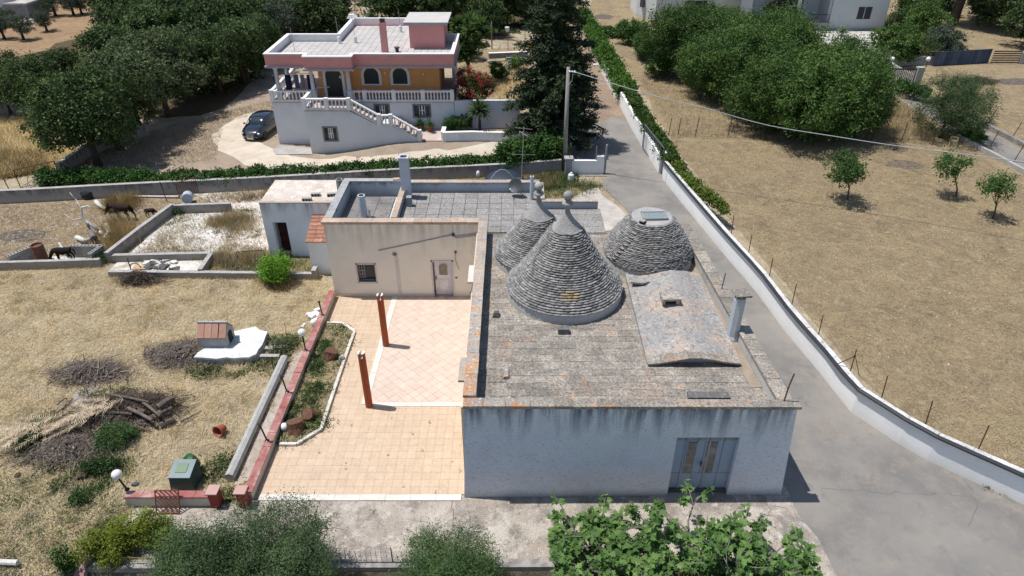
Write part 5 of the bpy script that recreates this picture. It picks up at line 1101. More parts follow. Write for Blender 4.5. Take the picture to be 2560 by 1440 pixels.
# ================================================================= ANIMALS
def skinned(name, J, E, mat, parent=None, sub=1):
    me = bpy.data.meshes.new(name); keys = list(J); me.from_pydata([J[k][0] for k in keys], [(keys.index(a), keys.index(b)) for a, b in E], []); me.materials.append(mat)
    o = bpy.data.objects.new(name, me); link(o, parent)
    md = o.modifiers.new('skin', 'SKIN'); md.use_smooth_shade = True
    for i, k in enumerate(keys):
        sv = me.skin_vertices[0].data[i]; r_ = J[k][1]; sv.radius = (r_, r_) if not hasattr(r_, '__len__') else r_; sv.use_root = (i == 0)
    s = o.modifiers.new('sub', 'SUBSURF'); s.levels = s.render_levels = sub; return o
def equine(name, label, px, py, rz, sc, mat, head='down', walk=.12, mane=True):
    p = P(px, py, 0); r0 = thing(name, label, 'horse' if name == 'horse' else 'donkey', (p.x, p.y, .02), None, rz); sc *= .76; r0.scale = (sc * .86, sc, sc)
    hd = {'down': ((.85, 0, 1.12), (1.08, 0, 1.05), (1.26, 0, .88), (1.42, 0, .62)), 'graze': ((.82, 0, .92), (1.02, 0, .66), (1.14, 0, .44), (1.20, 0, .12)), 'up': ((.74, 0, 1.34), (.86, 0, 1.60), (1.06, 0, 1.56), (1.34, 0, 1.36))}[head]
    J = {'pelvis': ((-.55, 0, 1.08), .25), 'belly': ((-.1, 0, 1.0), .27), 'chest': ((.38, 0, 1.05), .26), 'neck0': ((.60, 0, 1.16), (.15, .21)), 'neck1': (hd[0], (.10, .16)), 'poll': (hd[1], (.11, .13)), 'face': (hd[2], (.11, .15)), 'muzzle': (hd[3], (.075, .085)), 'rump': ((-.76, 0, 1.04), .17)}
    E = [('pelvis', 'belly'), ('belly', 'chest'), ('chest', 'neck0'), ('neck0', 'neck1'), ('neck1', 'poll'), ('poll', 'face'), ('face', 'muzzle'), ('pelvis', 'rump')]
    for s in (-1, 1):
        k = 'LR'[s > 0]; w = walk * s
        J.update({'hip' + k: ((-.62, .15 * s, .92), .17), 'stif' + k: ((-.50 + w, .17 * s, .72), .12), 'hock' + k: ((-.74 + w, .16 * s, .46), .075), 'fet' + k: ((-.66 + w * 1.6, .16 * s, .12), .055), 'hoof' + k: ((-.62 + w * 1.6, .16 * s, .02), .052),
                  'sh' + k: ((.42, .15 * s, .86), .14), 'elb' + k: ((.40 - w * .4, .16 * s, .68), .085), 'kn' + k: ((.44 - w * .9, .16 * s, .40), .068), 'ff' + k: ((.42 - w * 1.4, .16 * s, .11), .052), 'fh' + k: ((.46 - w * 1.4, .16 * s, .02), .052),
                  'ear' + k: ((hd[1][0] - .02, .06 * s, hd[1][2] + .13), .055), 'eart' + k: ((hd[1][0] - .06, .09 * s, hd[1][2] + .34), .02)})
        E += [('pelvis', 'hip' + k), ('hip' + k, 'stif' + k), ('stif' + k, 'hock' + k), ('hock' + k, 'fet' + k), ('fet' + k, 'hoof' + k), ('chest', 'sh' + k), ('sh' + k, 'elb' + k), ('elb' + k, 'kn' + k), ('kn' + k, 'ff' + k), ('ff' + k, 'fh' + k), ('poll', 'ear' + k), ('ear' + k, 'eart' + k)]
    b = skinned('body', J, E, mat, r0)
    skinned('tail', {'a': ((-.90, 0, 1.08), .05), 'b': ((-1.0, 0, .85), .06), 'c': ((-1.0, 0, .5), .03)}, [('a', 'b'), ('b', 'c')], M('tail_hair', (.012, .01, .01), (.02, .015, .012)), r0)
    if mane:
        n0, n1, n2 = Vector((.45, 0, 1.30)), Vector(hd[0]) + Vector((-.06, 0, .13)), Vector(hd[1]) + Vector((-.04, 0, .08))
        skinned('mane', {'a': (n0, (.025, .05)), 'b': (n1, (.025, .06)), 'c': (n2, (.025, .05))}, [('a', 'b'), ('b', 'c')], MATS['tail_hair'], r0)
    return r0
hb = M('horse_brown', (.035, .02, .014), (.025, .015, .012), sc=3, rough=.85, spec=.12, bump=0); hk = M('horse_black', (.014, .012, .011), (.02, .016, .014), sc=3, rough=.85, spec=.12, bump=0); hg = M('donkey_grey', (.20, .18, .165), (.15, .135, .125), sc=3, bump=0, rough=.8)
equine('horse', 'dark brown horse walking left with head lowered in the paddock', 312, 550, math.pi, 1.05, hb, 'down', .18)
equine('horse', 'dark brown foal grazing beside the diagonal wall', 381, 544, math.radians(-8), .62, hb, 'graze', .05)
equine('horse', 'black horse standing inside the block stall, its head out of sight', 165, 655, math.radians(196), .9, hk, 'graze', .03)
equine('donkey', 'grey donkey with raised head beside the bleached dead tree', 240, 612, math.radians(128), .82, hg, 'up', .04)
# ================================================================= PINK HOUSE
Y1, Y2 = 49.2, 47.3
ph = thing('pink_house', 'two storey house with pink roof band, orange walls, white balustrades and outside staircase', 'house', (-11.0, 49.2, 0))
hw_ = wall_mat('house_lower', (.68, .69, .71), (.34, .34, .36), 3.3, 1.2, sc=10, bump=.15, amt=.3, base_am=.2, dirt=(.42, .4, .38))
orange = M('orange_render', (.74, .37, .14), (.68, .33, .125), sc=1.5, bsc=20, fine=.07, bump=.1, spots=[((.66, .36, .16), 2, .6, .7, .4)])
pinkr = M('pink_render', (.66, .30, .275), (.60, .27, .25), sc=1.5, bsc=20, fine=.06, bump=.1, spots=[((.5, .3, .27), 2, .6, .72, .5)])
white = M('white_paint', (.76, .76, .75), (.70, .70, .69), sc=2, fine=.06, bump=.1); greyc = M('grey_cornice', (.36, .36, .37), (.30, .30, .31), sc=2, fine=.1)
ZF = 3.3; HX0, HX1 = -17.55, -4.25; BX0 = -14.65
def holes_wall(x0, x1, y0, y1, z0, z1, holes, mat, name, parent):
    """front wall with rectangular openings (x0,x1,z0,z1)"""
    mb = MB(); xs_ = sorted({x0, x1} | {h[0] for h in holes} | {h[1] for h in holes})
    for a, b in zip(xs_[:-1], xs_[1:]):
        hs = sorted([(h[2], h[3]) for h in holes if h[0] <= a + 1e-6 and h[1] >= b - 1e-6]); z = z0
        for (c, d) in hs:
            if c > z: mb.bb(a, b, y0, y1, z, c, .5)
            z = d
        if z < z1: mb.bb(a, b, y0, y1, z, z1, .5)
    return mb.build(name, mat, parent)
wins = []
for (xa, ya, xb, yb, Y) in ((941, 291, 970, 263, Y1), (1037, 290, 1073, 264, Y1), (814, 350, 839, 320, Y2)):
    a, b2 = PY(xa, ya, Y), PY(xb, yb, Y); wins.append((a.x, b2.x, a.z, b2.z, Y))
holes_wall(HX0, HX1, Y1, Y1 + .3, -.3, ZF - .12, [w[:4] for w in wins[:2]], hw_, 'lower_wall', ph)
MB().bb(HX0, HX0 + .3, Y1 + .3, 55.2, -.3, ZF - .12).build('lower_wall', hw_, ph); MB().bb(HX1 - .3, HX1, Y1 + .3, 55.2, -.3, ZF - .12).build('lower_wall', hw_, ph)
# stair block with sloping top
sx = [PY(873, 274, Y2).x, PY(947, 300, Y2).x, PY(978, 300, Y2).x, PY(1051, 340, Y2).x]; sz_ = [ZF - .12, 2.1, 2.1, .95]
w = wins[2]; mb = MB()
for (a, b, c, d) in ((BX0, w[0], -.3, ZF - .12), (w[1], sx[0], -.3, ZF - .12), (w[0], w[1], -.3, w[2]), (w[0], w[1], w[3], ZF - .12)): mb.bb(a, b, Y2, Y1 if (a, b) != (w[0], w[1]) else Y2 + .3, c, d, .5)
for i in range(3): mb.hexa([(sx[i], Y2, -.3), (sx[i + 1], Y2, -.3), (sx[i + 1], Y1, -.3), (sx[i], Y1, -.3), (sx[i], Y2, sz_[i]), (sx[i + 1], Y2, sz_[i + 1]), (sx[i + 1], Y1, sz_[i + 1]), (sx[i], Y1, sz_[i])], .5)
mb.build('stair_block', hw_, ph)
for i in range(12):
    k = i / 12; 
    for (a, b, za, zb, n) in (((sx[0], sx[1], ZF - .1, 2.12, 7),) if i < 7 else ((sx[2], sx[3], 2.12, .97, 5),)):
        j = i if i < 7 else i - 7; x0 = a + (b - a) * j / n; x1 = a + (b - a) * (j + 1) / n; z = za + (zb - za) * (j + .35) / n
        MB().bb(x0, x1 + .04, Y2 + .12, Y1 - .02, z - .1, z + .1).build('step', MATS['pink_paving'], ph)
wframe = M('grey_window_frame', (.20, .20, .21), (.17, .17, .18))
for (x0, x1, z0, z1, Y) in wins:
    wn = MB().bb(x0, x1, Y + .16, Y + .2, z0, z1).build('window', flat('window_dark2', (.03, .035, .04), .2), ph)
    for (a, b, c, d) in ((x0 - .12, x0, z0 - .12, z1 + .12), (x1, x1 + .12, z0 - .12, z1 + .12), (x0, x1, z0 - .12, z0), (x0, x1, z1, z1 + .12)): MB().bb(a, b, Y - .025, Y + .1, c, d).build('window_surround', wframe, wn)
    xm = (x0 + x1) / 2
    for (a, b, c, d) in ((xm - .05, xm + .05, z0, z1), (x0 + (x1 - x0) * .3, x0 + (x1 - x0) * .3 + .05, z0, z1), (x1 - (x1 - x0) * .3 - .05, x1 - (x1 - x0) * .3, z0, z1), (x0 + (x1 - x0) * .3 + .052, x1 - (x1 - x0) * .3 - .052, (z0 + z1) / 2 - .03, (z0 + z1) / 2 + .03)): MB().bb(a, b, Y + .11 - .004 * (d - c < .1), Y + .15, c, d).build('window_bar', white, wn)
    if Y == Y1:
        for (a, b) in ((x0, x0 + (x1 - x0) * .28), (x1 - (x1 - x0) * .28, x1)): MB().bb(a, b, Y + .12, Y + .145, z0, z1).build('shutter', flat('shutter_brown', (.06, .05, .05), .5), wn)
# terrace floor, upper walls with arched openings
MB().bb(HX0, HX1, Y1 - .04, 55.2, ZF - .12, ZF).build('terrace_floor', M('terrace_pave', (.50, .42, .38), (.42, .36, .33), sc=1.5), ph); MB().bb(BX0 - .02, sx[0] + .04, Y2 - .04, Y1 - .042, ZF - .12, ZF).build('landing_floor', MATS['terrace_pave'], ph)
ZC = 5.72; YW, YD = 50.9, 50.35
dxa, dxb = PY(815, 200, YD).x, PY(855, 200, YD).x; aw = [(PY(911, 200, YW).x, PY(948, 200, YW).x), (PY(983, 200, YW).x, PY(1019, 200, YW).x)]
DX0, DX1 = PY(797, 200, YD).x, PY(871, 200, YD).x; WX1 = PY(1099, 200, YW).x
holes_wall(DX0, DX1, YD, YD + .3, ZF, ZC, [(dxa, dxb, ZF, ZF + 1.95)], orange, 'upper_wall', ph)
holes_wall(DX1, WX1, YW, YW + .3, ZF, ZC, [(a, b, ZF + .75, ZF + 1.75) for a, b in aw], orange, 'upper_wall', ph)
MB().bb(DX0 + .002, DX0 + .3, YD + .3, 55, ZF, ZC).build('upper_wall', orange, ph); MB().bb(DX1 - .3, DX1 - .002, YD + .3, YW - .002, ZF, ZC).build('upper_wall', orange, ph)
MB().bb(WX1 - .3, WX1 - .002, YW + .302, 55, ZF, ZC).build('upper_wall', orange, ph); MB().bb(HX1 - .3, HX1 - .1, YW + 1.5, 55.2, ZF, ZC).build('side_wall', M('lilac_wall', (.55, .5, .55), (.5, .45, .5)), ph)
MB().bb(DX0 + .3, WX1 - .3, 54.7, 55, ZF, ZC).build('upper_wall', orange, ph)
MB().bb(-13.3, -7.8, 55, 60.8, -.2, ZC).build('rear_wing', orange, ph)
def arch(xa, xb, zs, ztop, Y, name, pane, parent, door=False):
    xm, r_ = (xa + xb) / 2, (xb - xa) / 2; n = 9; th = .2
    outer = [(xb + th, zs)] + [(xm + (r_ + th) * math.cos(math.pi * i / n), ztop + (r_ + th) * math.sin(math.pi * i / n)) for i in range(n + 1)] + [(xa - th, zs)]
    inner = [(xa, zs)] + [(xm - r_ * math.cos(math.pi * i / n), ztop + r_ * math.sin(math.pi * i / n)) for i in range(n + 1)] + [(xb, zs)]
    a = MB(); yplate(a, inner, Y - .045, Y - .02); w0 = a.build(name, pane, parent)
    m = MB(); k = len(outer)
    inn = inner[::-1]
    for i in range(k - 1):
        p0, p1, q0, q1 = outer[i], outer[i + 1], inn[i], inn[i + 1]
        m.add([(p0[0], Y - .07, p0[1]), (p1[0], Y - .07, p1[1]), (q1[0], Y - .07, q1[1]), (q0[0], Y - .07, q0[1]), (p0[0], Y - .002, p0[1]), (p1[0], Y - .002, p1[1]), (q1[0], Y - .002, q1[1]), (q0[0], Y - .002, q0[1])], [(0, 1, 2, 3), (0, 4, 5, 1), (2, 6, 7, 3)], .5)
    m.build('arch_surround', white, w0)
    if not door: MB().bb(xa - th, xb + th, Y - .1, Y - .002, zs - .1, zs).build('window_sill', white, w0)
    for i in range(1, 10): MB().bb(xa + .04, xb - .04, Y - .055, Y - .046, zs + i * (ztop - zs + r_ * .7) / 11, zs + i * (ztop - zs + r_ * .7) / 11 + .03).build('shutter_slat', pane, w0)
    return w0
dg = flat('door_green', (.012, .022, .02), .45)
arch(dxa, dxb, ZF, ZF + 1.55, YD, 'arched_door', dg, ph, True)
for a, b in aw: arch(a, b, ZF + .78, ZF + 1.42, YW, 'arched_window', dg, ph)
for px, py in ((962, 183), (1059, 185), (806, 188), (855, 188)):
    q = PY(px, py, YW); MB().lathe((q.x, (YW if px > 900 else YD) - .07, q.z - .08), [(.03, 0), (.08, .1), (.08, .16), (.03, .22)], 8).build('wall_lamp', white, ph)
# columns
for (px, y_) in ((690, Y1 + .2), (777, Y1 - .0), (871, Y1 - .1), (718, Y1 + 3.2)):
    q = PY(px + (3 if px < 800 else 0), 200, y_)
    MB().lathe((q.x, y_, ZF), [(.22, 0), (.22, .75), (.25, .76), (.25, .82), (.15, .86), (.13, 2.2), (.17, 2.3), (.2, 2.34), (.2, 2.42)], 14).build('column', M('pale_column', (.52, .55, .58), (.46, .49, .52), fine=.05), ph)
# roof slab, parapets
RX0, RX1, RYb, RYf = -17.45, -4.12, 55.2, 49.15
out = [(RX0, RYf), (PY(762, 150, RYf).x, RYf), (PY(757, 150, 48.4).x, 48.4), (PY(878, 150, 48.4).x, 48.4), (PY(885, 150, RYf).x, RYf), (RX1, RYf), (RX1, RYb), (-7.6, RYb), (-7.6, 61), (-13.55, 61), (-13.55, RYb), (RX0, RYb)]
MB().prism(out, ZC + .002, 6.1).build('roof_slab', pinkr, ph)
def closed(pts): return pts + [pts[0]]
def ring(pts, w0, w1, z0, z1, mat, name):
    n = len(pts)
    def off(d):
        o_ = []
        for i in range(n):
            a, b, c = Vector(pts[i - 1]), Vector(pts[i]), Vector(pts[(i + 1) % n]); n1 = Vector(((b - a).y, -(b - a).x)).normalized(); n2 = Vector(((c - b).y, -(c - b).x)).normalized(); m = (n1 + n2); m = m / max(.3, m.dot(n1)); o_.append(b + m * d)
        return o_
    A, B = off(w0), off(w1); vs = []
    for z in (z0, z1):
        vs += [(p.x, p.y, z) for p in A] + [(p.x, p.y, z) for p in B]
    fs = []
    for i in range(n):
        j = (i + 1) % n; fs += [(i, j, 2 * n + j, 2 * n + i), (n + j, n + i, 3 * n + i, 3 * n + j), (2 * n + i, 2 * n + j, 3 * n + j, 3 * n + i), (j, i, n + i, n + j)]
    return MB().add(vs, fs, .5).build(name, mat, ph)
ring(out, 0, -.18, 6.102, 6.62, pinkr, 'roof_parapet'); ring(out, .05, -.24, 6.622, 6.70, white, 'parapet_coping'); ring(out, -.182, -.19, 6.12, 6.618, white, 'parapet_lining'); ring(out, .09, .002, ZC - .02, ZC + .12, greyc, 'cornice')
tiles(ph, 'roof_tile', lambda x, y: all(inpoly(x + a, y + b, out) for a in (-.36, .36) for b in (-.36, .36)), RX0 + .2, RX1 - .2, RYf - .2, 60.8, .5, .5, 6.15, M('roof_paver', (.50, .47, .44), (.44, .42, .40), sc=1, fine=.08, rv=.07), .022, .03, 300)
tx0, tx1, ty0, ty1 = -7.65, -5.05, 52.9, 55.9
MB().bb(tx0, tx1, ty0, ty1, 6.1, 7.85).build('roof_tower', pinkr, ph); MB().bb(tx0 - .3, tx1 + .3, ty0 - .3, ty1 + .3, 7.852, 8.02).build('tower_cornice', greyc, ph); MB().bb(tx0 - .34, tx1 + .34, ty0 - .34, ty1 + .34, 8.022, 8.07).build('tower_roof', MATS['roof_paver'], ph)
q = PY(963, 131, 51.5); MB().bb(q.x - .22, q.x + .22, 51.3, 51.75, 6.15, 8.3).build('roof_chimney', pinkr, ph); MB().bb(q.x - .17, q.x + .17, 51.35, 51.7, 8.302, 8.55).build('chimney_cowl', flat('black_metal', (.03, .03, .03)), ph)
for px, py in ((962, 128), (993, 128)): q = P(px, py, 6.2); MB().lathe((q.x, q.y, 6.15), [(.13, 0), (.13, .25), (.2, .27), (.2, .36)], 10).build('roof_vent', M('vent_dark', (.12, .10, .09)), ph)
for px, py, hh_ in ((849, 108, 1.5), (889, 107, 1.6), (1002, 80, 1.3), (737, 127, 1.2)):
    q = P(px, py, 6.15); 
    if px != 737: MB().lathe((q.x, q.y, 6.15), [(.14, 0), (.13, .45), (.1, .5)], 8).build('mast_base', white, ph)
    MB().tube([(q.x, q.y, 6.15), (q.x - .05, q.y, 6.6 + hh_)], .018, 5).build('antenna_rod', an_m, ph)
    if px == 889: 
        for k in (.0, .15, .3): MB().tube([(q.x - .3, q.y + k, 6.55 + hh_ - k), (q.x + .2, q.y - k, 6.6 + hh_ - k)], .01, 4).build('antenna_rod', an_m, ph)
q = Vector((-13.5, 60.9, 6.7)); yp = MB().prism([(-13.95, 60.6), (-13.1, 60.6), (-13.1, 61.1), (-13.95, 61.1)], 6.702, 7.0, top=[(-13.75, 60.7), (-13.35, 60.7), (-13.35, 61.05), (-13.75, 61.05)]).build('parapet_crest', white, ph)
# balustrades: rail, plinth and single balusters
bal_me = MB().lathe((0, 0, 0), [(.06, 0), (.06, .05), (.04, .08), (.062, .22), (.038, .38), (.05, .50), (.06, .53), (.06, .58)], 6).mesh('baluster', white)
def balustrade(a, b, n, posts=(), h=.58, ends=(0, 1)):
    a, b = Vector(a), Vector(b); d = b - a; u = d.normalized(); side = Vector((-u.y, u.x, 0)).normalized() * .09
    for (z0, z1, w_) in ((0, .09, .10), (.09 + h, .09 + h + .1, .12)):
        s = side.normalized() * w_; mb = MB(); mb.hexa([a - s + Vector((0, 0, z0)), b - s + Vector((0, 0, z0)), b + s + Vector((0, 0, z0)), a + s + Vector((0, 0, z0)), a - s + Vector((0, 0, z1)), b - s + Vector((0, 0, z1)), b + s + Vector((0, 0, z1)), a + s + Vector((0, 0, z1))]); mb.build('rail' if z0 else 'plinth', white, ph)
    for i in range(n):
        c = a + d * ((i + .5) / n); o = bpy.data.objects.new('baluster', bal_me); link(o, ph); o.location = c + Vector((0, 0, .085)) - ORG[ph.name]
    for k in tuple(ends) + tuple(posts):
        c = a + d * k; MB().box((c.x, c.y, c.z + .40), (.27, .27, .835)).build('baluster_post', white, ph)
balustrade((HX0 + .1, Y1 + .05, ZF), (BX0 - .1, Y1 + .05, ZF), 10); balustrade((BX0, Y2 + .08, ZF), (sx[0], Y2 + .08, ZF), 12, (.5,)); balustrade((BX0 + .02, Y2 + .3, ZF), (BX0 + .02, Y1 - .1, ZF), 4, ends=(1,))
bx = PY(880, 252, Y1).x; balustrade((bx, Y1 + .05, ZF), (bx + .75, Y1 + .05, ZF), 2, ends=(0,)); balustrade((bx + .95, Y1 + .05, ZF), (HX1 - .1, Y1 + .05, ZF), 27, (.333, .666))
balustrade((HX0 + .1, Y1 + .3, ZF), (HX0 + .1, 54.8, ZF), 18, ends=(1,))
balustrade((sx[0] + .1, Y2 + .08, sz_[0] + .1), (sx[1], Y2 + .08, sz_[1] + .05), 7, ends=(1,)); balustrade((sx[1] + .1, Y2 + .08, sz_[1] + .03), (sx[2] - .05, Y2 + .08, sz_[2] + .03), 3, ends=(1,)); balustrade((sx[2] + .1, Y2 + .08, sz_[2] + .0), (sx[3] - .05, Y2 + .08, sz_[3] + .03), 7, ends=(1,))
# washing on the terrace
rack = thing('drying_rack', 'drying rack hung with dark blue washing on the left end of the balcony', 'drying rack', (-15.9, 50.0, ZF))
MB().tube([(-16.7, 50.0, ZF), (-16.6, 50.0, ZF + 1.7), (-14.8, 50.3, ZF + 1.7), (-14.7, 50.3, ZF)], .03, 5).build('rack_frame', white, rack)
for i, (x, w_, hh_, c) in enumerate(((-16.55, .45, 1.3, (.012, .02, .07)), (-15.9, .35, 1.0, (.10, .15, .22)), (-15.45, .3, .9, (.25, .27, .3)), (-14.95, .55, 1.5, (.01, .014, .045)))):
    mb = MB(); n = 6; vs = []
    for k in range(n + 1):
        yy = 50.0 + .05 * math.sin(k * 1.9 + i); vs += [(x + w_ * k / n, yy + .04, ZF + 1.68), (x + w_ * k / n, yy, ZF + 1.68 - hh_)]
    mb.add(vs + [(v[0], v[1] + .02, v[2]) for v in vs], [(2 * k, 2 * k + 1, 2 * k + 3, 2 * k + 2) for k in range(n)] + [(2 * n + 2 + 2 * k, 2 * n + 4 + 2 * k, 2 * n + 5 + 2 * k, 2 * n + 3 + 2 * k) for k in range(n)]); o = mb.build('washing', flat('cloth%d' % i, c, .9), None); tag(o, ['dark blue cloth at the left end of the drying rack', 'dusty blue garment second on the drying rack', 'pale grey garment third on the drying rack', 'long navy cloth at the right end of the drying rack'][i], 'washing')
o = MB().box((-14.1, 50.4, ZF + .72), (1.2, .7, .05), .3).add([], []).build('balcony_table', white); 
for s in (-.5, .5): MB().tube([(-14.1 + s, 50.4, ZF), (-14.1 + s, 50.4, ZF + .7)], .04, 5).build('leg', white, o)
tag(o, 'small white table at the left of the arched door', 'table')
# retaining wall right of the house, planter wall, entrance gate walls
low_wall('garden_wall', 'tall grey garden wall continuing right of the pink house', [(HX1 + .02, Y1 + .15), (G(1300, 325).x, Y1 + .25)], PY(1200, 254, Y1).z - 1.1, .25, hw_)
WL = wall_mat('lane_white', (.92, .92, .91), (.5, .5, .5), 1.3, .8, sc=4, bump=.15, amt=.3, base_am=.3, dirt=(.45, .38, .3))
low_wall('planter_wall', 'low curved white wall edging the front garden of the pink house', [G(1108, 352), G(1180, 350), G(1260, 352), G(1330, 358), G(1392, 368)], .6, .25, WL, (.03, .06), white)
low_wall('planter_wall', 'short end of the white planter wall beside the house stairs', [G(1108, 352), G(1112, 338)], .6, .25, WL, (.03, .06), white)
p = G(1356, 362); MB_ = MB().bb(p.x - .3, p.x + .3, p.y - .3, p.y + .3, .2, 1.55); o = MB_.build('wall_pier', greyc); tag(o, 'short square grey capped pier behind the hedge', 'pier')
pier = thing('gate_pier', 'tall white block pier beside the utility pole', 'pier', G(1404, 372)); p = G(1404, 372)
for i in range(7): MB().bb(p.x - .25, p.x + .25, p.y - .25, p.y + .25, p.z - .2 + i * .33, p.z + .12 + i * .33).build('pier_block', WL, pier)
MB().bb(p.x - .32, p.x + .32, p.y - .32, p.y + .32, p.z + 2.14, p.z + 2.24).build('pier_cap', greyc, pier)
low_wall('lane_wall', 'white wall rising from the tall pier along the left side of the lane', [G(1418, 375), G(1440, 345), G(1462, 312)], 1.25, .22, WL, (.02, .05), white)
gp_ = thing('gate_wall', 'white stepped entrance wall with grey pier beside the lane', 'wall', G(1432, 440)); a = G(1418, 436); yw = a.y
MB().bb(a.x - .16, a.x + .28, yw - .2, yw + .24, -.2, 1.15).build('pier', greyc, gp_); MB().bb(a.x - .24, a.x + .36, yw - .28, yw + .32, 1.152, 1.24).build('pier_cap', greyc, gp_)
x1 = G(1490, 436).x; x2 = G(1512, 438).x
MB().bb(a.x + .285, x1, yw, yw + .2, -.2, .95).build('wall_body', WL, gp_); MB().bb(x1 + .002, x2 - .1, yw, yw + .2, -.2, 1.25).build('wall_body', WL, gp_); MB().bb(a.x + .285, x1, yw - .03, yw + .23, .952, 1.0).build('coping', white, gp_); MB().bb(x1 + .002, x2 - .1, yw - .03, yw + .23, 1.252, 1.3).build('coping', white, gp_)
MB().tube([(x2, yw + .1, -.1), (x2 + .02, yw + .1, 2.1)], .07, 8).build('iron_post', MATS['grey_pipe'], gp_); MB().tube([(x1 - .06, yw + .1, 1.0), (x1 - .06, yw + .1, 2.0)], .03, 6).build('iron_post', MATS['grey_pipe'], gp_); MB().tube([(a.x + .1, yw, 1.24), (a.x + .1, yw, 1.7)], .02, 6).build('iron_post', MATS['rusty_iron'], gp_)
# utility pole and its cable
p = G(1411, 425); pz = PY(1421, 166, p.y + .2).z
up = thing('utility_pole', 'tall grey concrete utility pole beside the gate piers', 'utility pole', p); tx = PY(1421, 166, p.y).x
MB().tube([(p.x, p.y, -.1), (tx, p.y, pz)], [.17, .11], 12).build('pole', M('pole_conc', (.30, .285, .26), (.24, .23, .21), sc=4, fine=.15), up, smooth=True)
MB().tube([(tx, p.y - .15, pz - .2), (tx + .5, p.y - .3, pz - .25)], .035, 6).build('bracket', an_m, up)
for k in range(3): MB().lathe((tx + .1 + .15 * k, p.y - .22, pz - .25), [(.04, 0), (.06, .04), (.03, .1)], 8).build('insulator', white, up)
MB().tube([(tx + .3, p.y - .25, pz - .3), (tx + .25, p.y - .22, pz - .8), (tx - .05, p.y - .2, pz - 1.2)], .02, 5).build('down_cable', flat('cable_white', (.45, .47, .48)), up)
A_ = Vector((tx + .5, p.y - .3, pz - .25)); B_ = PY(2560, 405, 34.5); C_ = A_ + (B_ - A_) * 1.6; n = 40
cpx = []
for (px, py) in ((1640, 241), (1761, 270), (1919, 313), (2087, 341), (2237, 364), (2400, 384), (2560, 405)):
    k = (px - 1425) / (2560 - 1425); Yk = A_.y + (B_.y - A_.y) * (k / (k + (1 - k) * 1.0)); cpx.append(PY(px, py, Yk))
line = smooth_line([A_] + cpx + [cpx[-1] + (cpx[-1] - cpx[-2]) * 2.2], .8)
o = MB().tube(line, .028, 6).build('overhead_cable', flat('cable_grey', (.34, .36, .38), .5)); tag(o, 'pale twisted overhead cable sagging from the pole across the right field', 'cable')
o = MB().tube([PY(2270, 0, 100), PY(2420, 22, 92), PY(2600, 36, 84)], .03, 5).build('overhead_cable', MATS['cable_grey']); tag(o, 'thin distant wire crossing the top right trees', 'cable')
# ================================================================= WHITE LANE WALL with fence posts and hose
base = [G(1448, 60), G(1462, 80), G(1480, 115), G(1508, 181), G(1552, 262), G(1587, 327), G(1613, 370), G(1653, 434)]
base2 = [G(1662, 446), G(1700, 494), G(1769, 577), G(1821, 640), G(1905, 738), G(1965, 820), G(2061, 934), G(2137, 1029), G(2251, 1104), G(2321, 1144), G(2405, 1183), G(2560, 1254), G(2700, 1322), G(2950, 1450)]
lwA = low_wall('lane_wall', 'white boundary wall far along the lane, topped with ivy', base, 1.25, .2, WL, None, side=-.1, step=1.5)
lwB = low_wall('lane_wall', 'long curving white boundary wall along the near lane', base2, 1.22, .2, WL, (.015, .05, 2.5), M('lane_cap', (.70, .69, .67), (.48, .47, .46), sc=1.5, bsc=14, fine=.4, spots=[((.15, .14, .14), 5, .57, .66, .6)]), side=-.1, step=1.2)
c = G(1656, 434); gpr = MB().bb(c.x - .05, c.x + .35, c.y - .25, c.y + .15, -.1, 1.6).build('gate_pier', WL); tag(gpr, 'white square gate pier on the right side of the lane', 'pier')
lg = thing('lane_gate', 'grey metal gate leaf with slanting bars folded against the far white wall', 'gate', (c.x, c.y, 0)); g1 = Vector((c.x - .12, c.y - .1, .12)); g2v = G(1613, 372) + Vector((-.22, 0, .12)); gm_ = flat('gate_grey', (.20, .22, .24), .4, .5)
u = g2v - g1; Z = Vector((0, 0, 1.75))
for (s, t) in ((g1, g2v), (g1 + Z, g2v + Z), (g1, g1 + Z), (g2v, g2v + Z)): MB().tube([s, t], .04, 5).build('gate_frame', gm_, lg)
for i in range(12): 
    k = i / 12; MB().tube([g1 + u * k, g1 + u * min(1, k + .2) + Z * (min(1, (1 - k) / .2) if k > .8 else 1)], .022, 4).build('gate_bar', gm_, lg)
# hose along the wall top
hl = offs(smooth_line([(q.x, q.y) for q in base2], 1.0), -.27); o = MB().tube([(q.x, q.y, 1.24 + .02 * math.sin(i * .7)) for i, q in enumerate(hl)], .08, 6).build('black_hose', flat('hose_black', (.028, .03, .035), .45)); tag(o, 'thick black hose laid along the top of the white lane wall', 'hose')
fe = thing('field_fence', 'rusty iron post and wire fence behind the white lane wall', 'fence', (hl[0].x, hl[0].y, 0))
for (bx_, by_, tx_, ty_) in ((1829, 578, 1835, 538), (1872, 628, 1880, 587), (1924, 688, 1932, 645), (1981, 755, 1991, 711), (2047, 833, 2058, 787), (2126, 928, 2141, 875), (2205, 991, 2219, 940), (2316, 1054, 2332, 1002), (2449, 1117, 2473, 1063)):
    q = P(bx_, by_, 1.15); t = PY(tx_, ty_, q.y); MB().tube([(q.x, q.y, -.1), (q.x, q.y, 1.1), (t.x, q.y, t.z)], .022, 5).build('fence_post', MATS['rusty_iron'], fe)
for (px, py) in ((2126, 928),): q = P(px, py, 1.15); MB().tube([(q.x, q.y, 1.95), (q.x - .55, q.y + .3, 1.2)], .02, 5).build('fence_brace', MATS['rusty_iron'], fe); MB().tube([(q.x, q.y, 1.9), (q.x + .2, q.y - .35, 1.2)], .015, 5).build('fence_brace', MATS['rusty_iron'], fe)
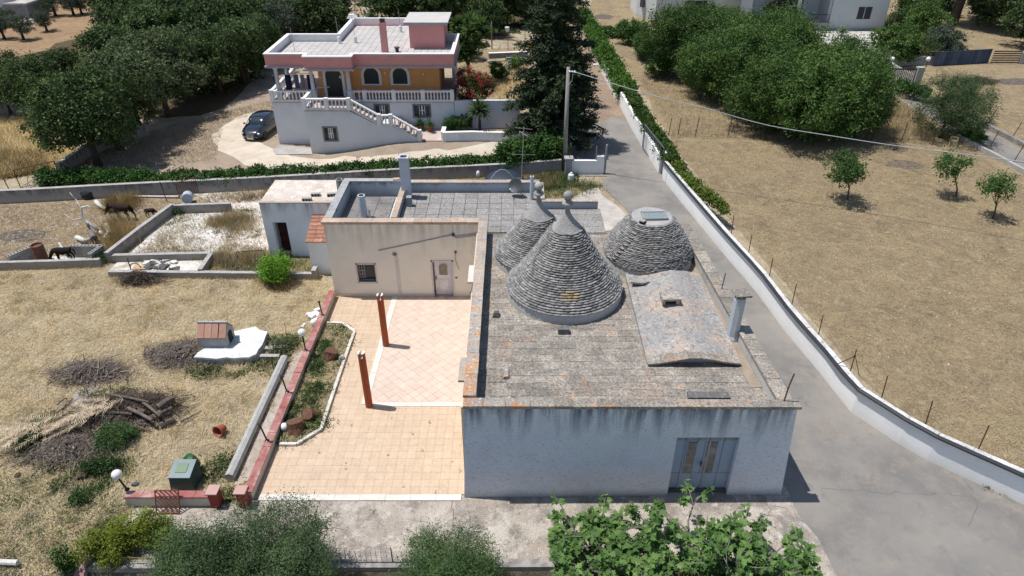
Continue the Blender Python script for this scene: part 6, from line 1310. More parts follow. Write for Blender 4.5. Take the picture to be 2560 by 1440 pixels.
for (px, py, lab) in ((1738, 512, 'farthest'), (1868, 686, 'middle'), (2062, 913, 'nearest')):
    q = P(px, py, .6); best = min(range(len(base2) - 1), key=lambda i: abs(base2[i].y - q.y)); 
    w0, w1 = (base2[best], base2[best + 1]) if base2[best].y > q.y else (base2[best - 1], base2[best]); k = (w0.y - q.y) / (w0.y - w1.y); xw = w0.x + (w1.x - w0.x) * k - .03
    r0 = thing('wall_light', 'small oval wall light on the white lane wall, the %s of three' % lab, 'wall light', (xw, q.y, .7)); MB().ball((xw - .04, q.y, .75), .13, 10, sq=(.6, 1, 1.2)).build('light_shell', M('shell_beige', (.42, .38, .28), (.3, .28, .22)), r0, smooth=True); MB().lathe((xw - .06, q.y, .42), [(.03, 0), (.05, .18)], 8).build('light_stem', MATS['grey_pipe'], r0)
# ================================================================= RIGHT SIDE: field fences, gate, villa
def post_fence(label, pts, h, lean=0.0, wires=3, name='field_fence', mat=None):
    r0 = thing(name, label, 'fence', pts[0])
    for q in pts: MB().tube([(q.x, q.y, q.z - .1), (q.x + lean * h, q.y, q.z + h * random.uniform(.9, 1.1))], .03, 5).build('fence_post', mat or MATS['rusty_iron'], r0)
    for k in range(wires): MB().tube([(q.x + lean * h * (k + 1) / (wires + .3), q.y, q.z + h * (k + 1) / (wires + .3)) for q in pts], .007, 3).build('fence_wire', wirem, r0)
    return r0
post_fence('fence of iron posts along the far edge of the mown right field', [G(1671, 338), G(1694, 339), G(1738, 341), G(1819, 343), G(1900, 346), G(1985, 349), G(2040, 352), G(2100, 352), G(2178, 352), G(2252, 353), G(2330, 362)], 1.5, .06)
post_fence('leaning iron post fence along the near side of the side road', [G(2468, 379), G(2532, 407), G(2600, 437)], 1.4, .18)
post_fence('leaning iron post fence beyond the side road', [G(2417, 292), G(2466, 317), G(2528, 347), G(2600, 385)], 1.4, .2)
low_wall('roadside_wall', 'low stone wall along the far edge of the side road', [G(2395, 283), G(2475, 325), G(2560, 369), G(2700, 440)], .35, .3, M('stone_wall', (.30, .29, .27), (.2, .19, .18), sc=2, bsc=9, fine=.5, bump=1, bdist=.06))
low_wall('roadside_wall', 'low concrete wall along the near edge of the side road', [G(2392, 347), G(2475, 390), G(2560, 436), G(2700, 510)], .35, .25, MATS['plain_concrete'])
p = G(2380, 365); o = MB(); o.box((0, 0, .15), (.5, 1.2, .04)); [o.box((s * .24, 0, .25), (.04, 1.2, .24)) for s in (-1, 1)]; [o.box((0, s * .58, .25), (.5, .04, .24)) for s in (-1, 1)]
o = o.build('wooden_box', M('wood_box', (.45, .36, .22), (.35, .27, .16), sc=5), local=True); o.location = p; o.rotation_euler = (.5, 0, -.5); tag(o, 'open wooden box tipped against the end of the roadside wall', 'box')
# villa gate
a, b2 = G(2204, 222), G(2285, 222); vg = thing('villa_gate', 'dark brown barred sliding gate between two pale piers', 'gate', a)
for q in (a, b2): MB().bb(q.x - .3, q.x + .3, q.y - .25, q.y + .25, 0, 2.0).build('pier', M('villa_pier', (.42, .40, .36), (.36, .34, .31)), vg)
br_ = flat('gate_brown', (.03, .018, .015), .5)
for z in (.15, 1.75): MB().bb(a.x + .3, b2.x - .3, a.y - .04, a.y + .04, z, z + .12).build('gate_frame', br_, vg)
n = 15
for i in range(n): x = a.x + .35 + (b2.x - a.x - .7) * i / (n - 1); MB().bb(x - .035, x + .035, a.y - .025, a.y + .025, .2, 1.8).build('gate_bar', M('gate_pale', (.30, .28, .26)) if i % 1 == 0 else br_, vg)
for q, lab in ((G(2209, 222), 'white globe lamp on the left pier of the barred gate'), (G(2297, 222), 'white globe lamp on the right pier of the barred gate')):
    r0 = thing('gate_lamp', lab, 'lamp', (q.x, q.y + .0, 2.0)); MB().tube([(q.x, q.y, 2.0), (q.x, q.y, 2.55)], .035, 6).build('post', lampb, r0); MB().ball((q.x, q.y, 2.7), .2, 14).build('globe', globe, r0, smooth=True)
low_wall('villa_wall', 'shaded brownish wall right of the barred gate', [b2 + Vector((.4, 1.0, 0)), G(2215, 168) , G(2330, 163)], .9, .2, MATS['plain_concrete'])
tp = thing('sheet_fence', 'blue grey corrugated sheet fence at the top right', 'fence', G(2330, 166)); s0_, s1_ = G(2330, 166), G(2470, 158)
for i in range(16):
    k = i / 16; q0_, q1_ = s0_.lerp(s1_, k), s0_.lerp(s1_, (i + .94) / 16); MB().hexa([(q0_.x, q0_.y, 0), (q1_.x, q1_.y, 0), (q1_.x, q1_.y + .05, 0), (q0_.x, q0_.y + .05, 0), (q0_.x, q0_.y, 1.45), (q1_.x, q1_.y, 1.45), (q1_.x, q1_.y + .05, 1.45), (q0_.x, q0_.y + .05, 1.45)]).build('corrugated_sheet', M('blue_sheet', (.045, .065, .11), (.09, .11, .15), sc=.6, rv=.25, fine=.1), tp)
pl_ = thing('pallet_fence', 'brown wooden pallets closing the fence at the top right', 'fence', G(2475, 160)); s0_, s1_ = G(2475, 160), G(2540, 158)
for i in range(6): MB().bb(s0_.x, s1_.x, s0_.y, s0_.y + .06, .1 + .22 * i, .22 + .22 * i).build('pallet_board', M('pallet', (.14, .09, .06), (.1, .07, .05)), pl_)
low_wall('villa_wall', 'dark wall at the right edge beyond the pallets', [G(2545, 160), G(2800, 150)], 1.2, .2, MATS['plain_concrete'])
low_wall('villa_wall', 'pale concrete kerb wall running from the barred gate towards the olive bush', [G(2206, 228), G(2240, 250), G(2290, 285)], .3, .25, MATS['plain_concrete'])
# villa (top right)
vw = wall_mat('villa_white', (.66, .68, .66), (.42, .43, .42), 5, 1.5, sc=6, bump=.1, amt=.3, base_am=.3); Yv = G(2150, 75).y
vl = thing('villa', 'large white villa with a covered porch at the top right', 'house', (G(2150, 75).x, Yv, 0))
va, vb = G(2068, 75).x, G(2206, 75).x; wv0, wv1 = PY(2140, 48, Yv), PY(2184, 17, Yv)
holes_wall(va, vb, Yv, Yv + .3, -.2, 6.5, [(wv0.x, wv1.x, wv0.z, wv1.z)], vw, 'wall', vl); MB().bb(vb - .3, vb, Yv + .3, Yv + 8, -.2, 6.5).build('wall', vw, vl)
MB().bb(va - 12, vb + .4, Yv - .4, Yv + 8.4, 6.5, 6.9).build('roof', greyc, vl)
wn = MB().bb(wv0.x, wv1.x, Yv + .15, Yv + .2, wv0.z, wv1.z).build('window', flat('shutter_dark', (.07, .07, .08), .5), vl)
xm = (wv0.x + wv1.x) / 2
for x in (wv0.x, xm, wv1.x): MB().bb(x - .05, x + .05, Yv + .08, Yv + .14, wv0.z, wv1.z).build('window_frame', M('win_frame', (.5, .5, .5)), wn)
for i in range(12): MB().bb(wv0.x + .06, wv1.x - .06, Yv + .12, Yv + .145, wv0.z + .08 + i * (wv1.z - wv0.z) / 12, wv0.z + .13 + i * (wv1.z - wv0.z) / 12).build('shutter_slat', MATS['shutter_dark'], wn)
xv0 = G(1870, 75).x; MB().bb(xv0, va - .002, Yv + 3.2, Yv + 3.5, -.2, 6.4).build('porch_wall', vw, vl); MB().bb(xv0, va - .002, Yv - .3, Yv + 3.2, .0, .9).build('porch_floor', MATS['villa_pier'], vl)
MB().bb(xv0 - .3, xv0, Yv, Yv + 3.5, -.2, 6.4).build('wall', vw, vl); MB().bb(va - .002 - .28, va - .003, Yv + .3, Yv + 3.2, -.2, 6.4).build('wall', vw, vl)
for px in (1978, 1992): 
    x = PY(px, 40, Yv).x; MB().bb(x - .22, x + .22, Yv - .1, Yv + .3, .9, 6.4).build('porch_pillar', vw if px > 1980 else flat('curtain', (.02, .03, .08), .8), vl)
for (px, w_) in ((1990, .6), (2060, .5)): x = PY(px, 40, Yv + 3).x; MB().bb(x - w_, x + w_, Yv + 3.16, Yv + 3.19, .9, 3.4).build('porch_door', flat('door_dark', (.015, .015, .02), .5), vl)
xr0, xr1 = PY(1905, 60, Yv).x, PY(2066, 60, Yv).x
for i in range(36): x = xr0 + (xr1 - xr0) * i / 35; MB().bb(x - .02, x + .02, Yv - .28, Yv - .24, .9, 1.8).build('railing_bar', MATS['gate_pale'], vl)
MB().bb(xr0, xr1, Yv - .3, Yv - .22, 1.8, 1.86).build('railing', br_, vl)
for i in range(9):
    x = xr0 + (xr1 - xr0) * (i + .5) / 9; z = 3.2 + .5 * ((i * 7) % 3); MB().ball((x, Yv + 3.12, z), .16, 8, sq=(1, .3, 1.2)).build('wall_plate', MATS['door_dark'] if i % 2 else MATS['terracotta'], vl)
# white outbuilding left of the villa
Yo = G(1640, 45).y; oa, ob, oc = G(1590, 42).x, PY(1635, 42, Yo - 1).x, PY(1880, 20, Yo - 1).x
ou = thing('outbuilding', 'plain white outbuilding behind the big walnut trees at the top', 'house', (ob, Yo, 0))
mb = MB(); mb.hexa([(oa, Yo + 1.2, -.2), (ob, Yo - 1.6, -.2), (ob, Yo + 6, -.2), (oa, Yo + 6, -.2), (oa, Yo + 1.2, 4.2), (ob, Yo - 1.6, 4.2), (ob, Yo + 6, 4.2), (oa, Yo + 6, 4.2)]); mb.bb(ob + .002, oc, Yo - 1.6, Yo + 6, -.2, 3.6); mb.build('wall', vw, ou)
MB().bb(ob + .002, oc + .2, Yo - 1.8, Yo + 6.2, 3.602, 3.8).build('roof', greyc, ou); q = PY(1713, 40, Yo - 1.6); MB().bb(q.x - .2, q.x + 2.6, Yo - 1.65, Yo - 1.602, .3, 2.4).build('garage_door', flat('door_dark', (.015, .015, .02)), ou)
q = PY(1606, 28, Yo); MB().box((q.x + .0, Yo + .15, 1.9), (.5, .6, 1.1), -.8).build('window', MATS['shutter_dark'], ou); q = PY(1688, 25, Yo - 1.6); MB().tube([(q.x, Yo - 1.68, .5), (q.x, Yo - 1.68, 3.5)], .05, 6).build('drain_pipe', white, ou)
# small distant trullo, top left
q = G(20, 62); tr2 = thing('far_trullo', 'small distant grey stone hut with cone and pale flat roof at the top left corner', 'hut', q); gst = M('far_stone', (.30, .30, .31), (.22, .22, .23), sc=2, bsc=8, fine=.4)
x0 = G(18, 50).x; x1 = G(80, 50).x; yy = G(50, 50).y; MB().bb(x0, x1, yy, yy + 4, -.1, 1.9).build('wall', gst, tr2); MB().bb(x0 + .1, x1 - .1, yy + .1, yy + 3.9, 1.902, 2.0).build('roof', MATS['cement_patch_m'], tr2)
MB().lathe((x0 - .8, yy + 1.5, 0), [(2.2, -.1), (2.1, 1.2), (1.5, 2.2), (.6, 3.6), (.1, 4.2)], 20).build('cone', gst, tr2)
for i in range(24):
    w_ = G(35 + random.random() * 62, 52 + random.random() * 10); o = MB().ball((w_.x, w_.y, .12), random.uniform(.15, .35), 6, sq=(1, 1, .7)).build('field_stone', M('pale_stone', (.45, .43, .4), (.35, .33, .3))); tag(o, 'pale field stone in the heap below the distant hut', 'stone', 'stones below the distant hut')
for px in (30, 48): w_ = G(px, 40); o = MB().tube([w_, w_ + Vector((0, 0, 4.5))], .06, 5).build('wooden_pole', BARK); tag(o, 'thin %s pole standing at the distant hut' % ('left' if px == 30 else 'right'), 'pole')
# garden clutter behind the pink house
cg = thing('dog_pen', 'metal framed dog pen behind the pink house with a small wooden kennel inside', 'pen', G(1165, 125)); a, b2 = G(1168, 122), G(1229, 122)
for (s, t) in ((a, b2), (a, a), (b2, b2)):
    pass
for q in (a, b2, a + Vector((0, 2.2, 0)), b2 + Vector((0, 2.2, 0))): MB().tube([q, q + Vector((0, 0, 2.3))], .04, 5).build('pen_post', gm_, cg)
Z = Vector((0, 0, 2.3)); 
for (s, t) in ((a + Z, b2 + Z), (a + Z * .75, b2 + Z * .75), (a + Z, a + Z + Vector((0, 2.2, 0))), (b2 + Z, b2 + Z + Vector((0, 2.2, 0)))): MB().tube([s, t], .035, 5).build('pen_rail', gm_, cg)
q = G(1216, 118); dk2 = thing('wooden_kennel', 'small pointed wooden kennel inside the dog pen', 'kennel', q); mb = MB()
pts = [(q.x - .45, 0), (q.x + .45, 0), (q.x + .45, .75), (q.x, 1.4), (q.x - .45, .75)]; yplate(mb, [(a_, z + .2) for a_, z in pts], q.y, q.y + .8); mb.build('kennel_body', M('kennel_wood', (.16, .11, .075), (.12, .085, .06)), dk2)
yplate(m2 := MB(), [(q.x - .17, .3), (q.x + .17, .3), (q.x + .17, .65), (q.x, .82), (q.x - .17, .65)], q.y - .01, q.y + .01); m2.build('kennel_opening', MATS['step_hole'], dk2)
post_fence('wire fence with posts right of the dog pen', [G(1231, 124), G(1270, 124), G(1312, 124)], 1.8, 0, 4)
low_wall('garden_wall', 'low rubble wall crossing the garden behind the pink house', [G(1222, 146), G(1318, 142)], .5, .35, MATS['stone_wall'], (.02, .04), white)
low_wall('garden_wall', 'pale low kerb in front of the rubble wall in the back garden', [G(1218, 157), G(1316, 152)], .2, .3, MATS['plain_concrete'])
q = G(1272, 185); ld = thing('step_ladder', 'green and white ladder standing in the garden behind the pink house', 'ladder', q)
for s in (-.22, .22): MB().tube([(q.x + s, q.y, q.z), (q.x + s, q.y + .2, q.z + 1.6)], .035, 4).build('ladder_rail', M('ladder_green', (.35, .55, .48)), ld)
for k in range(6): MB().tube([(q.x - .22, q.y + .03 * k, q.z + .2 + .25 * k), (q.x + .22, q.y + .03 * k, q.z + .2 + .25 * k)], .04, 4).build('rung', white, ld)
q = G(1325, 122); o = MB().lathe(q, [(.3, 0), (.34, .35), (.2, .36)], 10).build('yellow_tub', flat('yellow', (.6, .38, .03), .4)); tag(o, 'yellow tub near the back garden fence', 'tub')
q = G(1268, 95); o = MB().lathe((q.x, q.y, 1.2), [(.22, 0), (.28, .5), (.1, .55)], 10).build('white_jug', white); tag(o, 'white plastic can hanging on the fence behind the pen', 'can')
q = G(1427, 452); o = MB().lathe((q.x, q.y, 0), [(.2, 0), (.22, .1), (.2, .45), (.08, .55), (.08, .6)], 12).build('white_drum', flat('white_plastic', (.7, .7, .68))); tag(o, 'white plastic can in the weeds below the stepped entrance wall', 'can')
q = G(1196, 452); o = MB().ball((q.x, q.y, .5), .2, 10, sq=(.7, .7, 1.2)).build('white_cover', white); tag(o, 'white egg shaped cover on the dry strip behind the roofs', 'cover')
q = G(1490, 164); o = MB().ball((q.x, q.y, .1), .25, 8, sq=(1.2, 1, .6)).build('pale_stone', MATS['white_mortar']); tag(o, 'pale round stone at the foot of the ivy wall', 'stone')
for (px, py, r_, lab) in ((1076, 330, .2, 'terracotta pot with small shrub at the wall right of the stairs'), (1052, 326, .22, 'terracotta pot with flowers at the foot of the house stairs')):
    q = G(px, py); r0 = thing('potted_plant', lab, 'potted plant', q); MB().lathe(q, [(r_ * .7, 0), (r_, .35), (r_ * 1.1, .36), (r_ * 1.1, .42)], 12).build('pot', MATS['pot_clay'], r0)
    me = crown_mesh('plant_leaves', [(0, 0, .3, .25, .25, .45)], 260, .16, .06, foliage('pot_leaf', (.05, .12, .03), (.10, .2, .05)), 5, 'leaf', 20, .08); o = bpy.data.objects.new('leaves', me); link(o, r0); o.location = (0, 0, .45)
# a few panels and stones in the far clearing / stone rubble on the yard
for i, (px, py, L, lab) in enumerate(((1070, 0, 2.2, ''),)): pass
# blue tarpaulin covered car behind the roof
q = G(1262, 452); cv = MB(); cv.lathe((q.x, q.y - .6, 0), [(1.3, .1), (1.32, .4), (1.1, .62), (.6, .78), (.1, .8)], 20); o = cv.build('covered_car', flat('tarp_dark', (.02, .03, .05), .6), smooth=True); o.scale = (1, 1, 1); tag(o, 'dark blue covered shape of a parked car behind the roof parapet', 'car')
# ================================================================= PARKED CAR
def car(px, py, rz):
    q = G(px, py); r0 = thing('parked_car', 'black hatchback parked on the white gravel beside the pink house', 'car', q, None, rz)
    paint = flat('car_paint', (.012, .016, .028), .18, .3, .6, coat=1.0); glass = flat('car_glass', (.02, .03, .04), .05, 0, .8)
    # x forward; sections (x, half width, z bottom, z shoulder, z top)
    S = [(-2.0, .70, .42, .78, .84), (-1.9, .80, .25, .86, .95), (-1.4, .87, .20, .92, 1.0), (-.6, .88, .18, .92, .98), (.4, .88, .18, .90, .96), (1.0, .87, .2, .86, .93), (1.5, .84, .22, .76, .84), (1.85, .76, .26, .64, .72), (2.05, .55, .34, .52, .58)]
    vs = []; 
    for (x, w, a, b, c) in S: vs += [(x, -w * .9, a), (x, -w, a + .18), (x, -w, b - .06), (x, -w * .90, c), (x, -w * .45, c + .03), (x, w * .45, c + .03), (x, w * .90, c), (x, w, b - .06), (x, w, a + .18), (x, w * .9, a)]
    n = 10; fs = [(i * n + k, (i + 1) * n + k, (i + 1) * n + (k + 1) % n, i * n + (k + 1) % n) for i in range(len(S) - 1) for k in range(n)] + [tuple(range(n)), tuple(range((len(S) - 1) * n, len(S) * n))[::-1]]
    body = MB().add(vs, fs).build('body', paint, r0, local=True, smooth=True)
    T = [(-1.85, .62, .95, 1.0), (-1.45, .70, .97, 1.30), (-.9, .72, .97, 1.43), (-.2, .72, .97, 1.46), (.3, .70, .96, 1.38), (.95, .66, .94, .98)]
    vs = []
    for (x, w, a, c) in T: vs += [(x, -w - .1, a), (x, -w + .06 - (c - a) * .15, c - .05), (x, -w * .5, c), (x, w * .5, c), (x, w - .06 + (c - a) * .15, c - .05), (x, w + .1, a)]
    n = 6; fs = [(i * n + k, (i + 1) * n + k, (i + 1) * n + (k + 1) % n, i * n + (k + 1) % n) for i in range(len(T) - 1) for k in range(n)] + [tuple(range(n)), tuple(range((len(T) - 1) * n, len(T) * n))[::-1]]
    MB().add(vs, fs).build('windows', glass, r0, local=True, smooth=True)
    rv_ = []
    for (x, w, c) in ((-1.5, .56, 1.315), (-.9, .60, 1.445), (-.2, .60, 1.475), (.22, .58, 1.41)): rv_ += [(x, -w, c - .02), (x, -w * .4, c + .01), (x, w * .4, c + .01), (x, w, c - .02)]
    MB().add(rv_, [(i * 4 + k, (i + 1) * 4 + k, (i + 1) * 4 + k + 1, i * 4 + k + 1) for i in range(3) for k in range(3)]).build('roof_panel', paint, r0, local=True, smooth=True)
    for s in (-1, 1):
        MB().tube([(1.0, s * .76, .95), (.3, s * .66, 1.36), (-.4, s * .66, 1.42)], .025, 5).build('pillar', paint, r0, local=True)
        hl_ = MB().ball((1.82, s * .60, .62), .17, 10, sq=(1.0, .9, .5)).build('headlight', flat('headlight_glass', (.6, .65, .7), .1, .2, .8), r0, local=True, smooth=True)
        MB().ball((-1.95, s * .66, .82), .12, 8, sq=(.5, .9, 1.4)).build('tail_light', flat('tail_red', (.3, .01, .01), .2), r0, local=True, smooth=True)
        MB().ball((.72, s * 1.0, .98), .11, 8, sq=(.7, 1, .7)).build('wing_mirror', paint, r0, local=True, smooth=True)
        for x in (-1.22, 1.28):
            wh = MB().lathe((0, 0, 0), [(.18, -.1), (.31, -.1), (.32, -.05), (.32, .05), (.31, .1), (.18, .1)], 18).build('wheel', MATS['tyre_rubber'], r0, local=True); wh.location = (x, s * .80, .32); wh.rotation_euler = (math.pi / 2, 0, 0)
            rim = MB().lathe((0, 0, 0), [(.19, -.095), (.2, 0), (.19, .095)], 12).build('rim', flat('rim_alloy', (.35, .36, .38), .3, .8), wh, local=True)
    gr = MB(); gp3 = [(0, .02), (.30, .0), (.34, .2), (.2, .34), (-.2, .34), (-.34, .2), (-.30, .0)]
    vs = [(2.075 - z * .12, y, .34 + z) for y, z in [(-.18, 0), (.18, 0), (.30, .2), (.34, .32), (0, .38), (-.34, .32), (-.30, .2)]]
    gr.add(vs, [tuple(range(7))]); gr.build('grille', flat('chrome', (.6, .6, .62), .12, .9), r0, local=True)
    for k in range(6): MB().box((2.09 - .02 * k, 0, .38 + .05 * k), (.02, .36 + .04 * k, .02)).build('grille_bar', flat('black_metal', (.03, .03, .03)), r0, local=True)
    MB().box((2.10, 0, .30), (.02, .5, .11)).build('number_plate', white, r0, local=True)
    return r0
car(658, 332, math.radians(-98))
# ================================================================= VEGETATION
def scatter(name, poly, n, L, W, mat, lay=.5, seed=0, excl=(), zoff=.0, clump=0, kind='stuff', csig=.3, tpl='blade', parent=None, up_sd=.5, patch=None):
    rng = np.random.default_rng(seed); xs = [p[0] for p in poly]; ys = [p[1] for p in poly]; pts = []
    if clump:
        cs_ = []
        while len(cs_) < clump:
            x, y = rng.uniform(min(xs), max(xs)), rng.uniform(min(ys), max(ys))
            if inpoly(x, y, poly) and not any(inpoly(x, y, e) for e in excl): cs_.append((x, y, rng.uniform(.4, 1.6)))
        cs_ = np.array(cs_); ci = rng.integers(0, clump, n); pts = cs_[ci, :2] + rng.normal(size=(n, 2)) * (csig * cs_[ci, 2])[:, None]
    else:
        A = rng.uniform([min(xs), min(ys)], [max(xs), max(ys)], size=(int(n * 2.2), 2)); E = [poly] + list(excl)
        def inp(A, pl):
            c = np.zeros(len(A), bool); m = len(pl); j = m - 1
            for i in range(m):
                xi, yi, xj, yj = pl[i][0], pl[i][1], pl[j][0], pl[j][1]
                c ^= ((yi > A[:, 1]) != (yj > A[:, 1])) & (A[:, 0] < (xj - xi) * (A[:, 1] - yi) / (yj - yi + 1e-12) + xi); j = i
            return c
        k = inp(A, poly)
        for e in excl: k &= ~inp(A, e)
        if patch:  # patchy density
            f, thr = patch; s = np.sin(A[:, 0] * f + 1.3 * np.sin(A[:, 1] * f * .7)) * np.sin(A[:, 1] * f * 1.1 + np.sin(A[:, 0] * f * .6)) + rng.normal(size=len(A)) * .35; k &= s > thr
        pts = A[k][:n]
    n = len(pts); z = np.array([terr(p[0], p[1]) for p in pts]) if abs(max(ys)) > 43 or min(ys) < 14 else np.zeros(n)
    P_ = np.c_[pts, z + zoff + rng.uniform(0, .05, n) * lay]
    az = rng.uniform(0, 2 * np.pi, n)
    if lay > .6: az = 1.2 * np.sin(pts[:, 0] * .9 + pts[:, 1] * .5) + 1.1 * np.cos(pts[:, 1] * 1.1) + rng.normal(size=n) * .7
    el = np.clip((1 - lay) * 1.35 + rng.normal(size=n) * up_sd * .5, .03, 1.5)
    T = np.c_[np.cos(az) * np.cos(el), np.sin(az) * np.cos(el), np.sin(el)]; Nn = np.c_[-np.cos(az) * np.sin(el), -np.sin(az) * np.sin(el), np.cos(el)] + rng.normal(size=(n, 3)) * .45
    me = blade_mesh(name, P_, Nn, T, L * rng.uniform(.5, 1.4, n), W * rng.uniform(.6, 1.3, n), mat, tpl, seed, .25)
    o = bpy.data.objects.new(name, me); link(o, parent); 
    if kind: o['kind'] = kind
    return o
g_straw = foliage('straw_blades', (.50, .38, .21), (.66, .54, .34), (.42, .30, .16), .15, .9)
g_brown = foliage('brown_blades', (.30, .235, .15), (.48, .385, .24), (.34, .25, .15), .15, .9)
g_rust = foliage('rust_blades', (.28, .19, .10), (.42, .31, .17), None, .2, .9)
g_weed = foliage('weed_leaf', (.035, .075, .025), (.08, .14, .045), None, .25)
g_weed2 = foliage('pale_weed', (.09, .12, .05), (.16, .18, .09), None, .25)
g_twig = M('twig', (.15, .12, .10), (.25, .21, .175), sc=5, bump=.4, rv=.4)
terr_poly = [(-9.4, 15.2), (-1.0, 15.2), (-1.0, 28.6), (-9.2, 28.6)]; path_poly = [P(742, 878), P(764, 878), P(640, 1190), P(585, 1212)]
slab_poly = [(p.x, p.y) for p in sp]
LF = [P(-500, 668), P(0, 668), P(260, 664), P(275, 688), P(800, 694), P(842, 742), P(640, 1243), P(585, 1262), P(345, 1258), P(296, 1330), P(200, 1440), P(-400, 1440)]
scatter('straw_litter', LF, 85000, .26, .012, g_straw, .93, 1, [slab_poly, path_poly], .035)
scatter('straw_tufts', LF, 22000, .34, .016, g_straw, .35, 2, [slab_poly, path_poly], 0, 420, csig=.22)
scatter('grey_straw', LF, 12000, .30, .014, g_brown, .5, 3, [slab_poly, path_poly], 0, 160, csig=.35)
LFnear = [P(0, 1240), P(300, 1200), P(300, 1330), P(200, 1440), P(-200, 1440)]
scatter('thin_grass', [P(-200, 1180), P(120, 1200), P(310, 1240), P(300, 1330), P(200, 1440), P(-200, 1440)], 9000, .22, .02, g_weed2, .4, 4, (), 0, 160, csig=.25)
RF = [G(1668, 352), G(1750, 430), G(1830, 530), G(1900, 625), G(2020, 770), G(2145, 915), G(2290, 1045), G(2560, 1180), G(2800, 1260), G(2800, 560), G(2400, 375), G(2200, 356)]
scatter('mown_straw', RF, 75000, .20, .013, g_brown, .95, 5, (), .02)
scatter('mown_straw', RF, 26000, .24, .013, g_straw, .95, 6, (), .03, patch=(.55, .25))
scatter('stubble', RF, 14000, .16, .018, g_brown, .3, 7, (), 0, 700, csig=.2)
scatter('tall_grass', [G(2140, 350), G(2165, 290), G(2200, 245), G(2250, 250), G(2330, 310), G(2340, 352)], 9000, .7, .03, g_brown, .15, 8, (), 0)
scatter('rough_grass', [G(1600, 200), G(1720, 190), G(2100, 330), G(2130, 352), G(1680, 335)], 16000, .32, .02, g_brown, .35, 9, (), 0)
scatter('fence_line_grass', [G(1675, 346), G(1675, 332), G(2340, 350), G(2340, 362)], 2600, .4, .02, g_brown, .2, 10)
scatter('golden_grass', [G(-100, 300), G(110, 300), G(200, 370), G(150, 420), G(20, 445), G(-200, 440)], 16000, .6, .04, g_straw, .2, 11)
scatter('golden_grass', [G(-100, 380), G(110, 385), G(130, 430), G(0, 450), G(-200, 440)], 7000, .6, .045, g_rust, .2, 12)
scatter('yard_grass', [G(250, 395), G(400, 335), G(560, 280), G(690, 250), G(690, 275), G(560, 310), G(540, 400), G(300, 430)], 9000, .25, .03, g_brown, .4, 13)
scatter('paddock_litter', [P(-300, 520), P(240, 510), P(420, 505), P(265, 640), P(0, 655), P(-300, 660)], 14000, .25, .02, g_brown, .8, 14, (), .02)
scatter('reeds', [P(262, 520), P(330, 500), P(345, 512), P(290, 530)], 2600, .75, .03, g_rust, .08, 15, (), 0, 14, csig=.28)
scatter('reeds', [P(255, 605), P(300, 560), P(335, 575), P(310, 612), P(270, 625)], 3800, .8, .03, g_rust, .1, 16, (), 0, 22, csig=.3)
scatter('reeds', [P(290, 570), P(330, 560), P(330, 590), P(300, 600)], 900, .6, .03, g_weed2, .15, 17, (), 0, 8, csig=.3)
WY = [P(330, 640), P(440, 540), P(560, 530), P(640, 520), P(660, 640), P(530, 650)]
scatter('yard_weeds', WY, 8000, .28, .03, g_brown, .35, 18, (), 0, 38, csig=.42)
scatter('yard_weeds', WY, 3000, .18, .04, g_weed2, .35, 19, (), 0, 45, csig=.22)
scatter('dry_bush', [P(530, 555), P(600, 535), P(615, 560), P(560, 575)], 4500, .45, .025, g_brown, .2, 20, (), 0, 9, csig=.4)
scatter('dry_bush', [P(540, 640), P(640, 630), P(660, 660), P(560, 672)], 6000, .45, .025, g_brown, .3, 21, (), 0, 22, csig=.35)
scatter('dry_bush', [P(500, 495), P(620, 485), P(840, 470), P(840, 485), P(560, 505)], 5000, .4, .03, g_brown, .3, 22, (), 0, 26, csig=.4)
scatter('weeds', [P(570, 648), P(660, 650), P(780, 655), P(780, 680), P(560, 678)], 3500, .25, .035, g_weed2, .4, 23, (), 0, 30, csig=.25)
scatter('strip_grass', [G(890, 470), G(1000, 462), G(1240, 448), G(1400, 436), G(1400, 470), G(1330, 480), G(890, 480)], 8000, .4, .03, g_rust, .25, 24)
scatter('strip_weeds', [G(1310, 470), G(1330, 445), G(1410, 430), G(1490, 470), G(1440, 490), G(1350, 500)], 7000, .28, .035, g_weed2, .3, 25, (), 0, 50, csig=.4)
scatter('strip_weeds', [G(1340, 450), G(1410, 435), G(1425, 455), G(1360, 475)], 3500, .3, .05, g_weed, .3, 26, (), 0, 16, csig=.35)
scatter('back_garden_grass', [G(1225, 160), G(1320, 155), G(1320, 250), G(1240, 250)], 7000, .4, .04, g_straw, .3, 27)
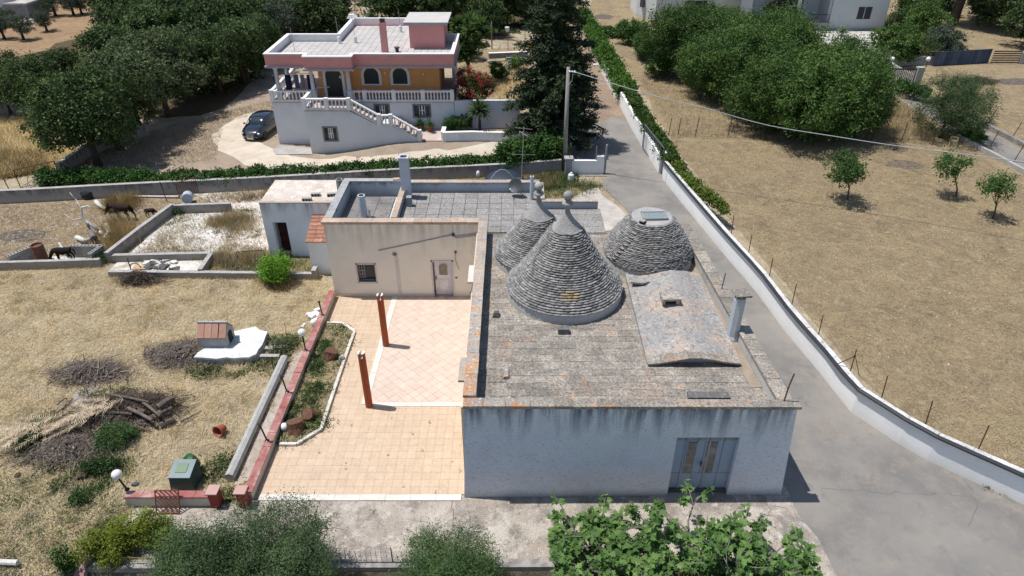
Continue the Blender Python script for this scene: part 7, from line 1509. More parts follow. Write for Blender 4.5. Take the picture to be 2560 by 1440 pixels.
# planting bed weeds, litter and weeds round the slab
bedp = [(p[0] + .1 if i in (0, 6) else p[0] - .1, p[1]) for i, p in enumerate(plant_poly)]
scatter('bed_weeds', bedp, 7500, .15, .035, g_weed, .4, 30, (), .13, 100, csig=.17, parent=bed, kind='stuff') if False else None
o = scatter('bed_weeds', plant_poly, 4300, .13, .035, g_weed, .4, 30, (), .13, 95, csig=.15); o2 = scatter('bed_straw', plant_poly, 5000, .2, .014, g_straw, .7, 31, (), .14)
scatter('bed_weeds', [(-8.8, plant_poly[0][1] - .2), (-8.4, plant_poly[0][1] - .2), (-7.4, plant_poly[5][1] + .3), (-8.8, plant_poly[5][1] + .2)], 3500, .2, .05, g_weed, .3, 32, (), .13, 14, csig=.16)
for i, (a, n_) in enumerate(((([P(470, 915), P(560, 918), P(640, 930), P(600, 940), P(500, 940)]), 3000), (([P(625, 905), P(700, 880), P(720, 890), P(690, 925), P(640, 930)]), 4500), (([P(660, 850), P(740, 840), P(745, 870), P(670, 870)]), 2600),
                           (([P(70, 1100), P(130, 1090), P(130, 1130), P(70, 1150)]), 2500), (([P(120, 1150), P(200, 1140), P(230, 1180), P(150, 1230)]), 3500), (([P(200, 970), P(330, 985), P(330, 1015), P(230, 1000)]), 2500),
                           (([P(500, 1150), P(590, 1150), P(570, 1240), P(500, 1200)]), 2500), (([P(200, 1180), P(310, 1150), P(310, 1210), P(220, 1240)]), 3500), (([P(540, 1230), P(590, 1230), P(590, 1260), P(545, 1262)]), 1200))):
    scatter('green_weeds', a, int(n_ * .55), .17, .045, g_weed, .35, 40 + i, (), 0, 14, csig=.2)
# small weeds through terrace and forecourt joints
scatter('joint_weeds', [P(640, 1236), P(1160, 1236), P(1160, 1030), P(820, 1060)], 160, .04, .018, g_weed2, .6, 50, (), .08, 14, csig=.03)
scatter('forecourt_weeds', [P(640, 1256), P(1960, 1250), P(2040, 1400), P(830, 1400)], 260, .06, .018, g_weed2, .5, 51, (), .05, 16, csig=.08)
scatter('wall_foot_weeds', [P(2105, 1010), P(2115, 1008), P(2560, 1262), P(2500, 1240)], 500, .12, .03, g_weed2, .3, 52, (), .05, 14, csig=.07)
# loose pebbles and chips on lane, paddock and fields
def pebbles(name, poly, n, r0, r1, mat, seed, zoff=.03):
    rg_ = random.Random(seed); xs = [p[0] for p in poly]; ys = [p[1] for p in poly]; mb = MB(); k = 0
    while k < n:
        x, y = rg_.uniform(min(xs), max(xs)), rg_.uniform(min(ys), max(ys))
        if not inpoly(x, y, poly): continue
        r_ = rg_.uniform(r0, r1) * (1.6 if rg_.random() < .05 else 1); z = terr(x, y) + zoff; a = rg_.uniform(0, 3); ca, sa = math.cos(a) * r_, math.sin(a) * r_
        mb.add([(x + ca, y + sa, z), (x - sa * .7, y + ca * .7, z), (x - ca, y - sa, z), (x + sa * .8, y - ca * .8, z), (x, y, z + r_ * .8)], [(0, 1, 4), (1, 2, 4), (2, 3, 4), (3, 0, 4)]); k += 1
    return mb.build(name, mat, None, kind='stuff')
pm = M('pebble_pale', (.58, .53, .46), (.45, .40, .34), sc=9, rv=.25)
pebbles('lane_chips', [G(2137, 1031), G(2321, 1147), G(2560, 1256), G(2700, 1500), G(2090, 1440), G(2000, 1290)], 900, .006, .014, M('lane_chip', (.42, .38, .33), (.32, .29, .26), rv=.3), 1, .034)
pebbles('lane_chips', [G(1990, 1010), G(2040, 1010), G(2130, 1090), G(2060, 1110)], 350, .01, .022, M('pebble_brown', (.40, .27, .2), (.5, .42, .34)), 2, .035)
pebbles('paddock_stones', [P(-300, 515), P(240, 508), P(420, 505), P(265, 630), P(0, 640), P(-300, 650)], 1400, .03, .09, pm, 3, .02)
pebbles('rubble_stones', WY, 900, .03, .10, lime, 4, .03); pebbles('rubble_stones', [P(600, 480), P(840, 465), P(850, 500), P(640, 505)], 500, .04, .14, lime, 5, .03)
pebbles('field_stones', RF, 700, .02, .05, pm, 6, .02); pebbles('forecourt_chips', [P(640, 1256), P(1960, 1250), P(2040, 1400), P(830, 1400)], 1300, .008, .022, pm, 7, .047)
pebbles('track_stones', [G(1425, 100), G(1470, 100), G(1560, 290), G(1480, 300)], 600, .02, .06, pm, 8, .04)
pebbles('clearing_stones', [P(840, 45), P(960, 48), P(980, 10), P(930, -20), P(820, -10)], 900, .06, .22, pm, 9, .03)
# ---------------------------------------------------------------- materials for trees
m_oak = foliage('oak_leaf', (.038, .066, .024), (.076, .115, .040), (.12, .15, .055), .2)
m_oakl = foliage('oak_leaf_light', (.070, .10, .048), (.13, .165, .08), (.15, .175, .075), .2)
m_wal = foliage('walnut_leaf', (.036, .078, .020), (.082, .142, .036), (.115, .165, .045), .22)
m_olive = foliage('olive_leaf', (.032, .062, .022), (.10, .15, .065), (.065, .105, .035), .15)
m_olived = foliage('olive_far', (.055, .075, .05), (.10, .125, .09), None, .15)
m_fig = foliage('fig_leaf_m', (.040, .10, .022), (.13, .22, .065), (.14, .20, .06), .25, .5)
m_hedge = foliage('hedge_leaf', (.030, .078, .018), (.07, .145, .036), (.085, .15, .035), .22)
m_ivy = foliage('ivy_leaf', (.055, .13, .022), (.12, .235, .04), (.11, .19, .035), .28)
m_lime = foliage('bright_leaf', (.10, .22, .025), (.19, .36, .04), None, .35)
m_thuja = foliage('thuja_leaf', (.13, .17, .02), (.25, .29, .045), (.06, .10, .02), .25)
m_fir = foliage('fir_needles', (.018, .034, .018), (.040, .062, .028), (.055, .075, .03), .1)
m_young = foliage('young_leaf', (.045, .10, .025), (.09, .17, .05), None, .3)
m_red = foliage('oleander_flower', (.26, .02, .03), (.42, .05, .07), None, .25)
m_yucca = foliage('yucca_leaf', (.07, .11, .05), (.16, .21, .11), None, .2)
rg = random.Random(11)
# forest: shared crowns
oakc = [crown_mesh('oak_crown', mkblobs(random.Random(20 + i), 16, 2.9, 1.9, 3.4, (.34, .52), .85), 9000, .26, .16, m_oak, 60 + i, per=30, sig=.24, tpl='broad') for i in range(4)]
oakt = trunk_mesh('oak_trunk', 2.2, .24, [(1.3, .6, 3.8), (-1.2, -.7, 3.9), (.3, -1.4, 3.6), (-.4, 1.3, 4.3), (.1, 0, 4.6)], BARK, 3)
bigc = [crown_mesh('oak_crown', mkblobs(random.Random(30 + i), 28, 3.5, 2.3, 4.0, (.26, .42), .8), 26000, .20, .12, m_oakl if i == 2 else m_oak, 70 + i, per=36, sig=.24, tpl='broad', inner=.1) for i in range(3)]
def G0(px, py): return G(px, py)
# named big oaks in front of the wood (left)
for (px, py, v, s, rz, lab) in ((248, 415, 0, 1.0, .3, 'big dark oak nearest the camera, at the left end of the yard row'), (300, 375, 1, .92, 1.9, 'second dark oak of the yard row, just behind the nearest one'),
                                (352, 332, 2, .98, 2.6, 'paler green oak in the middle of the yard row'), (420, 292, 2, 1.02, 4.4, 'largest pale topped oak, third from the end beside the yard'), (478, 255, 0, .85, 5.0, 'dark oak at the far end of the yard row near the gravel drive'), (552, 232, 1, .82, 2.2, 'shady oak standing behind the yard row, closest to the pink house'), (612, 208, 0, .8, .5, 'dark oak at the wood edge, left of the pink house roof corner'), (655, 172, 1, .8, 1.5, 'dark oak partly hidden behind the left corner of the pink house'),
                                (120, 300, 1, .78, .9, 'dark oak behind the shaded wall at the left'), (30, 285, 0, .74, 3.9, 'dark oak at the left edge behind the golden grass')):
    q = G(px, py); add_tree('oak_tree', lab, 'tree', (q.x, q.y, terr(q.x, q.y)), bigc[v], oakt, 'oaks beside the yard', rz, s)
excl = [[P(-500, 234), P(130, 232), P(200, 205), P(265, 150), P(310, 90), P(300, 10), P(420, -90), P(-900, -90), P(-900, 190)], [P(835, 130), P(985, 130), P(985, 5), P(920, -90), P(800, -90)], [G(1135, 140), G(1445, 140), G(1445, 90), G(1135, 100)], [G(1400, 400), G(1420, 0), G(1420, -90), G(1900, -90), G(1900, 400)],
        [(-18.5, 46), (-3, 46), (-3, 62.5), (-18.5, 62.5)], [G(560, 300), G(640, 265), G(800, 250), G(800, 450), G(300, 450), G(380, 345)]]
wood = [P(-260, 250), P(140, 245), P(420, 240), P(520, 238), P(600, 214), P(672, 188), P(700, 130), P(1130, 112), P(1400, 85), P(1425, -90), P(-300, -90)]
pts = []; y = 50.0
while y < 128:
    x = -95.0
    while x < 12:
        qx, qy = x + rg.uniform(-1.6, 1.6), y + rg.uniform(-1.4, 1.4)
        if inpoly(qx, qy, wood) and not any(inpoly(qx, qy, e) for e in excl): pts.append((qx, qy))
        x += 5.4
    y += 4.8
first = None
for i, (qx, qy) in enumerate(pts):
    if i % 9 == 4: lab, gname, cm = 'greyish green olive tree growing among the dark oaks of the wood', 'olives in the oak wood', None
    else: lab, gname, cm = 'dark green oak tree of the dense wood behind the pink house', 'oaks of the dense wood', oakc[i % 4]
    pxx = 1280 + qx * F / (qy * CP + H * SP); zx = 'at the left edge of the picture' if pxx < 90 else 'above the left yard oaks' if pxx < 420 else 'left of the pink house' if pxx < 700 else 'directly behind the pink house roof' if pxx < 1100 else 'left of the tall conifer'
    zy = 'near edge of the wood' if qy < 66 else 'middle of the wood' if qy < 88 else 'far part of the wood'; lab = ('grey green olive' if cm is None else 'dark oak') + ' in the ' + zy + ', ' + zx
    if cm is None:
        if 'fo' not in globals(): fo = crown_mesh('olive_crown', mkblobs(random.Random(44), 14, 2.4, 1.5, 2.7, (.34, .5), .85), 8000, .22, .08, m_olived, 91, per=24, sig=.24)
        cm = fo
    add_tree('olive_tree' if lab.startswith('grey') else 'oak_tree', lab, 'tree', (qx, qy, terr(qx, qy)), cm, oakt, gname, rg.uniform(0, 6.28), [(.68 if pxx < 280 else 1) * k_ for k_ in (rg.uniform(.8, 1.2), rg.uniform(.8, 1.2), rg.uniform(.75, 1.15))])
scatter('undergrowth', [P(-200, 245), P(140, 240), P(420, 236), P(560, 232), P(660, 180), P(700, 110), P(1130, 100), P(1400, 80), P(1400, 0), P(300, 0), P(300, 90), P(200, 200), P(-200, 230)], 26000, .5, .28, m_oak, .5, 29, (), 0, 420, csig=.7, tpl='broad')
# distant orchard trees, top left clearing
for i, (px, py, s, lab) in enumerate(((140, 40, .95, 'round olive tree right of the distant hut'), (185, 38, .9, 'olive tree with visible trunk, second right of the distant hut'), (205, 36, .8, 'small olive tree at the end of the distant clearing'), (112, 28, .75, 'olive tree just behind the distant hut roof'), (75, 22, .6, 'small olive beside the distant hut cone'),
                                     (12, 98, .8, 'small green tree at the left edge of the far clearing'), (20, 66, .7, 'dark bush below the distant hut at the left edge'), (118, 78, .7, 'grey green young olive in front of the distant hut'), (60, 100, .85, 'olive tree at the near edge of the far clearing'), (95, 55, .4, 'low bush beside the heap of field stones'), (240, 20, 1.0, 'silvery olive behind the clearing'), (285, 18, 1.0, 'pale silvery olive at the top beyond the clearing'))):
    q = G(px, py); add_tree('olive_tree', lab, 'tree', (q.x, q.y, 0), fo, oakt, None, i * 1.1, s * .72)
# ---------------------------------------------------------------- walnut group on the right
walb = [mkblobs(random.Random(50 + i), 32, 4.3, 2.6, 3.6, (.17, .42), .85) for i in range(3)]
walc = [crown_mesh('walnut_crown', b, 42000, .20, .095, m_wal, 80 + i, per=34, sig=.25, tpl='leaf', inner=.12, sprig=.6) for i, b in enumerate(walb)]
walt = trunk_mesh('walnut_trunk', 1.8, .22, [(2, 1, 4.2), (-2, -1, 4.4), (1, -2.4, 3.6), (-1, 2, 4.6), (2.6, -.6, 3.2), (-2.6, .8, 3.4)], BARK, 8)
for (px, py, v, s, rz, lab) in ((2020, 340, 0, 1.1, .2, 'dense walnut tree nearest the mown field, throwing a dark shadow'), (1850, 268, 1, 1.0, 1.4, 'broad walnut tree left of centre in the big clump'), (1700, 190, 2, .98, 2.5, 'smaller leafy tree at the left end of the clump behind the ivy wall'),
                                (1930, 205, 0, 1.02, 3.6, 'walnut tree in the middle back of the big clump'), (2095, 268, 1, .8, 5.1, 'walnut tree at the right end of the clump by the barred gate'), (1790, 140, 2, .75, .7, 'walnut tree at the back left of the clump, against the outbuilding'), (2112, 325, 2, .72, .4, 'low dark spreading tree at the right foot of the clump'), (1930, 318, 2, 1.0, 2.9, 'walnut tree filling the front middle of the clump'), (1770, 235, 0, .8, 4.3, 'walnut tree at the front left of the clump, over the dry grass')):
    q = G(px, py); add_tree('walnut_tree', lab, 'tree', (q.x, q.y, -.7 if py > 300 else 0), walc[v], walt, 'clump of walnut trees', rz, s)
q = G(1935, 60); add_tree('red_leaved_shrub', 'reddish shrub in front of the villa porch', 'shrub', (q.x, q.y, 0), crown_mesh('crown', mkblobs(random.Random(5), 10, 1.8, 1.2, 1.9), 5000, .2, .1, foliage('copper_leaf', (.09, .05, .03), (.15, .09, .05)), 7), None)
# garden bushes right of the villa
bushb = mkblobs(random.Random(61), 14, 1.9, 1.4, 1.7, (.38, .55), .9)
bc = {k: crown_mesh('bush_crown', bushb, 9000, .17, .09, m, 100 + i, per=30, sig=.16, tpl='broad') for i, (k, m) in enumerate((('dark', m_oak), ('mid', m_wal), ('bright', m_hedge), ('olive', m_olived)))}
for (px, py, k, s, lab) in ((2222, 158, 'mid', 1.25, 'round dense bush immediately left of the villa garden hedge'), (2255, 95, 'dark', 1.1, 'dark bush beside the villa corner'), (2300, 105, 'mid', 1.25, 'bright round bush in the middle of the villa garden'), (2350, 140, 'olive', 1.0, 'grey green bush at the right of the villa garden'), (2290, 155, 'dark', .85, 'clipped dark hedge bush in front of the villa garden'), (2385, 150, 'olive', .6, 'small thin bush near the blue sheet fence'),
                            (2280, 55, 'mid', 1.3, 'leafy bush behind the villa garden'), (2340, 40, 'dark', 1.3, 'dark tree crown behind the villa garden'), (2140, 232, 'dark', 1.2, 'dark bush in the shade left of the barred gate'), (2120, 130, 'olive', .5, 'grey green bush on the villa yard'), (2600, 120, 'dark', 2.0, 'very dark tree at the right edge of the picture'), (2500, 75, 'dark', 2.1, 'large dark tree near the top right corner'), (2560, 50, 'olive', 1.9, 'dark grey green tree in the top right corner'), (2450, 50, 'dark', 1.2, 'dark low tree behind the trunk at the top right')):
    q = G(px, py); add_tree('garden_bush', lab, 'bush', (q.x, q.y, 0), bc[k], None, None, px * .01, s)
q = G(2380, 62); o = MB().tube([(q.x, q.y, 0), (q.x + .1, q.y, 4), (q.x, q.y, 8)], [.6, .5, .4], 10).build('pine_trunk', BARK); t0 = thing('pine_tree', 'thick trunked pine at the top right, crown out of the picture', 'tree', q); o.parent = t0; o.location = -Vector(q); ORG[o.name] = Vector(q); o.name = 'trunk'
link(bpy.data.objects.new('crown', walc[2]), t0).location = (0, 0, 6)
q = G(2103, 90); 
def rosette(mb, c, n, L, w, up=1.0, rr=random.Random(3)):
    c = Vector(c)
    for i in range(n):
        a = rr.uniform(0, 6.28); e = rr.uniform(-.5, 1.4) * up; d = Vector((math.cos(a) * math.cos(e), math.sin(a) * math.cos(e), math.sin(e))); l = L * rr.uniform(.75, 1.15); s = Vector((-math.sin(a), math.cos(a), 0)) * w
        m = c + d * l * .5 + Vector((0, 0, .03)); t = c + d * l - Vector((0, 0, .12 * l)); mb.add([c - s * .6, c + s * .6, m + s, t, m - s], [(0, 1, 2, 3, 4)])
    return mb
mb = rosette(MB(), (q.x, q.y, .5), 60, .9, .07); o = mb.build('agave_plant', foliage('agave', (.18, .24, .18), (.28, .34, .26))); tag(o, 'grey green agave at the corner of the villa', 'plant')
# olive bushes by the side road
olb = crown_mesh('olive_crown', mkblobs(random.Random(71), 20, 2.4, 2.0, 2.1, (.32, .48), .9), 20000, .15, .035, m_olive, 110, per=30, sig=.2, sprig=.2)
for (px, py, s, rz, lab) in ((2350, 345, 1.15, 0, 'bushy olive tree right of the tall dry grass'), (2395, 300, .9, 2, 'second olive bush behind, touching the side road')):
    q = G(px, py); add_tree('olive_tree', lab, 'tree', (q.x, q.y, 0), olb, oakt if False else trunk_mesh('trunk', 1.0, .12, [(.6, .3, 2), (-.6, -.3, 2.2)], BARK, 4), None, rz, s)
for i, (pl_pts, w, h, z, lab) in enumerate(((((2300, 255), (2275, 248), (2245, 240)), .55, .5, .9, 'bright green vine hedge running from the barred gate to the olive bushes'), (((2375, 310), (2395, 325), (2415, 345), (2440, 362)), .4, .35, .6, 'bright vine creeping along the wall of the side road'))):
    pp = [G(*q) for q in pl_pts]; o = bpy.data.objects.new('vine_hedge', crown_mesh('vine_hedge', line_blobs(pp, w, h, z, .5, .15, i), 4500, .14, .10, m_hedge, 120 + i, 'broad', 22, .1)); link(o); tag(o, lab, 'hedge')
# ---------------------------------------------------------------- conifer by the lane
q = G(1380, 352); fb = []; rr = random.Random(9); mbt = MB(); mbt.tube([(0, 0, -.1), (0, 0, 7), (0, 0, 13.2)], [.24, .15, .03], 10)
z = .9
while z < 12.8:
    k = (z - .9) / 12.0; R = 2.75 * (1 - k) ** .75 + .25; nb_ = 9 if z < 8 else 7; a0 = rr.uniform(0, 6)
    for j in range(nb_):
        a = a0 + 6.283 * j / nb_ + rr.uniform(-.25, .25); Rb = R * rr.uniform(.72, 1.2); nn = max(3, int(Rb / .3)); ptsb = []
        for m in range(nn):
            t = (m + 1) / nn; rr_ = Rb * t; zz = z + rr.uniform(-.05, .05) + .12 * t - .42 * t * t * Rb * .5; ptsb.append((rr_ * math.cos(a), rr_ * math.sin(a), zz)); ww = .40 * (1 - .45 * t)
            fb.append((rr_ * math.cos(a), rr_ * math.sin(a), zz - .05, ww, ww, .13))
        mbt.tube([(0, 0, z)] + ptsb, [.05] * (len(ptsb) + 1), 4, caps=False)
    z += .62 + .1 * k
firc = crown_mesh('fir_crown', fb, 60000, .26, .085, m_fir, 131, 'leaf', 16, .12, .5, inner=.5)
add_tree('conifer', 'tall dark layered conifer beside the lane, taller than the picture', 'tree', (q.x, q.y, q.z), firc, mbt.mesh('trunk', BARK), sc=(1.2, 1.2, 1.0))
# second spiky evergreen behind it
q = G(1440, 262); mb = MB(); rr = random.Random(4)
for i in range(16): rosette(mb, (q.x + rr.uniform(-.9, .9), q.y + rr.uniform(-.8, .8), q.z + rr.uniform(.6, 4.2)), 46, .9, .05, .8, rr)
r0 = thing('yucca_clump', 'tall spiky dark yucca clump between the conifer and the lane', 'plant', q); mb.build('leaves', foliage('dark_yucca', (.03, .055, .03), (.06, .09, .045)), r0); MB().tube([q, q + Vector((0, 0, 3.6))], .14, 7).build('stem', BARK, r0)
# yuccas and oleander right of the pink house
q = Vector((PY(1198, 300, 48.4).x, 48.4, terr(-2.3, 48.4))); r0 = thing('yucca', 'single pale yucca palm against the grey garden wall', 'plant', q); rosette(MB(), q + Vector((0, 0, 1.75)), 150, 1.0, .07, 1.0, random.Random(6)).build('leaves', m_yucca, r0); MB().tube([q, q + Vector((.05, 0, 1.7))], [.12, .09], 7).build('stem', BARK, r0)
mb = MB(); rr = random.Random(14); q = G(1172, 205)
for i in range(17): rosette(mb, (q.x + rr.uniform(-1.3, 1.5), q.y + rr.uniform(-1.2, 1.2), q.z + rr.uniform(2.2, 5.0)), 60, 1.05, .09, .9, rr)
r0 = thing('yucca_clump', 'dense yucca clump at the corner of the pink house above the red oleander', 'plant', q); mb.build('leaves', foliage('mid_yucca', (.045, .085, .03), (.11, .16, .06)), r0); MB().tube([q, q + Vector((0, 0, 4))], .12, 7).build('stem', BARK, r0)
q = Vector((PY(1186, 250, 50.6).x, 51.0, 2.2)); ob = mkblobs(random.Random(17), 12, 1.45, 1.05, 1.75, (.4, .55), .9); r0 = thing('oleander', 'round oleander bush covered in dark red flowers beside the pink house', 'bush', q)
link(bpy.data.objects.new('foliage', crown_mesh('foliage', ob, 7000, .16, .04, m_hedge, 141, per=22, sig=.14)), r0)
link(bpy.data.objects.new('flowers', crown_mesh('flowers', ob, 4200, .11, .09, m_red, 142, 'broad', 12, .10, inner=.0)), r0)
for i, (px, py, s, k, lab) in enumerate(((1250, 200, .55, 'bright', 'green shrub right of the red oleander'), (1290, 175, .45, 'mid', 'shrub beside the ladder in the back garden'), (1130, 325, .38, 'bright', 'small shrub in the front garden bed at the left'), (1160, 322, .42, 'mid', 'low shrub between the stairs and the pale yucca'), (1165, 150, .8, 'bright', 'leafy bush behind the yucca clump'))):
    q = G(px, py); add_tree('garden_bush', lab, 'bush', q, bc[k], None, None, i, s)
# ---------------------------------------------------------------- hedges and ivy
def hedge(name, label, px, w, h, z, n, L, W, mat, seed, tpl='broad', off=0.0, per=26, sig=.12, world=None):
    pp = world or [G(*q) for q in px]; r0 = thing(name, label, 'hedge', (pp[0][0], pp[0][1], 0)); b = line_blobs(pp, w, h, z, w * .8, .12, seed)
    b = [(x - pp[0][0], y - pp[0][1], z_, a, c, d) for x, y, z_, a, c, d in b]
    me = crown_mesh('foliage', b, n, L, W, mat, seed, tpl, per, sig, inner=.1); link(bpy.data.objects.new('foliage', me), r0); return r0
hw0 = [Vector((p.x, p.y + .62, 0)) for p in RWt[2:]]
hl_ = [G(100, 488) + Vector((0, 1.0, 0)), G(150, 480) + Vector((0, 1.0, 0)), G(230, 478) + Vector((0, .8, 0)), RWt[3] + Vector((0, .75, 0)), RWt[4] + Vector((0, .75, 0)), RWt[5] + Vector((0, .7, 0)), RWt[6] + Vector((0, .7, 0)), RWt[7] + Vector((0, .8, 0))]
hedge('clipped_hedge', 'long clipped dark green hedge on the grey wall before the gravel drive', None, .52, .46, .66, 62000, .15, .09, m_hedge, 151, world=hl_)
hedge('clipped_hedge', 'taller bushy right end of the hedge beside the gate pier', None, .85, .95, 1.1, 20000, .17, .11, m_hedge, 152, world=[RWt[7] + Vector((.9, 1.1, 0)), RWt[8] + Vector((-.6, 1.1, 0))])
iv = [Vector((q.x + (.25 if i < 3 else .45), q.y, 0)) for i, q in enumerate(base)]
hedge('ivy', 'bright green ivy curtain hanging over the far white lane wall', None, .66, .62, 1.25, 44000, .20, .12, m_ivy, 153, world=iv[:5] , tpl='broad', sig=.16)
hedge('ivy', 'darker ivy along the middle of the white lane wall near the metal gate', None, .36, .40, 1.35, 16000, .16, .10, foliage('ivy_dark', (.04, .085, .02), (.085, .14, .035), (.10, .12, .03), .25), 154, world=iv[4:] + [Vector((q.x + .35, q.y, 0)) for q in base2[:1]])
hedge('vine', 'thin vine climbing the wire fence behind the near white wall', None, .22, .30, 1.25, 6500, .15, .10, foliage('vine_yellow', (.08, .12, .02), (.15, .19, .04), None, .3), 155, world=[P(1664, 395, .6) + Vector((0, 0, -.6)), P(1700, 440, .9) + Vector((0, 0, -.9)), P(1740, 480, .9) + Vector((0, 0, -.9)), P(1780, 515, .8) + Vector((0, 0, -.8)), P(1805, 545, .6) + Vector((0, 0, -.6))], sig=.09, per=14)
for i, (px, py) in enumerate(((1620, 150), (1580, 110), (1650, 190))):
    q = G(px, py); add_tree('ivy_bush', ['bushy creeper spilling from the ivy wall into the field, nearest the walnut trees', 'creeper bush at the corner where the cross hedge meets the ivy wall', 'low creeper mound right of the ivy wall'][i], 'bush', (q.x, q.y, 0), bc['bright'], None, None, i, .95)
hedge('cross_hedge', 'dark hedge crossing from the ivy wall to the walnut trees', [(1500, 92), (1570, 95), (1640, 112)], .8, .7, .6, 7000, .2, .12, m_hedge, 156)
# drips of ivy down the lane wall
dr_ = MB(); rr = random.Random(21)
pos_, tn = [], []
for i in range(len(base) - 1):
    a, b2 = base[i], base[i + 1]; n_ = int((b2 - a).length * 2.4)
    for k in range(n_):
        c = a.lerp(b2, (k + rr.random()) / n_); Ld = rr.uniform(.2, 1.0)
        for m in range(int(Ld * 22)): pos_.append((c.x - .06 + rr.uniform(-.05, .03), c.y + rr.uniform(-.06, .06), 1.25 - m / 34 + rr.uniform(-.03, .03)))
pos_ = np.array(pos_); rn = np.random.default_rng(3); o = bpy.data.objects.new('ivy_drips', blade_mesh('ivy_drips', pos_, rn.normal(size=pos_.shape) * .5 + np.array([-1, 0, .3]), rn.normal(size=pos_.shape) * .5 + np.array([0, 0, -1]), np.full(len(pos_), .12), np.full(len(pos_), .09), m_ivy, 'broad', 5)); link(o); o['kind'] = 'stuff'
# ---------------------------------------------------------------- young trees in the right field
for i, (bx_, by_, cx_, cy_, wpx, seed, lab) in enumerate(((2120, 500, 2122, 427, 106, 3, 'young fruit tree with the widest crown, nearest the burnt patch on the left'), (2391, 490, 2380, 415, 80, 5, 'thin young fruit tree in the middle, standing furthest back'), (2483, 547, 2497, 468, 82, 8, 'young fruit tree nearest the right edge of the picture'))):
    q = G(bx_, by_); c = PY(cx_, cy_, q.y); R = wpx / 2 / F * (q.y * CP + 16.5 * SP); dx = c.x - q.x; zc = c.z
    rr = random.Random(seed); b = []; tg = []
    for k in range(9):
        a = rr.uniform(0, 6.28); d_ = R * rr.uniform(.35, .8); zz = zc + rr.uniform(-.35, .5) * R; r_ = R * rr.uniform(.26, .4); b.append((dx + d_ * math.cos(a), d_ * math.sin(a), zz, r_, r_, r_ * 1.05)); tg.append(b[-1][:3])
    b.append((dx, 0, zc, R * .5, R * .5, R * .5))
    add_tree('young_tree', lab, 'tree', q, crown_mesh('crown', b, 3600 if i == 0 else 1900, .13, .08, m_young, 160 + i, 'broad', 16, .11, sprig=.3), trunk_mesh('trunk', zc * .5, .055, tg[:6], M('bark_brown', (.16, .10, .065), (.10, .07, .05), sc=8), seed, (dx * .4, 0)), 'young fruit trees in the mown field')
# ---------------------------------------------------------------- bright bush in the straw field, brush piles
q = P(692, 708); add_tree('bright_bush', 'bright yellow green bush with dry brown foot in front of the block wall', 'bush', q, crown_mesh('crown', [(-.1, 0, .95, .5, .5, .5), (.25, .1, 1.15, .45, .45, .5), (-.3, 0, .7, .4, .4, .35), (.1, -.2, .7, .5, .4, .35), (.3, 0, .8, .4, .4, .4)], 3600, .11, .06, m_lime, 171, 'broad', 18, .12, sprig=.2), None)
scatter('dry_foot', [q + Vector((-.5, -.5, 0)), q + Vector((.6, -.5, 0)), q + Vector((.5, .3, 0)), q + Vector((-.4, .3, 0))], 1800, .5, .02, g_rust, .2, 172, (), 0, 8, csig=.25)
def brush(name, label, px, py, rx, ry, hz, n, seed, mat=None, L=.7):
    c = P(px, py); rr = random.Random(seed); mb = MB()
    for i in range(n):
        gx, gy = rr.gauss(0, .55) + .3 * math.sin(i * .004), rr.gauss(0, .5) + .3 * math.cos(i * .007); d_ = min(1, math.hypot(gx, gy)); x, y = c.x + rx * gx, c.y + ry * gy; z = rr.uniform(0, hz * (1.05 - d_ * .9)); th = rr.uniform(0, 3.14); e = rr.gauss(0, .3); l = L * rr.uniform(.4, 1.2)
        d = Vector((math.cos(th) * math.cos(e), math.sin(th) * math.cos(e), math.sin(e))) * l / 2; m = Vector((rr.gauss(0, .06), rr.gauss(0, .06), rr.gauss(0, .06) + .04)); p0 = Vector((x, y, z + .05)); mb.tube([p0 - d, p0 + m, p0 + d], [.010, .007, .003] if i % 12 else [.03, .025, .02], 3, caps=False)
    o = mb.build(name, mat or g_twig); tag(o, label, 'brush pile'); return o
brush('brush_pile', 'pile of cut dry twigs beside the broken white slab', 452, 888, 1.0, .7, .38, 3200, 1)
brush('brush_pile', 'greyish pile of thorny twigs above the ash patch', 228, 935, 1.1, .55, .38, 3200, 2)
brush('brush_pile', 'dark tangle of twigs below the rusty hoop', 348, 705, .85, .35, .7, 900, 3, M('dark_twig', (.07, .055, .045), (.12, .09, .07), rv=.4))
brush('brush_pile', 'tangle of grey branches at the left end of the log pile', 170, 1125, 1.5, .7, .45, 2200, 4)
brush('brush_pile', 'loose grey branches between the logs and the palm fronds', 262, 1048, 1.3, .5, .5, 1800, 24)
brush('brush_pile', 'small dark pile of branches in the far right field', G(2440, 205).x * 0 + 2440, 205, 1.3, .9, .5, 500, 5, M('dark_twig', (.07, .055, .045)), 1.2)
mb = MB(); rr = random.Random(5); c = P(130, 1110)
for k in range(34):  # dry palm fronds
    a = rr.uniform(-.3, 1.0) + 3.1; b0 = Vector((P(330, 1010).x - .10 * k + rr.uniform(-.3, .3), P(250, 1040).y - .05 * k + rr.uniform(-.5, .3), .55 + rr.uniform(0, .25)))
    L = rr.uniform(1.0, 1.9); d = Vector((math.cos(a), math.sin(a), -.12)); s = Vector((-math.sin(a), math.cos(a), 0))
    for j in range(22):
        t = j / 22; p0 = b0 + d * L * t; 
        for sg in (-1, 1): e = p0 + (d * .5 + s * sg * .8 + Vector((0, 0, rr.uniform(-.2, .3)))) * (.34 * (1 - t * .5)); mb.add([p0, p0 + d * .03, e], [(0, 1, 2)])
o = mb.build('palm_fronds', M('dry_frond', (.58, .49, .35), (.38, .28, .18), sc=4, rv=.35)); tag(o, 'heap of dry palm fronds left of the logs', 'fronds')
mb = MB(); c = P(190, 1085)
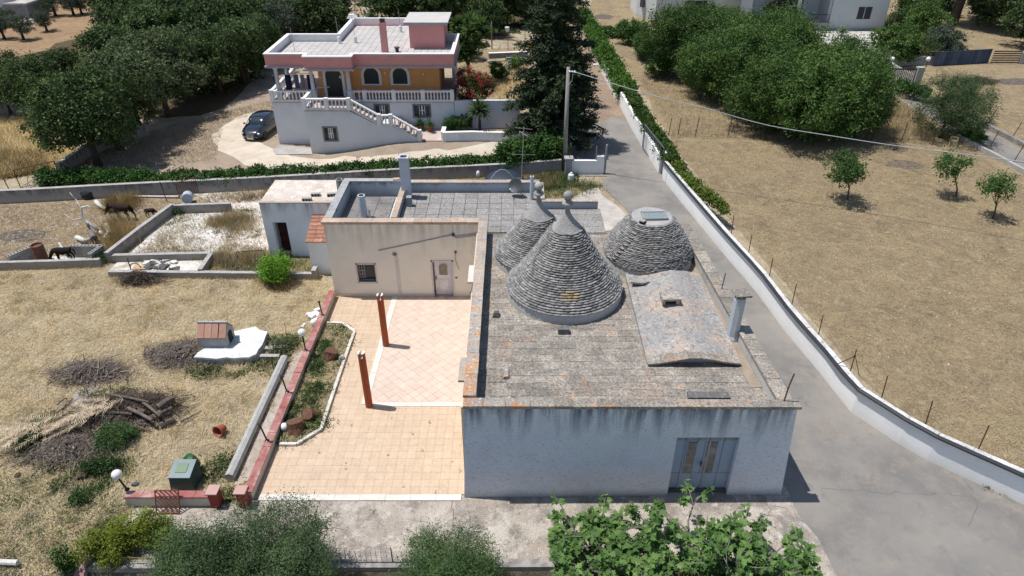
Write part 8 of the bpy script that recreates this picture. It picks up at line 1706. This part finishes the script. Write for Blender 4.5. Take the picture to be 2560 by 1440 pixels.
for k in range(800):
    x, y = c.x + rr.gauss(0, .75), c.y + rr.gauss(0, .45); a = rr.uniform(0, 6.3); l = rr.uniform(.1, .3); z = .12 + rr.uniform(0, .25); mb.add([(x, y, z), (x + .02, y + .01, z), (x + l * math.cos(a), y + l * math.sin(a), z + rr.uniform(-.05, .1))], [(0, 1, 2)])
o = mb.build('brown_litter', M('brown_litter_m', (.20, .10, .045), (.12, .07, .04), rv=.4)); o['kind'] = 'stuff'
for i, (x0_, y0_, x1_, y1_, r_, z) in enumerate(((300, 1010, 362, 1030, .10, .35), (330, 1045, 395, 1010, .12, .2), (345, 1060, 410, 1035, .13, .15), (385, 1045, 428, 1020, .16, .2), (395, 1020, 432, 995, .14, .45), (400, 1065, 436, 1050, .14, .12), (320, 1020, 380, 1050, .07, .5), (300, 1060, 372, 1075, .06, .12), (265, 985, 372, 1005, .05, .65), (310, 1075, 385, 1055, .07, .1), (240, 1030, 330, 1035, .06, .4), (350, 1000, 400, 1040, .06, .55))):
    a, b2 = P(x0_, y0_, z), P(x1_, y1_, z); o = MB().tube([a, a.lerp(b2, .5) + Vector((0, 0, .04)), b2], [r_, r_ * .95, r_ * .8], 8).build('log', M('log_bark', (.20, .155, .125), (.11, .085, .07), sc=7, bump=1, bdist=.04, rv=.25), smooth=False)
    tag(o, ['thick log at the left end of the log pile', 'long log lying slantwise in the middle of the log pile', 'stout log crossing the front of the log pile', 'thick short log on the right side of the log pile', 'uppermost right log of the log pile', 'lowest right log of the log pile', 'thin dark log inside the log pile', 'thin log along the front foot of the pile', 'long curved thin branch log along the back of the pile', 'slender log lying lowest in front of the pile', 'slim log pointing left towards the palm fronds', 'slim log lying over the thick right hand logs'][i], 'log', 'logs of the log pile')
brush('brush_pile', 'dark thin branches lying over the log pile', 325, 1025, 1.6, .75, .6, 2200, 14, M('dark_twig', (.07, .055, .045)), .9)
o = MB().tube([P(110, 1085, .45), P(180, 1060, .6), P(225, 1075, .5), P(245, 1105, .2), P(248, 1135, .1)], .03, 6).build('black_pipe', MATS['hose_black']); tag(o, 'bent black pipe arching over the palm fronds', 'pipe')
# clumps of weeds that read as single plants
def weed(px, py, r_, h, n, label, mat=g_weed, seed=1, L=.14, W=.04, tpl='leaf'):
    q = P(px, py); o = bpy.data.objects.new('weed_clump', crown_mesh('weed_clump', [(0, 0, h * .5, r_, r_, h * .6), (r_ * .5, r_ * .2, h * .35, r_ * .6, r_ * .6, h * .45), (-r_ * .5, -.1, h * .35, r_ * .6, r_ * .5, h * .45)], n, L, W, mat, seed, tpl, 20, .1, sprig=.15)); link(o); o.location = q; tag(o, label, 'weeds')
weed(292, 1105, .55, .55, 5000, 'large feathery green weed clump right of the palm fronds', g_weed, 1, .12, .03)
weed(85, 1110, .35, .4, 1600, 'green weeds at the left edge of the frond heap', g_weed, 2)
weed(240, 1175, .3, .35, 1200, 'green weeds below the feathery clump, near the lamp', g_weed, 3)
weed(272, 1172, .3, .3, 1200, 'weed clump just left of the globe lamp post', g_weed, 4)
weed(122, 1060, .3, .3, 900, 'sparse weeds above the frond heap', g_weed2, 5)
weed(205, 1250, .2, .35, 700, 'single dark green plant left of the low wall', g_weed, 6)
weed(265, 1320, .25, .25, 500, 'pale green weed near the corner of the concrete', g_weed2, 7)
weed(710, 870, .4, .35, 1300, 'weed clump beside the upright dead stalk near the globe lamp', g_weed2, 8)
weed(255, 655, .35, .5, 1500, 'green weed bush at the corner of the animal stall', g_weed, 9)
weed(455, 530, .35, .3, 1500, 'dark green plant behind the short concrete wall', g_weed, 10)
for (px, py, r_) in ((212, 1192, .2), (262, 1150, .16), (45, 1190, .1)):
    q = P(px, py); o = MB().lathe((0, 0, 0), [(r_ * 1.1, 0), (r_, r_ * .8), (r_ * .8, r_)], 9, jit=.2).build('tree_stump', M('stump_dark', (.09, .06, .045), (.05, .035, .03), sc=9, bump=1)); o.location = q; tag(o, 'small dark burnt stump %s' % {212: 'on the scorched ground left of the globe lamp', 262: 'among the weeds above the globe lamp', 45: 'alone in the straw at the left edge'}[px], 'stump')
# ================================================================= FOREGROUND TREES
def foreground_olive(name, label, cx, cy, R, zc, Hc, n, seed, mat=m_olive):
    rr = random.Random(seed); b = []
    for i in range(30):
        a = rr.uniform(0, 6.28); q_ = math.sqrt(rr.random()) * .75; zz = rr.uniform(-.6, .75); k = math.sqrt(max(.15, 1 - zz * zz)); r_ = R * rr.uniform(.22, .38); b.append((R * q_ * k * math.cos(a), R * q_ * k * math.sin(a), zc + 1.0 + Hc * zz, r_, r_, r_ * .95))
    tg = [x[:3] for x in b[:9]]
    r0 = add_tree(name, label, 'tree', (cx, cy, -1.0), crown_mesh('crown', b, int(n * 1.35), .088, .023, mat, seed, 'leaf', 26, .13, .5, inner=.35, sprig=.24), trunk_mesh('trunk', 1.7, .17, tg, BARK, seed)); return r0
foreground_olive('olive_tree', 'large olive tree in the foreground at lower left, hiding the end of the low wall', -7.35, 11.7, 2.45, 1.55, 1.5, 80000, 181)
foreground_olive('olive_tree', 'smaller olive tree at the left side of the large foreground olive', -8.9, 12.2, 1.35, 1.6, 1.3, 22000, 182)
foreground_olive('olive_tree', 'round olive tree at the bottom centre in front of the concrete forecourt', -1.5, 11.75, 1.75, 1.45, 1.35, 48000, 183, foliage('olive_leaf2', (.038, .075, .024), (.095, .15, .055), (.06, .11, .03), .18))
# fig tree: open crown of branch tips with rosettes of lobed leaves
rr = random.Random(8); tips = []; mbt = MB(); base_ = Vector((0, 0, 0)); cxF, cyF = 4.95, 12.0
def figbr(p, d, l, r_, depth):
    e = p + d * l; e.x = max(-3.7, min(3.8, e.x)); mid = p.lerp(e, .5) + Vector((rr.gauss(0, .06), rr.gauss(0, .06), .05)); mbt.tube([p, mid, e], [r_, r_ * .8, r_ * .6], 6, caps=False)
    if depth == 0: tips.append((e, d)); return
    for k in range(3 if depth > 1 else rr.choice((2, 3))):
        nd = (d + Vector((rr.gauss(0, .75), rr.gauss(0, .6), rr.uniform(-.1, .55)))).normalized(); figbr(e, nd, l * rr.uniform(.6, .85), r_ * .6, depth - 1)
    if rr.random() < .9: tips.append((mid, Vector((rr.gauss(0, 1), rr.gauss(0, 1), .8)).normalized()))
for k in range(11):
    a = k / 11 * 6.283; figbr(Vector((0, 0, .3)), Vector((1.25 * math.cos(a), .50 * math.sin(a), .50)).normalized(), 1.5 * (1 + .2 * abs(math.cos(a))), .10, 3)
for k in range(7): a = rr.uniform(0, 6.28); figbr(Vector((0, 0, .3)), Vector((.8 * math.cos(a), .3 * math.sin(a), 1.0)).normalized(), 1.35, .08, 3)
P_, N_, T_ = [], [], []
for (e, d) in tips:
    e = Vector((max(-3.9, min(3.9, e.x)), e.y, min(e.z, 3.75 + rr.uniform(-.5, .1))))
    for j in range(rr.randint(12, 19)):
        a = rr.uniform(0, 6.28); s = Vector((math.cos(a), math.sin(a), rr.uniform(-.5, .8))).normalized(); o_ = e - d * rr.uniform(0, .36) + s * rr.uniform(.03, .11)
        P_.append(o_); T_.append(s + Vector((0, 0, -.1))); N_.append(Vector((rr.gauss(0, .65), rr.gauss(0, .65), 1.0)))
nL = len(P_); rn = np.random.default_rng(5)
figm = blade_mesh('fig_leaves', np.array(P_), np.array(N_), np.array(T_), .20 * rn.uniform(.6, 1.2, nL), .165 * rn.uniform(.7, 1.2, nL), m_fig, 'fig', 5, .35)
r0 = add_tree('fig_tree', 'wide fig tree with big lobed leaves at the bottom right of centre', 'tree', (cxF, cyF, -1.0), figm, mbt.mesh('trunk', M('fig_bark', (.22, .20, .18), (.16, .14, .13), sc=6), None, True))
# one taller shoot
mb = MB(); q = Vector((4.0, 12.55, 1.8)); P_, N_, T_ = [], [], []; mb.tube([q, q + Vector((.05, .05, .9)), q + Vector((.12, .05, 1.6))], [.03, .022, .012], 6)
for j in range(46):
    t = rr.uniform(.35, 1.0); a = rr.uniform(0, 6.28); s = Vector((math.cos(a), math.sin(a), rr.uniform(0, .6))).normalized(); P_.append(q + Vector((.1 * t, .05, 1.6 * t)) + s * .05 - Vector((cxF, cyF, -1))); T_.append(s); N_.append(Vector((rr.gauss(0, .4), rr.gauss(0, .4), 1)))
link(bpy.data.objects.new('leaf_shoot', blade_mesh('leaf_shoot', np.array(P_), np.array(N_), np.array(T_), np.full(46, .23), np.full(46, .22), m_fig, 'fig', 6, .3)), r0); mb.build('shoot_stem', MATS['fig_bark'], r0)
# yellow green clipped conifers bottom left
for i, (px, py, z, R, s, lab) in enumerate(((265, 1372, .5, .75, 0, 'yellow green clipped conifer, leftmost of the three'), (330, 1340, .55, .8, 1, 'yellow green conifer with bare sawn stems, middle one'), (400, 1328, .55, .6, 2, 'yellow green conifer half hidden by the large olive tree'))):
    q = P(px, py, z); rr = random.Random(200 + i); b = [(rr.uniform(-R, R) * .8, rr.uniform(-.5, .5) * R, z + rr.uniform(-.35, .45), R * .3, R * .3, R * .34) for _ in range(15)]
    add_tree('clipped_conifer', lab, 'shrub', (q.x, q.y, 0), crown_mesh('crown', b, 6500, .09, .03, m_thuja, 200 + i, 'leaf', 20, .07, .6, sprig=.12), trunk_mesh('trunk', .4, .06, [x[:3] for x in b[:5]], M('fig_bark', (.22, .2, .18)), i), 'clipped conifers')
q = P(160, 1400, .4); add_tree('shrub', 'small dark green shrub at the left of the bottom garden wall stub', 'shrub', (q.x, q.y, 0), crown_mesh('crown', [(0, 0, .55, .2, .2, .4), (.1, 0, .3, .25, .25, .3)], 900, .1, .05, m_hedge, 211, 'broad', 14, .07), None)
q = P(30, 1408, .1); o = MB().tube([q + Vector((-.6, 0, .08)), q + Vector((.25, -.05, .1))], .09, 8).build('white_log', MATS['dead_wood']); tag(o, 'whitish log lying at the bottom left corner', 'log')
q = P(716, 835); o = MB().tube([q, q + Vector((.02, 0, .55)), q + Vector((-.03, 0, .85))], [.015, .01, .005], 4).build('dead_stalk', g_twig); tag(o, 'thin upright dead stalk near the globe lamp', 'stalk')
